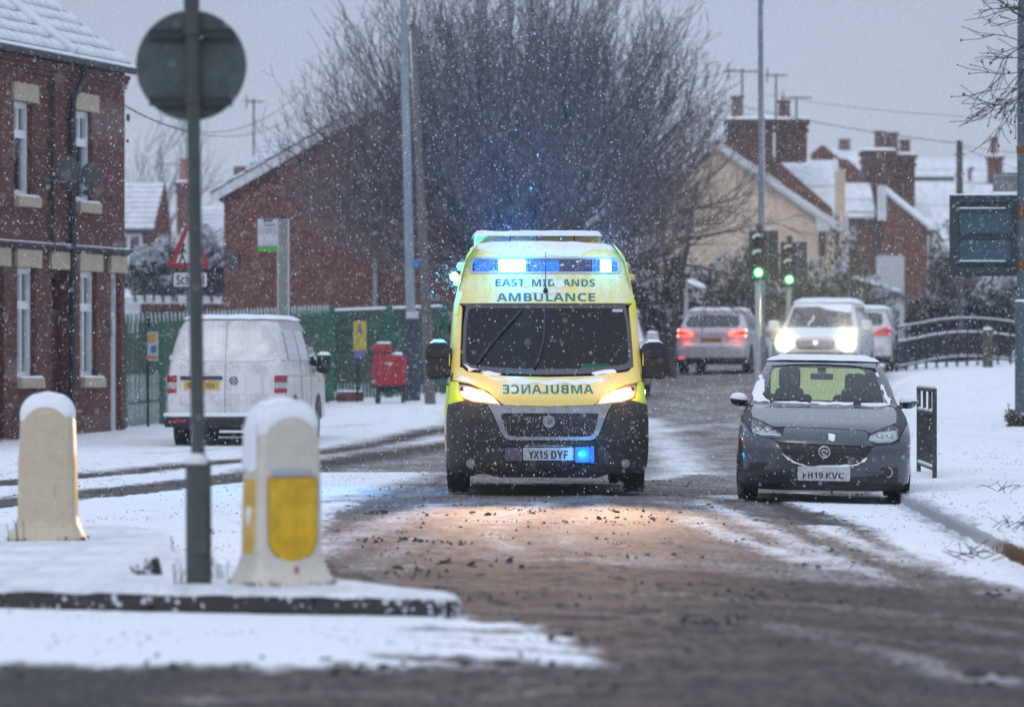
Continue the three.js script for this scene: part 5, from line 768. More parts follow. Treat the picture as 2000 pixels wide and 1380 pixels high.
{
  // the great tree: limbs fan from a low fork to points all through a rounded crown, hung with upright twigs
  const Z = 114, r = rng(21), t = thing('bare_tree', 'huge rounded bare tree with thousands of upright twigs behind the ambulance', 'tree', [ax(1000, Z), G(0, Z), -Z]), limbs = new Twigs(), fine = new Twigs(), trunk = new Twigs();
  trunk.seg(V(0, -0.2, 0), V(0.02, 1.6, 0), 0.42, 0.34, 12); for (let i = 0; i < 7; i++) { const a = i / 7 * 6.28; trunk.seg(V(0, 1.3, 0), V(0.7 * Math.cos(a), 2.3, 0.7 * Math.sin(a)), 0.2, 0.12, 8); }
  const rnd = () => V(r() - 0.5, r() - 0.5, r() - 0.5);
  const branch = (p0, d0, len, r0, n, up, out) => { let p = p0.clone(), d = d0.clone().normalize(); const pts = []; for (let i = 0; i < n; i++) { const q = p.clone().addScaledVector(d, len / n), ra = r0 * (1 - 0.75 * i / n), rb = Math.max(0.0055, r0 * (1 - 0.75 * (i + 1) / n)); out.seg(p, q, Math.max(0.006, ra), rb, r0 > 0.03 ? 5 : 3); pts.push([q.clone(), d.clone(), rb]); p = q; d.addScaledVector(rnd(), 0.5); d.y += up; d.normalize(); } return pts; };
  let n = 0;
  for (let i = 0; i < 200; i++) {
    const az = r() * 6.283, el = Math.asin(lerp(-0.08, 1, Math.pow(r(), 0.8))), k = 0.55 + 0.38 * Math.cbrt(r()), tgt = V(5.25 * k * Math.cos(el) * Math.cos(az), 3.6 + 5.9 * k * Math.sin(el), 4.0 * k * Math.cos(el) * Math.sin(az)), s0 = V(0.5 * Math.cos(az), 1.9 + 1.1 * r(), 0.5 * Math.sin(az)), m = s0.clone().lerp(tgt, 0.5); m.y += 0.1 - 0.35 * Math.cos(el); m.addScaledVector(rnd(), 0.7);
    const c = new THREE.CatmullRomCurve3([s0, m, tgt]), P3 = c.getPoints(8); for (let j = 0; j < 8; j++) limbs.seg(P3[j], P3[j + 1], lerp(0.055, 0.014, j / 8), lerp(0.055, 0.014, (j + 1) / 8), 4);
    for (let j = 0; j < 11; j++) {
      const u = 0.42 + 0.58 * (j + r()) / 11, q = c.getPoint(Math.min(1, u)), d = c.getTangent(Math.min(1, u)).addScaledVector(rnd(), 1.7); d.y += 0.34;
      const b = branch(q, d, 0.85 + 0.6 * r(), 0.014, 4, 0.11, fine);
      for (let h = 0; h < 4; h++) { const [bp, bd] = b[Math.min(3, h)], e = bd.clone().addScaledVector(rnd(), 1.3); e.y += 0.3; const f = branch(bp, e, 0.5 + 0.4 * r(), 0.0085, 3, 0.14, fine); if (r() < 0.8) { const [fp, fd] = f[1], w = fd.clone().addScaledVector(rnd(), 1.2); branch(fp, w, 0.3 + 0.25 * r(), 0.0065, 2, 0.1, fine); } }
    }
  }
  mesh('trunk', trunk.geo(), barkM, t); mesh('limbs', limbs.geo(), barkM, t).userData.kind = 'stuff'; mesh('crown', fine.geo(), twigM, t).userData.kind = 'stuff'; console.log('twigs', fine.c);
  const Z2 = 119; bareTree('bare_tree', 'slender dark street tree with drooping twigs in front of the cream house', [ax(1313, Z2), G(3.7, Z2), -Z2], { seed: 5, depth: 4, fineFrom: 3, min: 0.007, taper: 0.4, wob: 0.35, up: -0.02, spread0: 1.2, spread: 0.6, kids: [7, 4, 4, 3], ratio: [0.55, 0.62, 0.6, 0.6], bark: barkM, twig: twigM, stems: [[[0, 0, 0], [0.02, 1, 0], 4.6, 0.11, 0, true], [[0.02, 3.2, 0], [1, 0.1, 0], 1.5, 0.05, 1], [[0.02, 2.7, 0], [1, -0.25, 0.1], 1.3, 0.04, 1], [[0.02, 3.8, 0], [1, 0.35, 0.2], 1.4, 0.05, 1], [[0.02, 2.9, 0], [-1, -0.1, 0], 1.0, 0.04, 1], [[0.02, 2.4, 0], [1, -0.5, 0], 0.9, 0.03, 1]] });
  const Z3 = 72; bareTree('bare_tree', 'bare branches with round dark buds hanging in at the upper right corner', [ax(2110, Z3), G(8, Z3), -Z3], { seed: 15, depth: 4, fineFrom: 3, min: 0.0055, taper: 0.5, wob: 0.5, up: 0.0, spread0: 0.9, spread: 0.75, kids: [3, 6, 6, 4], ratio: [0.6, 0.55, 0.62, 0.6], buds: 0.3, budR: 0.017, bark: std([0.035, 0.03, 0.033], 0.95), stems: [[[0, 0, 0], [0, 1, 0], 7.5, 0.16, 0, true], [[-0.1, ay(95, Z3), 0], [-1, 0.22, 0.1], 0.95, 0.02, 2], [[-0.35, ay(110, Z3), 0], [-1, 0.6, 0], 0.9, 0.016, 2], [[-0.1, ay(60, Z3), 0.1], [-0.8, 0.9, 0], 0.9, 0.016, 2], [[-0.3, ay(110, Z3), 0], [-1, -0.9, 0], 1.0, 0.018, 2], [[-0.35, ay(150, Z3), 0], [-0.8, -0.9, 0.1], 0.95, 0.017, 2], [[-0.2, ay(100, Z3), 0], [-1, -0.25, 0], 1.0, 0.016, 2], [[-0.45, ay(130, Z3), 0], [-0.4, -1, 0], 0.95, 0.014, 2]] });
  const Z4 = 210; bareTree('bare_tree', 'faint distant bare tree behind the snowy roof left of the round sign', [ax(292, Z4), 2.5, -Z4], { seed: 9, depth: 4, fineFrom: 3, min: 0.012, taper: 0.5, wob: 0.3, up: 0.1, spread0: 0.9, spread: 0.6, kids: [6, 4, 4, 3], ratio: [0.8, 0.65, 0.6, 0.6], bark: std([0.16, 0.16, 0.17], 0.95), stems: [[[0, 0, 0], [0, 1, 0], 3.4, 0.2]] });
}
// evergreen shrubs: many small leaf faces through an uneven volume, with snow lying on the upper ones
function shrub(name, label, cat, pos, size, n, seedN, snowAmt, leafC = [0.035, 0.055, 0.04], ls = 0.07, group) {
  const r = rng(seedN), leaf = [], sn = [], lumps = []; for (let i = 0; i < 14; i++) lumps.push([(r() * 2 - 1) * 0.85, r() * 0.85, (r() * 2 - 1) * 0.7, 0.25 + 0.32 * r()]);
  const tri = (A, p, s, a, b, c) => { const e = new THREE.Euler(a, b, c), m = [V(0, s, 0), V(-s * 0.55, 0, 0), V(s * 0.55, 0, 0), V(0, -s, 0)].map((v) => v.applyEuler(e).add(p)); for (const q of [m[0], m[1], m[2], m[2], m[1], m[3]]) A.push(q.x, q.y, q.z); };
  for (let i = 0; i < n; i++) {
    const L = lumps[Math.floor(r() * lumps.length)], th = r() * 6.283, ph = Math.acos(2 * r() - 1), rad0 = L[3] * Math.pow(r(), 0.28), q = [L[0] + rad0 * Math.sin(ph) * Math.cos(th), L[1] + rad0 * Math.cos(ph), L[2] + rad0 * Math.sin(ph) * Math.sin(th)];
    if (q[1] < 0) q[1] = -q[1] * 0.3; const p = V(q[0] * size[0], q[1] * size[1], q[2] * size[2]), top = Math.cos(ph) * 0.8 + rad0 / L[3] * 0.5 - 0.4 + 0.7 * noise(p.x * 3, p.y * 3, p.z * 3 + seedN);
    tri(top > 0.76 - snowAmt ? sn : leaf, p, ls * (0.6 + 0.9 * r()), r() * 6.3, r() * 6.3, r() * 6.3);
  }
  const mk = (a) => { const g = new THREE.BufferGeometry(); g.setAttribute('position', new THREE.Float32BufferAttribute(a, 3)); g.computeVertexNormals(); return g; };
  const t = thing(name, label, cat, pos, 0, group); mesh('foliage', mk(leaf), std(leafC, 0.9), t).userData.kind = 'stuff'; mesh('snow', mk(sn), std([0.5, 0.52, 0.56], 0.9), t).userData.kind = 'stuff';
  mesh('stem', Array.from({ length: 5 }, (_, i) => bar([(i - 2) * size[0] * 0.3, -0.2, 0], [(i - 2) * size[0] * 0.36, size[1] * 0.5, 0], 0.04, 5)), barkM, t); return t;
}
const sh = (px, Z, drop = 0) => [ax(px, Z), G(ax(px, Z), Z) - drop, -Z];
shrub('shrub', 'snow laden shrub growing behind the school sign', 'shrub', [ax(390, 132), ay(560, 132) - 0.2, -132], [1.0, 1.7, 0.8], 7000, 3, 0.55, [0.06, 0.065, 0.06]);
shrub('shrub', 'loose snowy shrub at the corner of the brick terrace, left of the school sign', 'shrub', [ax(300, 134), ay(560, 134) - 0.2, -134], [0.8, 1.3, 0.8], 5000, 4, 0.45, [0.06, 0.065, 0.06]);
shrub('hedge', 'low dark clipped hedge under snow above the flat white roof', 'hedge', [ax(285, 143), ay(560, 143), -143], [1.1, 0.45, 0.6], 3500, 5, 0.25, [0.045, 0.05, 0.045]);
shrub('shrub', 'dark evergreen bush in front of the cream house, left of the traffic lights', 'shrub', sh(1400, 138), [1.35, 2.5, 0.8], 9000, 6, 0.1);
shrub('shrub', 'dark evergreen bush behind the taller traffic light', 'shrub', sh(1500, 137), [1.1, 2.2, 0.8], 7000, 7, 0.08);
shrub('shrub', 'big dark snowy bush right of the shorter traffic light', 'shrub', sh(1610, 136), [1.15, 2.7, 0.8], 9000, 8, 0.12);
shrub('hedge', 'dark hedge behind the silver car, below the thin street tree', 'hedge', sh(1310, 132), [1.0, 2.7, 0.7], 7000, 9, 0.1, [0.028, 0.04, 0.036]);
shrub('shrub', 'dark bush at the foot of the brick end house beside the railing', 'shrub', sh(1700, 140), [0.9, 1.8, 0.7], 4000, 10, 0.15);
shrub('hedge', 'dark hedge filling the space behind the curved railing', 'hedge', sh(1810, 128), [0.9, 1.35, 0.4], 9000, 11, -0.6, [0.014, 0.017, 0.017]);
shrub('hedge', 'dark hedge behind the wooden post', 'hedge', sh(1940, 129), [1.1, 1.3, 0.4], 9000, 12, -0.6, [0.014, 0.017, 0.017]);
shrub('shrub', 'tall grey-green bush below the direction sign', 'shrub', sh(1880, 145), [1.2, 3.1, 0.8], 7500, 13, 0.14, [0.05, 0.062, 0.052]);
shrub('shrub', 'pale snowy bush at the right edge beyond the railing', 'shrub', sh(1965, 140), [0.9, 2.2, 0.7], 5000, 14, 0.3, [0.055, 0.06, 0.052]);
shrub('plant', 'small rusty leaved plant at the foot of the sign post', 'plant', [ax(1992, 78), G(7.7, 78), -78], [0.2, 0.28, 0.2], 900, 15, 0.2, [0.09, 0.07, 0.035], 0.03);
shrub('hedge', 'dark hedge under the bare tree behind the ambulance', 'hedge', sh(900, 117), [1.2, 2.0, 0.5], 6000, 16, 0.0, [0.025, 0.028, 0.03]);
shrub('hedge', 'dark hedge behind the ambulance beside its mirror', 'hedge', sh(1215, 121), [1.4, 3.0, 0.5], 8000, 17, 0.02, [0.03, 0.036, 0.036]);
// ---------------------------------------------------------------- vehicles: a face seen head-on is a surface z = F(x, y) over its outline
// rows: [height, half width, z of the face on the centre line, how far the face sweeps back at its sides]
function face(rows, n = 2.6) {
  const ys = rows.map((r) => r[0]);
  const col = (k) => { // monotone cubic through the rows
    const v = rows.map((r) => r[k]), N = v.length, d = [], m = [];
    for (let i = 0; i < N - 1; i++) d[i] = (v[i + 1] - v[i]) / (ys[i + 1] - ys[i]);
    m[0] = d[0]; m[N - 1] = d[N - 2]; for (let i = 1; i < N - 1; i++) m[i] = d[i - 1] * d[i] <= 0 ? 0 : 2 * d[i - 1] * d[i] / (d[i - 1] + d[i]);
    return (y) => { if (y <= ys[0]) return v[0]; if (y >= ys[N - 1]) return v[N - 1]; let i = 0; while (y > ys[i + 1]) i++; const h = ys[i + 1] - ys[i], t = (y - ys[i]) / h, t2 = t * t, t3 = t2 * t; return (2 * t3 - 3 * t2 + 1) * v[i] + (t3 - 2 * t2 + t) * h * m[i] + (-2 * t3 + 3 * t2) * v[i + 1] + (t3 - t2) * h * m[i + 1]; };
  };
  const W = col(1), Z = col(2), D = col(3);
  const F = (x, y) => { const s = Math.min(0.9995, Math.abs(x) / W(y)); return Z(y) - D(y) * (1 - Math.pow(1 - Math.pow(s, n), 1 / n)); };
  const P = (x, y, off = 0) => {
    const w = W(y), X = clamp(x, -w * 0.9995, w * 0.9995), e = 0.006, z = F(X, y);
    const nx = -(F(X + e, y) - F(X - e, y)) / (2 * e), ny = -(F(X, y + e) - F(X, y - e)) / (2 * e), l = Math.hypot(nx, ny, 1);
    return V(x === X ? X + nx / l * off : Math.sign(x) * w + Math.sign(x) * off, y + ny / l * off, z + off / l);
  };
  // closed hull: rings of the face, the flanks and the far end, from y0 to y1
  const hull = (y0, y1, back, inset = 0, ny = 20, cap = [1, 1], backW = 1) => {
    const ring = (y) => { const w = W(y) - inset, out = []; for (let i = 0; i <= 28; i++) { const a = (i / 28 - 0.5) * Math.PI, s = Math.sin(a); out.push(V(s * w, y, F(s * W(y) * 0.9995, y) - inset)); } const zb = typeof back === 'function' ? back(y) : back, z1 = out[28].z; for (let k = 1; k <= 6; k++) out.push(V(w * lerp(1, backW, k / 6), y, lerp(z1, zb, k / 6))); for (let k = 6; k >= 1; k--) out.push(V(-w * lerp(1, backW, k / 6), y, lerp(z1, zb, k / 6))); return out; };
    const rings = []; for (let j = 0; j <= ny; j++) rings.push(ring(lerp(y0, y1, j / ny)));
    const n = rings[0].length, pos = [], idx = []; rings.forEach((r) => r.forEach((p) => pos.push(p.x, p.y, p.z)));
    for (let j = 0; j < ny; j++) for (let i = 0; i < n; i++) { const a = j * n + i, b = j * n + (i + 1) % n; idx.push(a, b, a + n, b, b + n, a + n); }
    for (const [on, j, up] of [[cap[0], 0, 0], [cap[1], ny, 1]]) if (on) { const r = rings[j], c = pos.length / 3, o = r.reduce((s, p) => s.add(p), V(0, 0, 0)).divideScalar(n); pos.push(o.x, o.y, o.z); for (let i = 0; i < n; i++) { const a = j * n + i, b = j * n + (i + 1) % n; up ? idx.push(c, a, b) : idx.push(c, b, a); } }
    const g = new THREE.BufferGeometry(); g.setAttribute('position', new THREE.Float32BufferAttribute(pos, 3)); g.setIndex(idx); g.computeVertexNormals(); return metreUV(toCreasedNormals(g, 0.6));
  };
  // a patch of one flank: shape in (z, y), laid on x = +-W
  const flank = (side, shape, off = 0.004, thick = 0.01, L = 0.15) => drape(shape, (z, y, o) => V(side * (W(y) + o), y, z), off, thick, L);
  return { W, Z, D, F, P, hull, flank, on: (shape, off, thick, L) => drape(shape, P, off, thick, L) };
}
const wheelTyre = (r, w) => new THREE.LatheGeometry([[r * 0.62, -w / 2], [r * 0.9, -w / 2], [r * 0.97, -w * 0.42], [r, -w * 0.3], [r, w * 0.3], [r * 0.97, w * 0.42], [r * 0.9, w / 2], [r * 0.62, w / 2], [r * 0.62, -w / 2]].map((p) => new THREE.Vector2(p[0], p[1])), 32).rotateZ(Math.PI / 2);
function treads(r, w) { const l = []; for (let i = 0; i < 44; i++) { const a = i / 44 * 2 * Math.PI; for (const s of [-0.28, 0.28]) l.push(T(new THREE.BoxGeometry(w * 0.34, 0.012, r * 0.09), s * w, 0, 0).applyMatrix4(new THREE.Matrix4().makeTranslation(0, r + 0.003, 0)).applyMatrix4(new THREE.Matrix4().makeRotationX(a + s))); } return l; }
function rimGeo(r, w, spokes = 5) { const l = [new THREE.LatheGeometry([[r * 0.6, -w * 0.4], [r * 0.63, -w * 0.4], [r * 0.63, w * 0.4], [r * 0.6, w * 0.4], [r * 0.6, -w * 0.4]].map((p) => new THREE.Vector2(p[0], p[1])), 28).rotateZ(Math.PI / 2), T(cyl(r * 0.16, r * 0.16, w * 0.5), 0, 0, 0, 0, 0, Math.PI / 2).translate(w * 0.25, 0, 0)]; for (let i = 0; i < spokes; i++) for (const s of [-1, 1]) l.push(new THREE.BoxGeometry(0.025, r * 0.6, r * 0.16).translate(s * w * 0.3, r * 0.32, 0).applyMatrix4(new THREE.Matrix4().makeRotationX(i / spokes * 2 * Math.PI))); return l; }
function wheel(parent, x, z, r, w, turn = 0) { const g = new THREE.Group(); g.name = 'wheel'; g.position.set(x, r, z); g.rotation.y = turn; parent.add(g); mesh('tyre', [wheelTyre(r, w), ...treads(r, w)], M.rubber, g); mesh('rim', rimGeo(r, w), M.silver, g); return g; }
function blob(pts, seedN = 1, amp = 0.25, n = 3) { // a ragged outline round a polygon, for snow stuck on a surface
  const out = []; const N = pts.length; for (let i = 0; i < N; i++) { const a = pts[i], b = pts[(i + 1) % N]; for (let k = 0; k < n; k++) { const t = k / n, x = lerp(a[0], b[0], t), y = lerp(a[1], b[1], t), L = Math.min(0.06, Math.hypot(a[0] - b[0], a[1] - b[1])); out.push([x + L * amp * noise(x * 31, y * 31, seedN), y + L * amp * noise(x * 31 + 9, y * 31, seedN)]); } } return poly(out, 0.01);
}
// snow that settled on a sloping panel: a thin cushion with thickness fading at its edge (real thickness)
function speckle(P, region, n, s0, s1, sd, th = 0.004) { const r = rng(sd), l = []; for (let i = 0; i < n; i++) { const p = region(r), q = P(p[0], p[1], 0), s = s0 + (s1 - s0) * Math.pow(r(), 3); const g = new THREE.IcosahedronGeometry(s, 0); g.scale(1 + r(), 0.7 + 0.8 * r(), 0.5); l.push(g.translate(q.x, q.y, q.z + s * 0.1)); } return merge(l); }
// ---------------------------------------------------------------- the ambulance
const amb = thing('ambulance', 'yellow ambulance driving on the slushy road with headlights and blue lights lit', 'ambulance', [ax(1071, 52), G(0.37, 53) + 0.035, -52], rad(1.0));
{
  const A = face([[0.15, 0.98, -0.10, 0.5], [0.3, 1.02, -0.01, 0.5], [0.5, 1.03, 0, 0.46], [0.72, 1.03, 0, 0.45], [0.86, 1.02, -0.03, 0.45], [0.95, 1.01, -0.07, 0.45], [1.1, 1.0, -0.28, 0.42], [1.21, 0.985, -0.46, 0.36], [1.5, 0.97, -0.72, 0.3], [1.93, 0.94, -1.08, 0.28], [2.13, 0.90, -1.2, 0.28], [2.34, 0.855, -1.30, 0.3], [2.48, 0.80, -1.42, 0.36], [2.555, 0.73, -1.62, 0.4], [2.6, 0.62, -1.95, 0.45]], 3);
  const X = (z) => (z - 618.5) / 473, Y = (z) => (1306 - z) / 473, Q = (l) => l.map(([x, y, r]) => r ? [X(x), Y(y), r] : [X(x), Y(y)]);
  const yel = phy([0.86, 0.64, 0.125], 0.36, { clearcoat: 0.6, clearcoatRoughness: 0.15 });
  const lime = std([0.72, 0.85, 0.02], 0.5), green = std([0.005, 0.16, 0.13], 0.5), grey = std([0.36, 0.36, 0.38], 0.55, { map: scaled(blotT, 0.6) });
  const dirty = std([0.75, 0.64, 0.22], 0.5, { map: scaled(blotT, 0.7) });
  // inner shells: dark behind the gaps between the panels, open behind the glass
  mesh('body_shell', [A.hull(0.2, 1.19, -5.9, 0.014), A.hull(1.96, 2.6, -5.9, 0.014)], M.black, amb);
  mesh('side_panel', [A.flank(-1, poly([[-5.9, 0.35], [-3.4, 0.35], [-2.2, 0.35], [-2.2, 2.55], [-5.9, 2.55]]), 0, 0.012, 0.2), A.flank(1, poly([[-2.2, 0.35], [-5.9, 0.35], [-5.9, 2.55], [-2.2, 2.55]]), 0, 0.012, 0.2)], yel, amb);
  for (const s of [-1, 1]) {
    mesh('side_panel', [A.flank(s, rect(-2.2, 1.95, -1.35, 2.56), 0, 0.012, 0.2)], yel, amb);
    const d = mesh('door', [A.flank(s, rect(-2.18, 0.4, -0.92, 1.2), 0.004, 0.014, 0.2), A.flank(s, rect(-2.18, 1.2, -2.06, 1.94), 0.002, 0.014, 0.2), A.flank(s, poly([[-0.95, 1.2], [-0.85, 1.2], [-1.36, 1.94], [-1.46, 1.94]]), 0.004, 0.014, 0.2), A.flank(s, rect(-2.06, 1.9, -1.44, 1.945), 0.004, 0.014, 0.2)], yel, amb);
    mesh('window', A.flank(s, poly([[-2.05, 1.21], [-0.97, 1.21], [-1.46, 1.9], [-2.05, 1.9]]), -0.004, 0.005, 0.2), M.darkGlass, d);
    mesh('handle', box(0.03, 0.03, 0.2, s * 1.01, 1.1, -1.95, 0.01), M.black, d);
    mesh('lime_band', [A.flank(s, rect(-5.9, 0.75, -2.2, 1.1), 0.006, 0.008, 0.3)], lime, amb);
  }
  mesh('bulkhead', box(1.84, 0.9, 0.02, 0, 1.6, -2.35), std([0.02, 0.04, 0.055], 0.9), amb);
  mesh('dashboard', [box(1.8, 0.06, 0.75, 0, 1.17, -0.98), T(box(1.74, 0.1, 0.3, 0, 0, 0, 0.03), 0, 1.2, -1.1)], std(0.012, 0.9), amb);
  for (const sx of [-0.52, 0.52]) mesh('seat', [box(0.46, 0.62, 0.14, sx, 1.42, -1.95, 0.05), box(0.26, 0.18, 0.1, sx, 1.83, -1.98, 0.04)], std(0.035, 0.9), amb);
  mesh('steering_wheel', T(new THREE.TorusGeometry(0.2, 0.018, 8, 28), -0.52, 1.33, -1.35, -0.6), M.black, amb);
  mesh('folded_vest', T(box(0.31, 0.05, 0.16, 0, 0, 0, 0.02), X(858), 1.265, -0.72, 0.5), std([0.03, 0.62, 0.16], 0.8), amb);
  // panels
  const wsOut = Q([[228, 397, .03], [1012, 397, .03], [1030, 500, .05], [1036, 690, .05], [1010, 712, .1], [830, 733, .2], [620, 738, .3], [420, 733, .2], [232, 712, .1], [206, 690, .05], [214, 500, .05]]);
  const frit = poly(wsOut, 0.03), wsIn = Q([[243, 412, .04], [998, 412, .04], [1013, 500, .05], [1018, 672, .05], [990, 690, .1], [820, 706, .2], [620, 711, .3], [420, 706, .2], [252, 690, .1], [224, 672, .05], [230, 500, .05]]);
  frit.holes.push(new THREE.Path(poly(wsIn, 0.03).getPoints()));
  const ws = mesh('windscreen', A.on(poly(wsIn, 0.03), 0.004, 0.004), phy([0.26, 0.36, 0.40], 0.02, { transmission: 1, thickness: 0, ior: 1.52, specularIntensity: 0.6 }), amb);
  mesh('windscreen_frame', A.on(frit, 0.005, 0.02, 0.06), M.gloss, ws);
  for (const [pts, r] of [[[[280, 690], [330, 620], [400, 535], [495, 432]], 0.011], [[[560, 706], [590, 630], [606, 560], [610, 480], [612, 415]], 0.010]]) {
    const c = Q(pts).map((p) => A.P(p[0], p[1], 0.025)); const w = mesh('wiper', [tube(c.slice(0, Math.ceil(c.length / 2) + 1), r * 1.2), tube(c, r)], M.black, amb);
    mesh('blade', tube(Q(pts).map((p) => A.P(p[0] + 0.014, p[1] + 0.01, 0.012)).slice(1), 0.006), M.rubber, w);
  }
  mesh('tax_disc', A.on(rect(X(945), Y(430), X(995), Y(417), 0.005), 0.007, 0.003), M.plate, ws);
  // bonnet: yellow, from the windscreen to the grille
  const bonnet = poly(Q([[172, 705], [206, 700], [232, 724], [420, 745], [620, 750], [830, 745], [1010, 724], [1037, 700], [1066, 705], [1078, 768], [1046, 776], [1000, 784], [915, 812], [838, 882, .02], [620, 888], [405, 882, .02], [330, 812], [235, 774], [190, 768], [160, 764]]), 0.02);
  mesh('bonnet', A.on(bonnet, 0.006, 0.022, 0.06), yel, amb);
  mesh('lettering', A.on(words('AMBULANCE', X(402), Y(830), X(838), Y(787), font, true), 0.0085, 0.002, 0.04), green, amb);
  // windscreen pillars and the cap over the cab
  for (const s of [-1, 1]) {
    const pil = [[0.885, 1.93], [0.94, 1.925], [0.968, 1.5], [0.985, 1.22], [0.93, 1.22], [0.895, 1.28], [0.887, 1.5], [0.868, 1.9]];
    mesh('windscreen_pillar', A.on(poly(s > 0 ? pil.reverse() : flipX(pil).reverse(), 0.008), 0.004, 0.02, 0.06), yel, amb);
    mesh('lime_strip', A.on(poly([[s * 0.885, 1.98], [s * 0.91, 2.02], [s * 0.935, 1.96], [s * 0.945, 1.83], [s * 0.915, 1.83]], 0.01), 0.008, 0.004, 0.05), lime, amb);
  }
  const cap = []; for (let i = 0; i <= 14; i++) { const y = lerp(1.945, 2.59, i / 14); cap.push([A.W(y) * 0.992, y]); } for (let i = 14; i >= 0; i--) { const y = lerp(1.945, 2.59, i / 14); cap.push([-A.W(y) * 0.992, y]); }
  const capShape = poly(cap), recess = Q([[262, 168, .05], [975, 168, .05], [983, 232, .05], [254, 232, .05]]);
  capShape.holes.push(new THREE.Path(poly(recess, 0.04).getPoints().reverse()));
  const dusted = phy([1, 1, 1], 0.5, { map: scaled(texture(512, 512, (x, y, u, v) => { const k = clamp(0.30 + 0.45 * tile(u, v, 4, 3) + 0.35 * tile(u, v, 15, 5) + 0.3 * tile(u, v, 70, 8)); return [lerp(0.935, 0.93, k), lerp(0.83, 0.935, k), lerp(0.42, 0.93, k)]; }, true), 1.3) });
  mesh('roof_cap', A.on(capShape, 0.004, 0.045, 0.07), dusted, amb);
  const rim = poly(Q([[252, 160], [984, 160], [993, 240], [244, 240]]), 0.05); rim.holes.push(new THREE.Path(poly(recess, 0.04).getPoints().reverse()));
  mesh('light_bar_frame', A.on(rim, 0.014, 0.03, 0.06), std([0.42, 0.44, 0.42], 0.4), amb);
  const bl = (x0, x1, m, n, off = -0.004) => mesh(n, A.on(rect(X(x0) + 0.003, Y(229), X(x1) - 0.003, Y(172), 0.012), off, 0.012, 0.05), m, amb);
  const blueLens = phy([0.006, 0.06, 0.26], 0.12, { clearcoat: 1, clearcoatRoughness: 0.05, emissive: C(0.0, 0.27, 0.95), emissiveIntensity: 0.5 }), dimLens = phy([0.015, 0.02, 0.05], 0.12, { clearcoat: 1, clearcoatRoughness: 0.05 });
  bl(268, 376, blueLens, 'blue_lens'); bl(534, 690, blueLens, 'blue_lens'); bl(690, 848, dimLens, 'blue_lens'); bl(848, 884, blueLens, 'blue_lens'); bl(952, 974, blueLens, 'blue_lens');
  const deepBlue = glow([0.0, 0.32, 1.0], 1.3), blueGlow = glow([0.4, 0.7, 1.0], 6), litA = bl(388, 522, blueGlow, 'blue_light', 0.002), litB = bl(890, 946, blueGlow, 'blue_light', 0.002); bl(376, 388, deepBlue, 'blue_light'); bl(522, 534, deepBlue, 'blue_light'); bl(884, 890, deepBlue, 'blue_light'); bl(946, 952, deepBlue, 'blue_light');
  const blue = new THREE.Color(0.0, 0.33, 1.0);
  const lampAt = (x, y, off, I, col, r) => { const l = new THREE.PointLight(col, I); l.position.copy(A.P(x, y, off)); l.shadow.radius = r; l.castShadow = true; amb.add(l); return l; };
  for (const [x, I] of [[455, 1150], [918, 400]]) { const l = new THREE.SpotLight(blue, I, undefined, rad(50), 0.9); l.position.copy(A.P(X(x), Y(198), 0.05)); l.target.position.copy(l.position).add(V(0, 0.95, 1)); l.shadow.radius = 3; l.castShadow = true; amb.add(l, l.target); }
  lampAt(X(455), Y(196), 0.2, 1.5, blue, 3.0); lampAt(X(918), Y(200), 0.18, 0.6, blue, 2.5);
  // words on the cap, snowed over in part
  mesh('lettering', A.on([...words('EAST', X(373), Y(303), X(517), Y(267)), ...words('MIDLANDS', X(552), Y(304), X(862), Y(268))], 0.0065, 0.002, 0.04), green, amb);
  mesh('lettering', A.on(words('AMBULANCE', X(378), Y(378), X(862), Y(337)), 0.0065, 0.002, 0.04), green, amb);
  // snow stuck on the yellow cap, the bonnet and the roof
  const sn = [[[250, 85], [420, 78], [640, 76], [830, 84], [955, 95], [975, 120], [860, 112], [780, 150], [600, 158], [430, 150], [330, 125], [255, 120]], [[510, 262], [540, 262], [536, 300], [512, 302]], [[650, 272], [700, 268], [712, 302], [668, 305]], [[600, 322], [660, 324], [690, 320], [700, 332], [640, 340], [560, 334]]];
  sn.forEach((s, i) => mesh('snow_patch', A.on(blob(Q(s), 2 + i, 0.5), 0.009, 0.01, 0.05), M.snowSoft, amb));
  mesh('snow_patch', A.on(blob(Q([[320, 752], [450, 762], [620, 768], [800, 762], [880, 754], [850, 772], [770, 788], [700, 780], [620, 790], [560, 778], [500, 790], [400, 772]]), 5, 0.5), 0.012, 0.012, 0.05), M.snowSoft, amb);
  for (const s of [[[218, 690], [250, 700], [285, 718], [240, 722]], [[300, 720], [400, 731], [380, 742], [310, 738]], [[830, 728], [940, 716], [960, 728], [850, 742]]]) mesh('snow_patch', A.on(blob(Q(s), 8, 0.4), 0.01, 0.012, 0.05), M.snowSoft, amb);
  mesh('snow_specks', [speckle(A.P, (r) => [lerp(-0.8, 0.8, r()), lerp(1.94, 2.55, r())], 260, 0.003, 0.012, 3), speckle(A.P, (r) => [lerp(-0.5, 0.5, r()), lerp(0.9, 1.15, r())], 120, 0.003, 0.010, 4), speckle(A.P, (r) => [lerp(-0.98, 0.98, r()), lerp(0.2, 0.88, r())], 160, 0.002, 0.006, 6)], M.snowSoft, amb).userData.kind = 'stuff';
  // roof equipment
  const rp = mesh('roof_pod', [box(1.34, 0.13, 0.7, -0.06, 2.625, -2.6, 0.03), box(1.2, 0.05, 1.8, -0.06, 2.6, -3.9, 0.02)], yel, amb);
  mesh('snow', cushion(1.38, 1.3, 0.05, -0.06, 2.675, -2.8, 3), M.snowSoft, rp);
  for (const x of [-0.35, -0.07, 0.33]) mesh('antenna_stub', bar([x, 2.6, -2.2], [x, 2.68, -2.2], 0.008), M.black, amb);
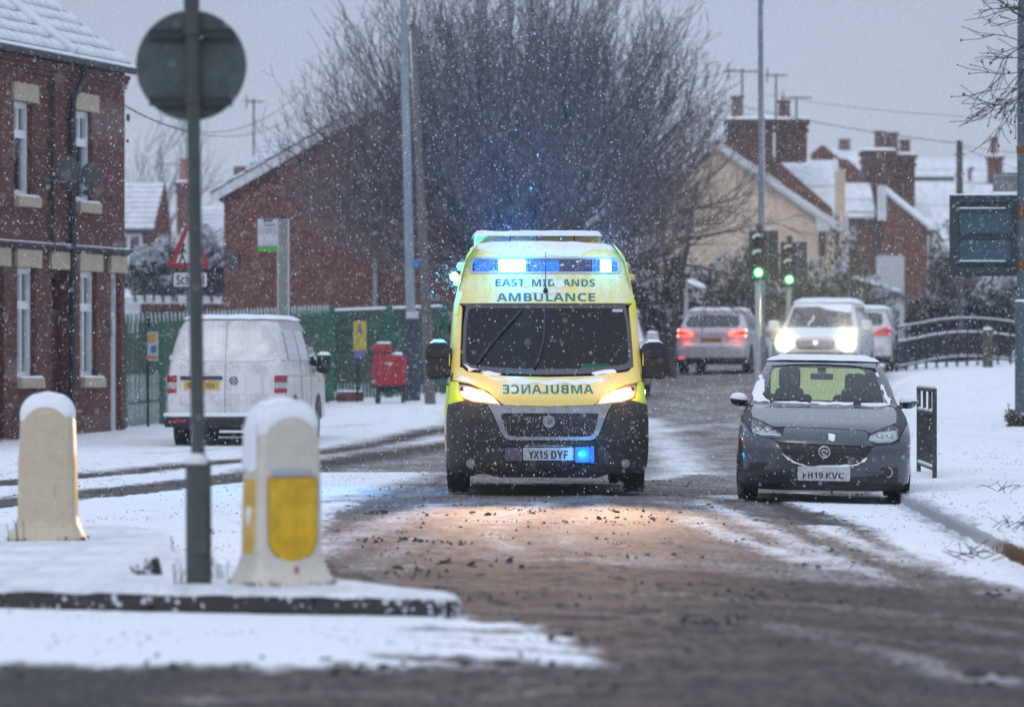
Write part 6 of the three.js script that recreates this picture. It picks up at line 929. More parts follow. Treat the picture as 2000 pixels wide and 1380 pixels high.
  mesh('aerial', [bar(A.P(0, Y(322), 0), A.P(0, Y(322), 0.0).add(V(0, 0.4, 0.05)), 0.006, 6, 0.004), T(cyl(0.03, 0.014, 0.05), 0, Y(330), A.F(0, 2.07) + 0.005, 0.5)], M.black, amb);
  for (const s of [-1, 1]) { // side beacons on short arms
    mesh('side_marker', T(new THREE.SphereGeometry(0.05, 14, 10), s * 0.87, 2.35, -2.2), std([0.6, 0.52, 0.25], 0.5), amb);
    mesh('beacon_mount', box(0.07, 0.12, 0.16, s * 0.92, 2.2, -1.95, 0.02), yel, amb);
  }
  mesh('blue_light', T(new THREE.SphereGeometry(0.047, 16, 12), -0.945, 2.235, -1.85), blueGlow, amb); { const l = new THREE.PointLight(blue, 15); l.position.set(-1.12, 2.22, -1.66); l.shadow.radius = 2; l.castShadow = true; amb.add(l); }
  mesh('blue_lens', T(new THREE.SphereGeometry(0.045, 16, 12), 0.945, 2.16, -1.85), dimLens, amb);
  mesh('blue_light', box(0.03, 0.05, 0.08, 1.0, Y(820), -0.62, 0.01), blueGlow, amb);
  // headlights
  const hlR = [[1046, 786, .02], [1000, 792, .02], [922, 818, .03], [852, 882, .01], [975, 868, .03], [1038, 846, .03], [1050, 808, .02]], hlL = hlR.map(([x, y, r]) => [1237 - x, y, r]).reverse();
  const warm = new THREE.Color(1.0, 0.62, 0.40);
  for (const [pts, s] of [[hlL, -1], [hlR, 1]]) {
    const h = mesh('headlight', A.on(poly(Q(pts).reverse(), 0.01), -0.012, 0.02, 0.05), glow([1.0, 0.46, 0.15], 1.1, 0.3), amb);
    const q = Q(pts), c = q.reduce((a, p) => [a[0] + p[0] / q.length, a[1] + p[1] / q.length], [0, 0]);
    mesh('lamp_surround', A.on((() => { const o = poly(q.map((p) => [p[0], p[1], p[2]]).reverse(), 0.01), i = poly(q.map((p) => [lerp(p[0], c[0], 0.08), lerp(p[1], c[1], 0.12)]).reverse(), 0.01); o.holes.push(new THREE.Path(i.getPoints())); return o; })(), 0.004, 0.02, 0.06), std([0.45, 0.3, 0.2], 0.3), h);
    // the lit reflector in the inner part of the lamp
    const inner = s < 0 ? [[212, 792], [305, 808], [350, 838], [388, 880], [270, 868], [215, 846]] : [[1025, 795], [932, 808], [887, 838], [853, 880], [965, 868], [1022, 846]];
    mesh('lamp_glow', A.on(poly(s < 0 ? Q(inner).reverse() : Q(inner), 0.02), -0.004, 0.01, 0.05), glow([1.0, 0.66, 0.34], 3.2), h);
    const L = new THREE.SpotLight(warm, 160, undefined, rad(16), 1); L.position.copy(A.P(s * 0.72, 1.0, 0.12)); L.target.position.set(s * 0.2, 0.75, 14); L.shadow.radius = 6; L.castShadow = true; amb.add(L, L.target); const sp = new THREE.PointLight(new THREE.Color(1.0, 0.45, 0.16), 0.42); sp.position.copy(A.P(s * 0.76, 1.0, 0.09)); sp.shadow.radius = 3; sp.castShadow = true; amb.add(sp);
    mesh('wing', A.on(poly((s < 0 ? [[152, 768], [188, 772], [190, 800], [204, 850], [222, 866], [175, 935], [140, 955], [130, 880], [146, 800]] : [[1080, 768], [1058, 776], [1052, 800], [1042, 846], [1010, 866], [1048, 920], [1075, 955], [1098, 880], [1090, 800]]).map(([x, y]) => [X(x), Y(y)]), 0.012), 0.003, 0.02, 0.05), lime, amb);
  }
  // grille: grey surround, dark slats, round badge
  const gIn = Q([[388, 922, .03], [862, 922, .03], [838, 1024, .05], [800, 1034, .04], [456, 1034, .04], [420, 1024, .05]]), sur = poly(Q([[322, 872, .03], [405, 886, .03], [620, 892], [838, 886, .03], [930, 872, .03], [900, 920, .05], [862, 1020, .06], [835, 1050, .04], [420, 1050, .04], [394, 1020, .06], [352, 920, .05]]), 0.02);
  sur.holes.push(new THREE.Path(poly(gIn, 0.03).getPoints()));
  const gr = mesh('grille', A.on(poly(gIn, 0.03), -0.03, 0.02, 0.06), M.black, amb);
  for (const y of [948, 972, 996, 1018]) mesh('slat', A.on(rect(X(430), Y(y) - 0.006, X(822), Y(y) + 0.006, 0.003), -0.012, 0.02, 0.08), M.plastic, gr);
  mesh('grille_surround', A.on(sur, 0.016, 0.045, 0.05), grey, gr);
  const by = Y(962), bc = A.P(0.006, by, 0.02);
  const bd = mesh('badge', [T(new THREE.TorusGeometry(0.056, 0.007, 8, 28), bc.x, bc.y, bc.z + 0.008), T(cyl(0.054, 0.054, 0.016, 28), bc.x, bc.y, bc.z - 0.01, Math.PI / 2)], M.silver, amb);
  mesh('lettering', words('FIAT', -0.03, by - 0.022, 0.04, by + 0.022).map((s) => extr(s, 0.003).translate(0, 0, bc.z + 0.007)), std([0.12, 0.1, 0.1], 0.4, { metalness: 0.5 }), bd);
  // bumper: one dark moulding round the grille with bulging corners, a step and fog lamps
  const bo = []; for (let i = 0; i <= 8; i++) { const y = lerp(0.9, 0.24, i / 8); bo.push([-A.W(y) * 0.998, y]); }
  const bump = poly([...bo, [-0.83, 0.2], [-0.62, 0.2], [-0.5, 0.165], [0.5, 0.16], [0.62, 0.2], [0.83, 0.2], ...bo.map(([x, y]) => [-x, y]).reverse(), [0.9, 0.93], [0.83, 0.945], [0.66, 0.9], ...Q([[905, 925], [866, 1024], [838, 1056], [417, 1056], [390, 1024], [347, 925]]), [-0.66, 0.9], [-0.83, 0.945], [-0.9, 0.93]], 0.012);
  mesh('bumper', A.on(bump, 0.008, 0.03, 0.07), M.grimy, amb);
  mesh('bumper_step', A.on(poly(Q([[330, 1062], [905, 1062], [890, 1078], [350, 1078]]), 0.01), 0.022, 0.02, 0.08), M.black, amb);
  mesh('number_plate', A.on(rect(X(497), Y(1146), X(742), Y(1086), 0.01), 0.026, 0.012, 0.08), M.plate, amb);
  mesh('lettering', A.on([...words('YX15', X(524), Y(1138), X(616), Y(1100)), ...words('DYF', X(632), Y(1138), X(712), Y(1100))], 0.0285, 0.002, 0.05), M.ink, amb);
  const rbl = mesh('blue_light', A.on(rect(X(746), Y(1155), X(815), Y(1082), 0.012), 0.06, 0.05, 0.05), glow([0.0, 0.16, 1.0], 0.8), amb);
  mesh('blue_light', A.on(circ(X(770), Y(1115), 0.022), 0.062, 0.002), glow([0.1, 0.5, 1.0], 1.6), rbl); { const l = new THREE.PointLight(blue, 0.5); l.position.copy(A.P(X(785), Y(1118), 0.16)); l.shadow.radius = 2; l.castShadow = true; amb.add(l); }
  mesh('blue_light', A.on(rect(X(819), Y(1158), X(835), Y(1078), 0.006), 0.065, 0.055, 0.05), glow([0.0, 0.15, 1.0], 0.8), rbl);
  mesh('blue_lens', A.on(rect(X(412), Y(1148), X(492), Y(1086), 0.012), 0.05, 0.04, 0.05), phy([0.12, 0.12, 0.15], 0.2, { clearcoat: 0.5 }), amb);
  mesh('tow_cover', A.on(rect(-0.1, 0.22, 0.12, 0.3, 0.01), 0.014, 0.01), M.black, amb);
  for (const s of [-1, 1]) {
    mesh('fog_lamp', A.on(circ(s * 0.785, 0.305, 0.043, 20), 0.014, 0.012, 0.05), phy([0.3, 0.3, 0.32], 0.2, { clearcoat: 1 }), amb);
    const a = []; for (let i = 0; i <= 10; i++) { const t = i / 10 * Math.PI * 0.75; a.push(A.P(s * (0.66 + 0.21 * Math.cos(t * 0.9 + 0.35)), 0.66 - 0.13 * Math.sin(t * 0.9 + 0.35) , 0.012)); }
    mesh('bumper_crease', tube(a, 0.008), std(0.06, 0.5), amb);
    mesh('vent', A.on(poly([[s * 0.56, 0.52], [s * 0.84, 0.54], [s * 0.86, 0.44], [s * 0.6, 0.42]].map((p) => p), 0.02), 0.011, 0.004), M.black, amb);
  }
  mesh('snow_patch', [A.on(blob([[-0.25, 0.473], [0.25, 0.473], [0.24, 0.484], [-0.24, 0.482]], 14, 0.3), 0.03, 0.012, 0.05)], std([0.3, 0.3, 0.32], 0.8), amb);
  // wheels, arches, mirrors
  for (const s of [-1, 1]) { wheel(amb, s * 0.905, -0.95, 0.345, 0.225, rad(-2)); wheel(amb, s * 0.9, -4.95, 0.345, 0.225); mesh('mud_flap', box(0.3, 0.3, 0.02, s * 0.86, 0.3, -1.4), M.black, amb); }
  mesh('underbody', [box(1.5, 0.12, 5.2, 0, 0.3, -3), box(0.5, 0.1, 3.6, 0.1, 0.22, -3)], M.black, amb);
  for (const s of [-1, 1]) {
    const mr = new THREE.Group(); mr.name = 'mirror'; amb.add(mr);
    const prof = poly([[-0.115, -0.16], [0.10, -0.17], [0.115, 0.08], [0.08, 0.17], [-0.08, 0.17], [-0.115, 0.1]].map(([x, y]) => [s * x, y]), 0.05);
    mesh('mirror_housing', [T(extr(prof, 0.1, 0.025), s * 1.115, 1.35, -0.98), T(extr(rect(-0.1, -0.03, 0.1, 0.03, 0.015), 0.02, 0.01), s * 1.1, 1.42, -0.86)], M.plastic, mr);
    mesh('mirror_arm', [bar([s * 0.95, 1.3, -0.95], [s * 1.08, 1.3, -0.93], 0.035), bar([s * 0.95, 1.45, -0.98], [s * 1.08, 1.44, -0.93], 0.03), box(0.025, 0.16, 0.02, s * 1.005, 1.36, -0.86, 0.006)], M.plastic, mr);
    mesh('snow', cushion(0.19, 0.14, 0.035, s * 1.115, 1.535, -0.93, 5 + s), M.snowSoft, mr);
    mesh('reflector_strip', box(0.012, 0.13, 0.02, s * 1.0, 1.36, -0.84), std([0.7, 0.6, 0.15], 0.4), mr);
    mesh('side_repeater', box(0.02, 0.07, 0.04, s * 1.035, 0.55, -1.5), std([0.9, 0.35, 0.02], 0.4), amb);
  }
}
// ---------------------------------------------------------------- the parked grey hatchback
const hatch = thing('parked_hatchback', 'dark grey hatchback parked by the kerb, snow on its roof and wipers', 'car', [ax(1609, 51.2), G(3.1, 52.5) + 0.03, -51.2], rad(-2.8));
hatch.rotation.z = rad(-0.9);
{
  const A = face([[0.12, 0.80, -0.12, 0.42], [0.2, 0.85, -0.04, 0.42], [0.32, 0.865, 0, 0.42], [0.5, 0.868, 0, 0.42], [0.6, 0.868, -0.03, 0.42], [0.68, 0.865, -0.09, 0.42], [0.76, 0.855, -0.22, 0.42], [0.84, 0.84, -0.48, 0.36], [0.92, 0.80, -0.80, 0.28], [0.965, 0.765, -1.03, 0.22], [1.06, 0.725, -1.18, 0.2], [1.2, 0.675, -1.42, 0.2], [1.34, 0.615, -1.70, 0.2], [1.39, 0.585, -1.84, 0.22], [1.43, 0.53, -2.15, 0.25], [1.46, 0.44, -2.6, 0.25]], 2.7);
  const X = (z) => (z - 860) / 841, Y = (z) => (1310 - z) / 841, Q = (l) => l.map(([x, y, r]) => r ? [X(x), Y(y), r] : [X(x), Y(y)]);
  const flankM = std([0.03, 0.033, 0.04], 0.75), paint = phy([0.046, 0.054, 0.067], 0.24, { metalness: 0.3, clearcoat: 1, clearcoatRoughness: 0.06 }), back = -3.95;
  mesh('body_shell', A.hull(0.16, 0.945, back, 0.016, 18), M.black, hatch);
  for (const s of [-1, 1]) {
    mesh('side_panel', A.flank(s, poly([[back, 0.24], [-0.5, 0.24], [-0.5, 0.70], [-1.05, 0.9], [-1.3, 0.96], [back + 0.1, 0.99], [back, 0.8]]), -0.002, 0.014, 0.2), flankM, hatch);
    mesh('roof_rail', A.flank(s, poly([[-1.3, 0.96], [-1.86, 1.36], [-2.3, 1.42], [-3.2, 1.40], [-3.85, 1.0], [-3.7, 1.0], [-3.1, 1.33], [-2.3, 1.36], [-1.95, 1.31], [-1.45, 0.96]]), -0.002, 0.02, 0.15), paint, hatch);
    mesh('side_window', A.flank(s, poly([[-1.46, 0.97], [-3.68, 1.0], [-3.1, 1.32], [-2.3, 1.35], [-1.95, 1.30]]), -0.01, 0.004, 0.2), M.darkGlass, hatch);
    mesh('wheel_arch', A.flank(s, (() => { const o = circ(-0.92, 0.30, 0.37, 28); return o; })(), 0.002, 0.006, 0.1), M.black, hatch);
  }
  mesh('roof', A.hull(1.39, 1.46, -3.15, 0, 6, [1, 1], 0.9), paint, hatch);
  // snow on the roof, with thickness, overhanging the screen a little
  { const g = A.hull(1.405, 1.468, -3.1, -0.02, 6, [1, 1], 0.9); const p = g.attributes.position; for (let i = 0; i < p.count; i++) p.setY(i, p.getY(i) + 0.012 + 0.008 * noise(p.getX(i) * 5, p.getZ(i) * 5)); mesh('snow', g, M.snowSoft, hatch); }
  // inside
  mesh('rear_shelf', box(1.3, 0.04, 1.0, 0, 0.93, -3.35), M.black, hatch);
  const seatM = std([0.03, 0.034, 0.036], 0.9);
  for (const s of [-0.345, 0.345]) { const st = mesh('seat', [box(0.48, 0.5, 0.12, s, 0.815, -2.35, 0.06), box(0.3, 0.14, 0.11, s, 1.06, -2.35, 0.05), bar([s - 0.05, 1.0, -2.35], [s - 0.05, 1.2, -2.36], 0.012), bar([s + 0.05, 1.0, -2.35], [s + 0.05, 1.2, -2.36], 0.012)], seatM, hatch); mesh('headrest', box(0.225, s < 0 ? 0.235 : 0.215, 0.1, s, s < 0 ? 1.23 : 1.18, -2.36, 0.1), seatM, st); }
  mesh('rear_bench', box(1.2, 0.2, 0.14, 0, 0.90, -3.0, 0.05), seatM, hatch);
  mesh('dashboard', T(box(1.3, 0.06, 0.5, 0, 0, 0, 0.03), 0, 0.955, -1.45), std(0.02, 0.9), hatch);
  mesh('steering_wheel', T(new THREE.TorusGeometry(0.18, 0.016, 8, 24), 0.36, 1.0, -1.75, -0.5), M.black, hatch);
  mesh('rear_mirror', [box(0.235, 0.065, 0.03, X(845), Y(257), -1.68, 0.025), box(0.09, 0.05, 0.05, X(845), Y(205), -1.7, 0.01), bar([X(845), Y(250), -1.69], [X(845), Y(190), -1.72], 0.012)], M.black, hatch);
  // rear screen: snowed over, light comes through it
  mesh('rear_screen', (() => { const s = rect(-0.545, 0.99, 0.47, 1.345, 0.09), g = new THREE.ShapeGeometry(s, 8); g.translate(0, 0, 0); const p = g.attributes.position; for (let i = 0; i < p.count; i++) p.setZ(i, -3.78 + (p.getY(i) - 0.99) * 1.55); g.computeVertexNormals(); return g; })(), std([0.8, 0.84, 0.42], 0.95, {}), hatch).material = new THREE.MeshPhysicalMaterial({ color: C(0.93, 0.96, 0.42), roughness: 0.95, transmission: 0.9, thickness: 0, map: scaled(blotT, 0.12, 0.6) });
  mesh('tailgate_frame', (() => { const o = poly([[-0.7, 0.9], [0.7, 0.9], [0.56, 1.41], [-0.56, 1.41]], 0.08); o.holes.push(new THREE.Path(rect(-0.54, 0.995, 0.465, 1.34, 0.09).getPoints())); const g = extr(o, 0.03); const p = g.attributes.position; for (let i = 0; i < p.count; i++) p.setZ(i, p.getZ(i) - 3.77 + (p.getY(i) - 0.99) * 1.55); g.computeVertexNormals(); return g; })(), M.black, hatch);
  // windscreen and its surround
  const wsP = Q([[385, 182, .05], [600, 168], [860, 162], [1110, 172], [1302, 194, .05], [1350, 300], [1408, 484, .05], [1180, 492], [860, 494], [560, 490], [318, 482, .05], [350, 330]]);
  const ws = mesh('windscreen', A.on(poly(wsP, 0.02), 0.0, 0.003), phy([0.66, 0.78, 0.72], 0.02, { transmission: 1, thickness: 0, ior: 1.5 }), hatch);
  for (const s of [-1, 1]) { const pl = [[0.745, 0.945], [0.655, 0.97], [0.6, 1.12], [0.53, 1.345], [0.575, 1.40], [0.64, 1.28], [0.70, 1.12]]; mesh('windscreen_pillar', A.on(poly(s > 0 ? pl.slice().reverse() : flipX(pl).reverse(), 0.01), 0.004, 0.03, 0.06), M.gloss, hatch); }
  mesh('windscreen_header', A.on(poly(Q([[372, 172], [600, 156], [860, 150], [1110, 160], [1315, 184], [1318, 120], [860, 92], [365, 110]]), 0.01), 0.002, 0.02, 0.06), M.gloss, hatch);
  for (const [pts, w] of [[[[460, 470], [560, 474], [700, 478], [745, 486]], 0.009], [[[1120, 498], [1180, 484], [1285, 480]], 0.009]]) mesh('wiper', tube(Q(pts).map((p) => A.P(p[0], p[1], 0.022)), w), M.black, hatch);
  for (const [i, s] of [[[248, 372], [300, 300], [352, 300], [350, 360], [338, 420], [352, 455], [408, 484], [300, 492], [262, 480]], [[742, 480], [900, 482], [1110, 486], [1112, 500], [900, 500], [745, 494]], [[1180, 490], [1300, 488], [1432, 490], [1430, 506], [1180, 506]], [[430, 480], [560, 482], [700, 488], [740, 494], [430, 492]], [[1305, 222], [1330, 226], [1345, 258], [1322, 252]], [[1352, 322], [1372, 330], [1402, 420], [1425, 440], [1430, 486], [1400, 470], [1375, 410]], [[300, 296], [318, 250], [334, 262], [322, 305]]].entries()) mesh('snow_patch', A.on(blob(Q(s), 3 + i, 0.4), 0.012, 0.02, 0.05), M.snowSoft, hatch);
  // bonnet, wings and bumper as separate panels
  mesh('bonnet', A.on(poly(Q([[262, 492], [560, 500], [860, 504], [1180, 502], [1452, 510], [1478, 560], [1470, 640], [1440, 652], [1330, 694], [1240, 735, .02], [1205, 706], [860, 690], [520, 686, .02], [430, 690], [330, 640], [252, 612], [238, 560]]), 0.012), 0.004, 0.02, 0.05), paint, hatch);
  mesh('front_panel', A.on(poly(Q([[520, 692], [860, 696], [1205, 712], [1232, 742], [1212, 790, .02], [1290, 826], [1272, 836, .02], [860, 826], [470, 812], [430, 790], [508, 776, .02], [512, 745]]), 0.012), 0.004, 0.02, 0.05), paint, hatch);
  const sideL = []; for (let i = 0; i <= 7; i++) { const y = lerp(0.80, 0.2, i / 7); sideL.push([-A.W(y) * 0.997, y]); }
  const gr = Q([[462, 816, .02], [860, 830], [1268, 834, .02], [1232, 900, .04], [1135, 984, .04], [1000, 1004, .04], [700, 1000, .04], [590, 968, .04], [510, 890, .04]]);
  const bump = poly([...sideL, [-0.72, 0.155], [0.72, 0.155], ...flipX(sideL.slice()), ...Q([[1496, 770], [1490, 796], [1420, 820], [1290, 832], [1276, 838]]), ...gr.slice(3).map((p) => p), ...Q([[458, 816], [430, 796], [300, 768], [236, 740]])], 0.008);
  const fogR = [[1325, 1012, .02], [1480, 1005, .03], [1484, 1128, .03], [1370, 1085, .03]], fogL = [[400, 985, .02], [236, 985, .03], [222, 1060, .03], [330, 1050, .03]];
  mesh('bumper', A.on(bump, 0.005, 0.024, 0.05), paint, hatch);
  for (const p of [fogR, fogL]) mesh('fog_recess', A.on(poly(Q(p), 0.02), 0.009, 0.003, 0.05), M.black, hatch);
  mesh('fog_lamp', (() => { const a = []; for (let i = 0; i <= 10; i++) { const t = -1.9 + i / 10 * 3.4; a.push(A.P(X(1395) + 0.04 * Math.cos(t), Y(1052) + 0.045 * Math.sin(t), 0.014)); } return tube(a, 0.006); })(), M.chrome, hatch);
  mesh('lower_grille', A.on(poly(Q([[330, 1062], [480, 1085], [640, 1100], [1080, 1100], [1230, 1088], [1380, 1062], [1370, 1130], [1180, 1150], [560, 1150], [350, 1130]]), 0.02), 0.009, 0.003, 0.05), M.black, hatch);
  mesh('lower_lip', A.on(poly([[-0.8, 0.19], [0.8, 0.19], [0.78, 0.14], [0.3, 0.12], [-0.3, 0.12], [-0.78, 0.14]], 0.02), 0.02, 0.03, 0.08), M.plastic, hatch);
  const grl = mesh('grille', A.on(poly(gr, 0.02), -0.02, 0.01, 0.06), M.black, hatch);
  for (const y of [862, 896, 930, 964]) { const k = (y - 820) / 190; mesh('slat', A.on(rect(X(462 + 230 * k * k + 60 * k), Y(y) - 0.007, X(1268 - 230 * k * k - 60 * k), Y(y) + 0.007, 0.003), -0.012, 0.02, 0.08), M.plastic, grl); }
  mesh('snow_patch', A.on(blob(Q([[510, 905], [560, 945], [640, 985], [760, 1003], [990, 1005], [1130, 985], [1215, 930], [1222, 945], [1140, 1000], [1010, 1016], [700, 1014], [600, 985], [530, 935]]), 22, 0.5), 0.012, 0.016, 0.05), M.snowSoft, hatch);
  mesh('snow_patch', A.on(blob(Q([[885, 742], [930, 738], [955, 780], [935, 812], [905, 790]]), 31, 0.5), 0.012, 0.016, 0.05), M.snowSoft, hatch);
  { const c = A.P(0, Y(890), 0.012); const b = mesh('badge', [T(new THREE.TorusGeometry(0.055, 0.0075, 8, 30), c.x, c.y, c.z)], M.chrome, hatch); // a ring round a winged beast holding a flag
    const emb = [[[-0.036, 0.018], [-0.012, 0.032], [0.012, 0.026], [0.02, 0.01], [0.0, 0.004], [-0.012, 0.012], [-0.02, -0.002], [-0.034, 0.0]], [[0.02, 0.03], [0.038, 0.024], [0.042, 0.008], [0.03, 0.004], [0.026, -0.012], [0.014, -0.006], [0.018, 0.012]], [[-0.03, -0.008], [-0.008, -0.008], [0.006, -0.02], [0.024, -0.02], [0.02, -0.036], [0.0, -0.042], [-0.02, -0.034], [-0.01, -0.024], [-0.03, -0.024]]];
    mesh('emblem', emb.map((e) => T(extr(poly(e, 0.004), 0.006), c.x, c.y, c.z - 0.004)), M.chrome, b); mesh('disc', T(cyl(0.054, 0.054, 0.008, 28), c.x, c.y, c.z - 0.012, Math.PI / 2), M.black, b); }
  mesh('number_plate', A.on(rect(X(640), Y(1124), X(1078), Y(1012), 0.012), 0.02, 0.014, 0.08), M.plate, hatch);
  mesh('lettering', A.on([...words('FH19', X(684), Y(1106), X(852), Y(1056)), ...words('KVC', X(876), Y(1106), X(1028), Y(1056))], 0.0225, 0.002, 0.05), M.ink, hatch);
  for (const s of [[[684, 1044], [740, 1048], [745, 1066], [690, 1064]], [[960, 1046], [1030, 1050], [1010, 1066]]]) mesh('snow_patch', A.on(blob(Q(s), 41, 0.4), 0.024, 0.006, 0.05), M.plate, hatch);
  // headlights
  const hR = [[1216, 790, .02], [1242, 742, .03], [1330, 700, .03], [1440, 662, .02], [1476, 690, .03], [1488, 770, .03], [1425, 808, .03], [1300, 812, .03]], hL = [[508, 770, .02], [500, 748, .03], [430, 700, .03], [330, 650, .03], [250, 624, .02], [240, 690, .03], [250, 740, .03], [320, 762, .03]];
  for (const [p, s] of [[hL, -1], [hR, 1]]) {
    const sh = poly(s < 0 ? Q(p) : Q(p).reverse(), 0.01), c = Q(p).reduce((a, q) => [a[0] + q[0] / p.length, a[1] + q[1] / p.length], [0, 0]);
    const h = mesh('headlight', A.on(sh, -0.012, 0.01, 0.05), std([0.55, 0.56, 0.58], 0.3, { metalness: 0.3 }), hatch);
    for (const [dx, r] of [[-0.055, 0.033], [0.045, 0.036]]) { const q = A.P(c[0] + dx + s * 0.01, c[1] - 0.004, -0.008); mesh('reflector', [T(new THREE.TorusGeometry(r, 0.006, 8, 20), q.x, q.y, q.z), T(new THREE.SphereGeometry(r * 0.7, 14, 10).scale(1, 1, 0.5), q.x, q.y, q.z)], M.chrome, h); }
    mesh('trim', A.on(rect(c[0] - 0.1, c[1] - 0.05, c[0] + 0.1, c[1] - 0.04, 0.004), -0.006, 0.006, 0.05), M.chrome, h);
    mesh('lens', A.on(sh, 0.004, 0.002, 0.05), M.glass, h);
    const o = poly(s < 0 ? Q(p) : Q(p).reverse(), 0.01), inn = Q(p).map((q) => [lerp(q[0], c[0], 0.05), lerp(q[1], c[1], 0.07)]); o.holes.push(new THREE.Path(poly(s < 0 ? inn : inn.reverse(), 0.01).getPoints())); mesh('surround', A.on(o, 0.006, 0.01, 0.05), M.gloss, h);
  }
  for (const s of [-1, 1]) {
    wheel(hatch, s * 0.765, -0.92, 0.305, 0.195, rad(4)); wheel(hatch, s * 0.765, -3.42, 0.305, 0.195);
    const mr = new THREE.Group(); mr.name = 'mirror'; hatch.add(mr);
    const e = new THREE.SphereGeometry(1, 20, 14).scale(0.092, 0.066, 0.075).rotateZ(s * 0.12); mesh('mirror_housing', [T(e, s * 0.868, 1.0, -1.35), bar([s * 0.74, 0.93, -1.36], [s * 0.84, 0.975, -1.35], 0.028)], M.gloss, mr);
    const cap = new THREE.SphereGeometry(1, 20, 8, 0, Math.PI * 2, 0, Math.PI * 0.5).scale(0.094, 0.07, 0.079).rotateZ(s * 0.12); const p = cap.attributes.position; mesh('snow', T(cap, s * 0.868, 1.006, -1.35), M.snowSoft, mr);
  }
  mesh('snow_specks', [speckle(A.P, (r) => [lerp(-0.7, 0.7, r()), lerp(0.72, 0.94, r())], 260, 0.002, 0.008, 13), speckle(A.P, (r) => [lerp(-0.8, 0.8, r()), lerp(0.2, 0.72, r())], 200, 0.002, 0.007, 14), speckle(A.P, (r) => [lerp(-0.55, 0.5, r()), lerp(0.98, 1.33, r())], 60, 0.002, 0.005, 15)], M.snowSoft, hatch).userData.kind = 'stuff';
  mesh('underbody', box(1.3, 0.08, 3.4, 0, 0.24, -2.0), M.black, hatch);
}

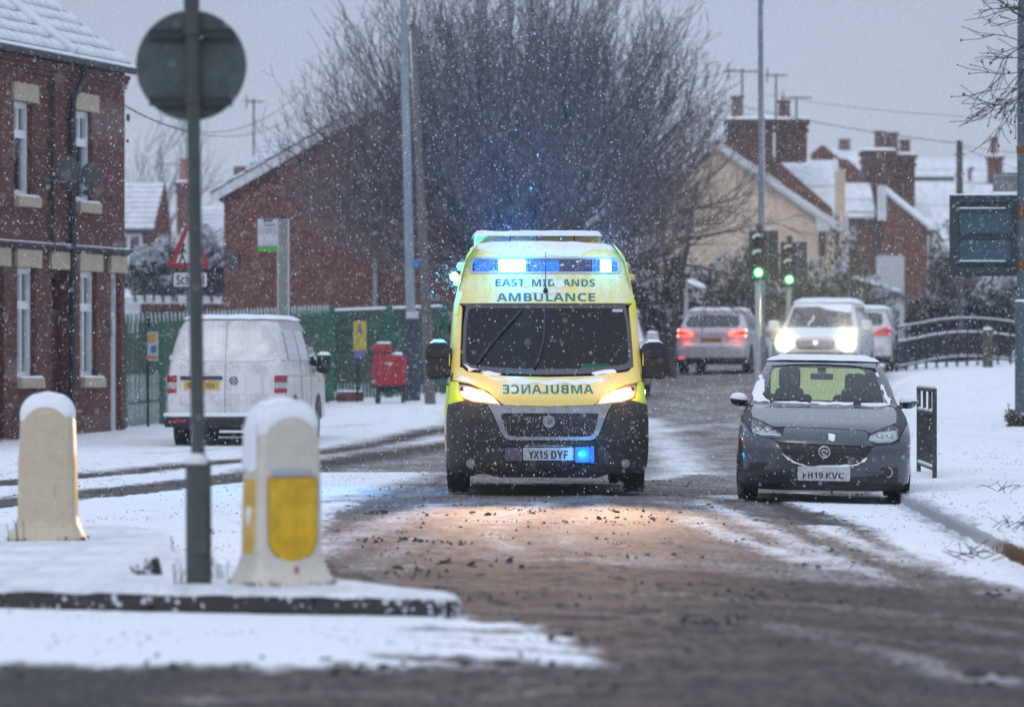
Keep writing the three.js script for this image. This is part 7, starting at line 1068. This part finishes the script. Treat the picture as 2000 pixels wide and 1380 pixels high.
// ---------------------------------------------------------------- the white panel van, seen from behind
const van = thing('panel_van', 'white panel van dusted with snow, parked facing away beside the green fence', 'van', [ax(442, 77), 0.13, -77], rad(-4.7));
{
  const A = face([[0.3, 0.90, -0.04, 0.14], [0.42, 0.925, 0, 0.14], [0.6, 0.93, 0, 0.14], [0.9, 0.925, -0.02, 0.14], [1.2, 0.905, -0.05, 0.14], [1.3, 0.89, -0.075, 0.14], [1.44, 0.862, -0.11, 0.15], [1.69, 0.795, -0.20, 0.17], [1.85, 0.735, -0.27, 0.2], [1.92, 0.69, -0.34, 0.22], [1.965, 0.6, -0.5, 0.25]], 4);
  const X = (z) => (z - 640) / 598, Y = (z) => (1260 - z) / 598, Q = (l) => l.map(([x, y, r]) => r ? [X(x), Y(y), r] : [X(x), Y(y)]);
  const wh = phy([0.76, 0.73, 0.73], 0.35, { map: scaled(blotT, 1.5), clearcoat: 0.5, clearcoatRoughness: 0.2 }), frost = std([0.80, 0.80, 0.82], 0.85, { map: scaled(blotT, 0.4), bumpMap: scaled(grainT, 0.1), bumpScale: 0.002 });
  mesh('body_shell', A.hull(0.4, 1.965, (y) => y < 0.95 ? -4.85 : y < 1.15 ? lerp(-4.85, -4.55, (y - 0.95) / 0.2) : lerp(-4.2, -3.1, (y - 1.15) / 0.82), 0.012, 26), wh, van);
  for (const [x0, x1] of [[-0.875, -0.028], [-0.020, 0.87]]) {
    const L = x0 < -0.5, edge = [], n = 12; for (let i = 0; i <= n; i++) { const y = lerp(0.46, 1.9, i / n); edge.push([(L ? -1 : 1) * (A.W(y) - 0.055), y]); }
    const sh = poly(L ? [[-0.028, 0.46], [-0.028, 1.9], ...edge.slice().reverse()] : [[-0.020, 0.46], ...edge, [-0.020, 1.9]]);
    const d = mesh('rear_door', A.on(sh, 0.0, 0.014, 0.12), wh, van);
    const w = L ? Q([[605, 168, .05], [605, 476, .05], [205, 470, .1], [222, 300], [268, 165, .1]]) : Q([[648, 168, .05], [1020, 178, .12], [1052, 260], [1072, 470, .06], [648, 476, .05]]);
    const rim = poly(w, 0.03), inn = w.map((p) => [p[0] * 1, p[1], p[2]]); const c = w.reduce((a, p) => [a[0] + p[0] / w.length, a[1] + p[1] / w.length], [0, 0]);
    mesh('window', A.on(poly(w.map((p) => [lerp(p[0], c[0], 0.03), lerp(p[1], c[1], 0.04), p[2]]), 0.03), -0.004, 0.004, 0.12), frost, d);
    mesh('snow_ledge', tube((L ? [[205, 448], [240, 470], [400, 486], [605, 484]] : [[645, 486], [850, 490], [1000, 484], [1068, 466]]).map(([x, y]) => A.P(X(x), Y(y), 0.008)), 0.014, 6), M.snowSoft, d);
    mesh('pressed_line', tube((L ? [[150, 790], [400, 792], [605, 792]] : [[645, 792], [1000, 788], [1130, 780]]).map(([x, y]) => A.P(X(x), Y(y), 0.001)), 0.006, 6), wh, d);
    if (L) { mesh('handle', A.on(rect(X(218), Y(660), X(604), Y(627), 0.01), 0.02, 0.022, 0.1), std([0.02, 0.022, 0.03], 0.6), d); const np = mesh('number_plate', A.on(rect(X(253), Y(750), X(574), Y(674), 0.01), 0.012, 0.012, 0.1), M.plateY, d); mesh('lettering', A.on([...words('GJ', X(285), Y(738), X(360), Y(688)), ...words('KDU', X(456), Y(738), X(528), Y(688))], 0.0145, 0.002, 0.05), M.ink, np); mesh('model_mark', A.on(rect(X(215), Y(886), X(330), Y(878), 0.002), 0.006, 0.004), M.silver, d); }
    else { const q = A.P(X(703), Y(668), 0.006); const b = mesh('badge', T(new THREE.TorusGeometry(0.058, 0.007, 8, 28), q.x, q.y, q.z), std([0.10, 0.12, 0.16], 0.35, { metalness: 0.5 }), d);
      const strokes = [[[-0.032, 0.044], [0, -0.002], [0.032, 0.044]], [[-0.05, 0.026], [-0.024, -0.044], [0, 0.0], [0.024, -0.044], [0.05, 0.026]]].map((l) => l.slice(1).map((p, i) => bar([q.x + l[i][0], q.y + l[i][1], q.z], [q.x + p[0], q.y + p[1], q.z], 0.006, 6))).flat(); mesh('emblem', strokes, b.material, b); }
  }
  mesh('door_gap', A.on(rect(-0.0275, 0.46, -0.0205, 1.88), -0.008, 0.004, 0.1), M.black, van);
  for (const s of [-1, 1]) {
    const l = new THREE.Group(); l.name = 'tail_light'; van.add(l);
    const xs = [s * 0.765, s * 0.915]; const xl = (x) => s * x;
    const piece = (y0, y1, m, n) => mesh(n, A.on(poly(s > 0 ? [[0.72, y0], [0.905, y0], [0.905, y1], [0.72, y1]] : [[-0.905, y0], [-0.76, y0], [-0.76, y1], [-0.905, y1]], 0.012), 0.008, 0.02, 0.06), m, l);
    piece(0.805, 0.875, phy([0.33, 0.008, 0.012], 0.2, { clearcoat: 1 }), 'red_lens'); piece(0.878, 0.965, phy([0.42, 0.40, 0.40], 0.2, { clearcoat: 1 }), 'clear_lens'); piece(0.968, 1.07, phy([0.30, 0.008, 0.014], 0.2, { clearcoat: 1 }), 'red_lens');
    mesh('hinge', [A.on(rect(s * 0.845 - 0.03, 1.3, s * 0.845 + 0.03, 1.375, 0.01), 0.02, 0.02), A.on(rect(s * 0.86 - 0.025, 0.67, s * 0.86 + 0.025, 0.75, 0.01), 0.02, 0.02)], wh, van);
  }
  // flank: glazed panels under frost, door line, arches
  for (const s of [-1, 1]) {
    mesh('side_window', A.flank(s, poly([[-0.42, 1.30], [-1.75, 1.30], [-1.75, 1.76], [-0.55, 1.76]], 0.06), 0.004, 0.006, 0.2), frost, van);
    mesh('side_window', A.flank(s, poly([[-1.85, 1.30], [-2.9, 1.30], [-2.85, 1.75], [-1.85, 1.76]], 0.06), 0.004, 0.006, 0.2), frost, van);
    mesh('side_window', A.flank(s, poly([[-3.0, 1.22], [-4.15, 1.2], [-3.45, 1.74], [-3.0, 1.76]], 0.05), 0.004, 0.006, 0.2), M.winGlass, van);
    mesh('waist_line', A.flank(s, rect(-4.6, 1.06, -0.2, 1.075), 0.006, 0.008, 0.3), std(0.35, 0.5), van);
    for (const z of [-0.95, -3.9]) mesh('wheel_arch', A.flank(s, (() => { const p = []; for (let i = 0; i <= 14; i++) { const a = i / 14 * Math.PI; p.push([z + 0.40 * Math.cos(a), 0.38 + 0.40 * Math.sin(a)]); } return poly(p); })(), 0.003, 0.006, 0.1), M.black, van);
    for (const z of [-1.8, -2.95]) mesh('door_gap', A.flank(s, rect(z - 0.008, 0.5, z + 0.008, 1.8), 0.002, 0.003, 0.2), M.black, van);
    wheel(van, s * 0.80, -0.95, 0.335, 0.215); wheel(van, s * 0.80, -3.9, 0.335, 0.215);
    const mr = new THREE.Group(); mr.name = 'mirror'; van.add(mr); mesh('mirror_housing', [box(0.22, 0.3, 0.12, s * 1.02, 1.25, -3.85, 0.05), bar([s * 0.88, 1.15, -3.9], [s * 1.0, 1.18, -3.86], 0.03)], M.plastic, mr); mesh('snow', cushion(0.22, 0.14, 0.05, s * 1.02, 1.39, -3.85, 7), M.snowSoft, mr);
    mesh('side_repeater', A.flank(s, rect(-4.2, 0.98, -4.1, 1.02, 0.01), 0.008, 0.01), std([0.9, 0.4, 0.05], 0.4), van);
  }
  mesh('filler_cap', A.flank(1, circ(-3.3, 1.14, 0.03, 14), 0.01, 0.01), M.black, van);
  const bp = mesh('bumper', A.on(poly([[-0.93, 0.46], [0.93, 0.46], [0.93, 0.36], [0.9, 0.3], [-0.9, 0.3], [-0.93, 0.36]], 0.03), 0.05, 0.07, 0.12), std([0.02, 0.021, 0.025], 0.7), van);
  mesh('snow', (() => { const p = []; for (let i = 0; i <= 20; i++) p.push(A.P(lerp(-0.92, 0.92, i / 20), 0.475, 0.03)); return new THREE.TubeGeometry(new THREE.CatmullRomCurve3(p), 40, 0.034, 8, false); })(), M.snowSoft, bp);
  mesh('reflector', [A.on(rect(-0.86, 0.38, -0.6, 0.41, 0.008), 0.056, 0.006), A.on(rect(0.6, 0.38, 0.86, 0.41, 0.008), 0.056, 0.006)], std([0.32, 0.02, 0.03], 0.3), bp);
  mesh('underbody', [box(1.5, 0.12, 4.3, 0, 0.3, -2.4), box(1.2, 0.06, 0.1, 0.05, 0.16, -1.6)], M.black, van);
  { const g = A.hull(1.9, 1.972, -3.2, -0.015, 6); const p = g.attributes.position; for (let i = 0; i < p.count; i++) p.setY(i, p.getY(i) + 0.02 + 0.012 * noise(p.getX(i) * 4, p.getZ(i) * 4)); mesh('snow', g, M.snowSoft, van); }
  mesh('snow_specks', [speckle(A.P, (r) => [lerp(-0.8, 0.8, r()), lerp(0.5, 1.85, r())], 300, 0.003, 0.011, 23)], M.snowSoft, van).userData.kind = 'stuff';
}

// ---------------------------------------------------------------- the pale hatchback going away up the hill, tail lights on
function rearCar(name, label, pos, turn, paint, o) {
  const t = thing(name, label, 'car', pos, turn);
  const A = face([[0.18, 0.80, -0.06, 0.2], [0.3, 0.86, 0, 0.2], [0.5, 0.87, 0, 0.2], [0.62, 0.868, -0.02, 0.2], [0.72, 0.862, -0.08, 0.2], [0.95, 0.85, -0.12, 0.22], [1.05, 0.815, -0.18, 0.22], [1.2, 0.755, -0.30, 0.22], [1.4, 0.665, -0.48, 0.22], [1.47, 0.62, -0.50, 0.25], [1.53, 0.5, -0.75, 0.3]], 3.2), back = -4.3;
  mesh('body', A.hull(0.22, 1.53, (y) => y < 0.72 ? back : y < 1.0 ? lerp(back, -3.2, (y - 0.72) / 0.28) : lerp(-3.1, -2.2, (y - 1.0) / 0.53), 0.01, 30), paint, t);
  mesh('tailgate', A.on(poly([[-0.62, 0.6], [0.62, 0.6], [0.66, 0.75], [0.70, 1.0], [0.62, 1.42], [-0.62, 1.42], [-0.70, 1.0], [-0.66, 0.75]], 0.05), 0.004, 0.014, 0.1), paint, t);
  mesh('rear_screen', A.on(poly([[-0.6, 1.08], [0.62, 1.08], [0.655, 1.16], [0.6, 1.34], [0.4, 1.38], [-0.4, 1.38], [-0.58, 1.34], [-0.64, 1.16]], 0.04), 0.009, 0.006, 0.1), M.darkGlass, t);
  mesh('bumper', A.on(poly([[-0.86, 0.56], [-0.5, 0.6], [-0.42, 0.5], [0.42, 0.5], [0.5, 0.6], [0.86, 0.56], [0.865, 0.36], [-0.865, 0.36]], 0.03), 0.012, 0.02, 0.1), paint, t);
  mesh('lower_trim', A.on(poly([[-0.86, 0.36], [0.86, 0.36], [0.82, 0.2], [-0.82, 0.2]], 0.03), 0.01, 0.02, 0.1), M.plastic, t);
  const np = mesh('number_plate', A.on(rect(-0.26, 0.72, 0.26, 0.83, 0.01), 0.012, 0.01), std([0.62, 0.30, 0.05], 0.4), t);
  mesh('lettering', A.on(words('OE16', -0.22, 0.735, -0.02, 0.815).concat(words('VLK', 0.03, 0.735, 0.22, 0.815)), 0.0145, 0.002, 0.1), M.ink, np);
  for (const s of [-1, 1]) {
    const pts = [[0.40, 0.86], [0.44, 0.84], [0.82, 0.84], [0.845, 0.9], [0.82, 1.02], [0.7, 1.03], [0.5, 0.95]], sh = poly(s > 0 ? pts : flipX(pts), 0.02);
    const l = mesh('tail_light', A.on(sh, 0.012, 0.02, 0.06), phy([0.35, 0.01, 0.015], 0.2, { clearcoat: 1 }), t);
    const claw = [[0.8, 0.995], [0.66, 0.985], [0.52, 0.94], [0.44, 0.9], [0.47, 0.875], [0.62, 0.872], [0.8, 0.875]].map(([x, y]) => A.P(s * x, y, 0.018));
    mesh('lamp_glow', tube(claw, 0.016, 6, 30), glow([1.0, 0.10, 0.06], o.lamp), l);
    mesh('lamp_glow', [T(new THREE.SphereGeometry(0.03, 10, 8), claw[0].x, claw[0].y, claw[0].z), T(new THREE.SphereGeometry(0.026, 10, 8), claw[6].x, claw[6].y, claw[6].z)], glow([1.0, 0.32, 0.2], o.lamp * 1.5), l);
    if (o.light) { const p = new THREE.PointLight(new THREE.Color(1, 0.07, 0.04), o.light); p.position.copy(A.P(s * 0.62, 0.93, 0.14)); p.shadow.radius = 3; p.castShadow = true; t.add(p); }
    mesh('side_window', A.flank(s, poly([[-0.75, 1.04], [-2.9, 1.0], [-2.4, 1.40], [-0.95, 1.42]], 0.05), 0.003, 0.005, 0.15), M.darkGlass, t);
    for (const z of [-0.8, -3.4]) { mesh('wheel_arch', A.flank(s, (() => { const p = []; for (let i = 0; i <= 12; i++) { const a = i / 12 * Math.PI; p.push([z + 0.36 * Math.cos(a), 0.32 + 0.36 * Math.sin(a)]); } return poly(p); })(), 0.002, 0.005, 0.1), M.black, t); wheel(t, s * 0.76, z, 0.31, 0.2); }
    mesh('reflector', A.on(rect(s * 0.70 - 0.075, 0.33, s * 0.70 + 0.075, 0.37, 0.012), 0.016, 0.01), s < 0 && o.lamp > 1 ? glow([1, 0.06, 0.05], 1.6) : std([0.35, 0.03, 0.04], 0.3), t);
    mesh('mirror', [box(0.2, 0.13, 0.1, s * 0.95, 1.05, -2.75, 0.04)], paint, t);
  }
  { const g = A.hull(1.44, 1.535, -2.3, -0.012, 6); const p = g.attributes.position; for (let i = 0; i < p.count; i++) p.setY(i, p.getY(i) + 0.02 + 0.01 * noise(p.getX(i) * 4, p.getZ(i) * 4)); mesh('snow', g, M.snowSoft, t); }
  mesh('underbody', box(1.4, 0.1, 3.8, 0, 0.25, -2.1), M.black, t);
  return t;
}
const silverPaint = phy([0.72, 0.70, 0.72], 0.4, { metalness: 0.2, map: scaled(blotT, 0.8), clearcoat: 0.6, clearcoatRoughness: 0.2 });
rearCar('hatchback', 'silver car driving away uphill with bright red tail lights and a snowy roof', [ax(1388, 121), G(4.7, 122) + 0.03, -121], rad(-11), silverPaint, { lamp: 5, light: 0.25 });
rearCar('hatchback', 'silver car half hidden behind the white car with dazzling headlights, one red lamp showing', [ax(1668, 119), G(8.0, 120) + 0.02, -119], rad(-10), silverPaint, { lamp: 0.9, light: 0 });

// ---------------------------------------------------------------- cars coming down the hill
function frontCar(name, label, pos, turn, paint, o) {
  const t = thing(name, label, 'car', pos, turn);
  const A = face([[0.2, 0.84, -0.08, 0.35], [0.35, 0.89, 0, 0.35], [0.7, 0.905, 0, 0.35], [0.9, 0.90, -0.06, 0.35], [1.0, 0.89, -0.2, 0.33], [1.1, 0.87, -0.55, 0.3], [1.16, 0.845, -0.86, 0.25], [1.3, 0.80, -1.05, 0.22], [1.6, 0.70, -1.45, 0.22], [1.72, 0.65, -1.7, 0.25], [1.8, 0.52, -2.1, 0.3]], 2.8), back = -4.3;
  mesh('body', A.hull(0.25, 1.8, back, 0.01, 30), paint, t);
  mesh('bonnet', A.on(poly([[-0.8, 1.15], [-0.6, 0.93], [0.6, 0.93], [0.8, 1.15]], 0.04), 0.003, 0.014, 0.08), paint, t);
  mesh('snow', A.on(blob([[-0.82, 1.16], [-0.7, 1.05], [-0.45, 0.98], [-0.1, 0.965], [0.3, 0.975], [0.66, 1.0], [0.82, 1.15], [0.4, 1.165], [-0.4, 1.165]], 9, 0.4), 0.03, 0.03, 0.06), M.snowSoft, t);
  mesh('windscreen', A.on(poly([[-0.72, 1.19], [0.72, 1.19], [0.66, 1.4], [0.60, 1.66], [-0.60, 1.66], [-0.66, 1.4]], 0.05), 0.004, 0.008, 0.08), M.darkGlass, t);
  mesh('snow_patch', A.on(blob([[-0.62, 1.63], [-0.1, 1.63], [0.15, 1.57], [0.4, 1.53], [0.62, 1.5], [0.62, 1.70], [-0.62, 1.70]], 7, 0.3), 0.012, 0.014, 0.06), M.snowSoft, t);
  mesh('wiper', tube([[-0.25, 1.2], [-0.22, 1.28], [-0.16, 1.34], [-0.15, 1.42]].map(([x, y]) => A.P(x, y, 0.02)), 0.022), M.snowSoft, t);
  const gr = mesh('grille', A.on(poly([[-0.42, 0.9], [0.42, 0.9], [0.38, 0.72], [-0.38, 0.72]], 0.04), 0.004, 0.006, 0.1), M.black, t);
  for (const y of [0.77, 0.82, 0.87]) mesh('slat', A.on(rect(-0.36, y - 0.008, 0.36, y + 0.008), 0.012, 0.012, 0.1), M.silver, gr);
  mesh('badge', A.on(circ(0, 0.86, 0.055), 0.016, 0.012), M.chrome, t);
  mesh('bumper', A.on(poly([[-0.88, 0.66], [0.88, 0.66], [0.87, 0.34], [0.7, 0.26], [-0.7, 0.26], [-0.87, 0.34]], 0.05), 0.012, 0.02, 0.1), o.bumper ?? M.plastic, t);
  mesh('number_plate', A.on(rect(-0.26, 0.5, 0.26, 0.61, 0.01), 0.02, 0.012), M.plate, t);
  for (const s of [-1, 1]) {
    const pts = [[0.46, 0.74], [0.8, 0.72], [0.86, 0.84], [0.82, 0.98], [0.6, 0.93], [0.46, 0.88]], sh = poly(s > 0 ? pts : flipX(pts), 0.04), l = mesh('headlight', A.on(sh, 0.006, 0.014, 0.06), o.lit ? glow([1.0, 0.78, 0.38], 2.2) : std([0.4, 0.4, 0.4], 0.2, { metalness: 0.5 }), t), c = A.P(s * 0.66, 0.84, 0.02);
    if (o.lit) { mesh('lamp_glow', T(new THREE.SphereGeometry(o.lit.r, 18, 12).scale(1, 0.9, 0.4), c.x, c.y, c.z), glow([1.0, 0.88, 0.58], o.lit.k), l); const p = new THREE.SpotLight(new THREE.Color(1.0, 0.82, 0.45), o.lit.I, undefined, rad(12), 0.15); p.position.set(c.x, c.y, c.z + 0.12); p.target.position.set(c.x + 1.4, c.y + 2.75, c.z + 14); p.shadow.radius = 4; p.castShadow = true; t.add(p, p.target); const q = new THREE.PointLight(new THREE.Color(1.0, 0.78, 0.36), 0.7); q.position.set(c.x, c.y + 0.05, c.z + 1.15); q.shadow.radius = 4; q.castShadow = true; t.add(q); }
    else mesh('reflector', T(new THREE.SphereGeometry(0.06, 14, 10).scale(1, 1, 0.4), c.x, c.y, c.z - 0.01), M.chrome, l);
    mesh('side_window', A.flank(s, poly([[-1.3, 1.2], [-4.0, 1.2], [-4.0, 1.66], [-1.75, 1.64]], 0.05), 0.003, 0.005, 0.2), M.darkGlass, t);
    for (const z of [-0.85, -3.5]) { mesh('wheel_arch', A.flank(s, (() => { const p = []; for (let i = 0; i <= 12; i++) { const a = i / 12 * Math.PI; p.push([z + 0.37 * Math.cos(a), 0.33 + 0.37 * Math.sin(a)]); } return poly(p); })(), 0.002, 0.005, 0.1), M.black, t); wheel(t, s * 0.79, z, 0.32, 0.21); }
    const mr = mesh('mirror', [box(0.24, 0.2, 0.12, s * 1.0, 1.2, -1.05, 0.06), bar([s * 0.86, 1.14, -1.08], [s * 0.94, 1.17, -1.06], 0.03)], paint, t); mesh('snow', cushion(0.24, 0.14, 0.04, s * 1.0, 1.3, -1.05, 3), M.snowSoft, mr);
  }
  { const g = A.hull(1.70, 1.81, -4.2, -0.012, 6); const p = g.attributes.position; for (let i = 0; i < p.count; i++) p.setY(i, p.getY(i) + 0.03 + 0.01 * noise(p.getX(i) * 4, p.getZ(i) * 4)); mesh('snow', g, M.snowSoft, t); }
  mesh('underbody', box(1.4, 0.1, 3.8, 0, 0.28, -2.1), M.black, t);
  return t;
}
frontCar('oncoming_car', 'white boxy car coming down the hill with dazzling yellow headlights', [ax(1593, 109), G(6.4, 110) + 0.03, -109], rad(-9), phy([0.6, 0.6, 0.62], 0.4, { clearcoat: 0.6 }), { lit: { r: 0.19, k: 18, I: 5200 }, bumper: std([0.12, 0.115, 0.11], 0.6) });
frontCar('oncoming_car', 'silver car almost hidden behind the ambulance, close by its mirror', [ax(1172, 100), G(2.0, 101) + 0.03, -100], rad(-3), silverPaint, {});
// ---------------------------------------------------------------- falling snow: every flake a small clump in the air
{
  const r = rng(77), N = 260000, g = new THREE.IcosahedronGeometry(1, 0), im = new THREE.InstancedMesh(g, std([0.9, 0.92, 0.95], 0.9), N), m = new THREE.Matrix4(), q = new THREE.Quaternion(), e = new THREE.Euler();
  for (let i = 0; i < N; i++) {
    const Z = i < 350 ? 7 + 9 * r() : 16 + 118 * Math.pow(r(), 0.42), x = (r() * 2 - 1) * (0.125 * Z + 1), lo = -1.2, y = lerp(0.05, 1.3 + 0.085 * Z + 0.8, r()) + G0(clamp(x, -20, 20), Z), s = 0.0019 + 0.0033 * Math.pow(r(), 2.6);
    q.setFromEuler(e.set(0.2 * (r() - 0.5), r() * 6, 0.35 + 0.5 * (r() - 0.5))); m.compose(V(x, y, -Z), q, V(s, s * (1.2 + 1.1 * r()), s)); im.setMatrixAt(i, m);
  }
  im.name = 'falling_snow'; im.castShadow = im.receiveShadow = true; meta(im, 'falling snowflakes filling the air over the road', null, null, 'stuff'); scene.add(im);
}

{ // snow swirled up in front of the moving vehicles
  const r = rng(101), n = () => (r() + r() + r() - 1.5) * 1.15, list = [];
  const cloud = (c, N, sx, sy, z0, z1, turn = 0) => { for (let i = 0; i < N; i++) { const z = z0 + (z1 - z0) * Math.pow(r(), 1.6), k = 0.5 + z / z1; list.push([c.x + n() * sx * k + Math.sin(turn) * z, Math.max(G(c.x, -c.z) + 0.03, c.y + n() * sy * k), c.z + Math.cos(turn) * z]); } };
  amb.updateMatrixWorld(true);
  cloud(V(ax(1530, 108.6), ay(663, 108.6), -108.6), 6500, 0.34, 0.32, 0.5, 1.9, rad(-4)); cloud(V(ax(1656, 108.6), ay(660, 108.6), -108.6), 7500, 0.38, 0.36, 0.5, 1.9, rad(-4));
  cloud(V(ax(1000, 52.8), ay(500, 52.8), -52.9), 1500, 0.4, 0.3, 0.1, 1.3); cloud(V(ax(1190, 52.8), ay(500, 52.8), -52.9), 700, 0.28, 0.3, 0.1, 1.0); cloud(V(ax(885, 53), ay(540, 53), -53.4), 450, 0.25, 0.3, 0, 0.9);
  cloud(V(ax(1071, 51), 0.75, -51), 900, 1.0, 0.5, 0.8, 9);
  const g = new THREE.IcosahedronGeometry(1, 0), im = new THREE.InstancedMesh(g, std([0.9, 0.92, 0.95], 0.9), list.length), m = new THREE.Matrix4(), q = new THREE.Quaternion(), e = new THREE.Euler();
  list.forEach((p, i) => { const s = 0.0018 + 0.0036 * Math.pow(r(), 2.4); q.setFromEuler(e.set(r(), r() * 6, 0.35)); m.compose(V(...p), q, V(s, s * (1.1 + r()), s)); im.setMatrixAt(i, m); });
  im.name = 'swirling_snow'; im.castShadow = im.receiveShadow = true; meta(im, 'snow swirling thickly round the lamps of the moving vehicles', null, null, 'stuff'); scene.add(im);
}
renderer.render(scene, camera);
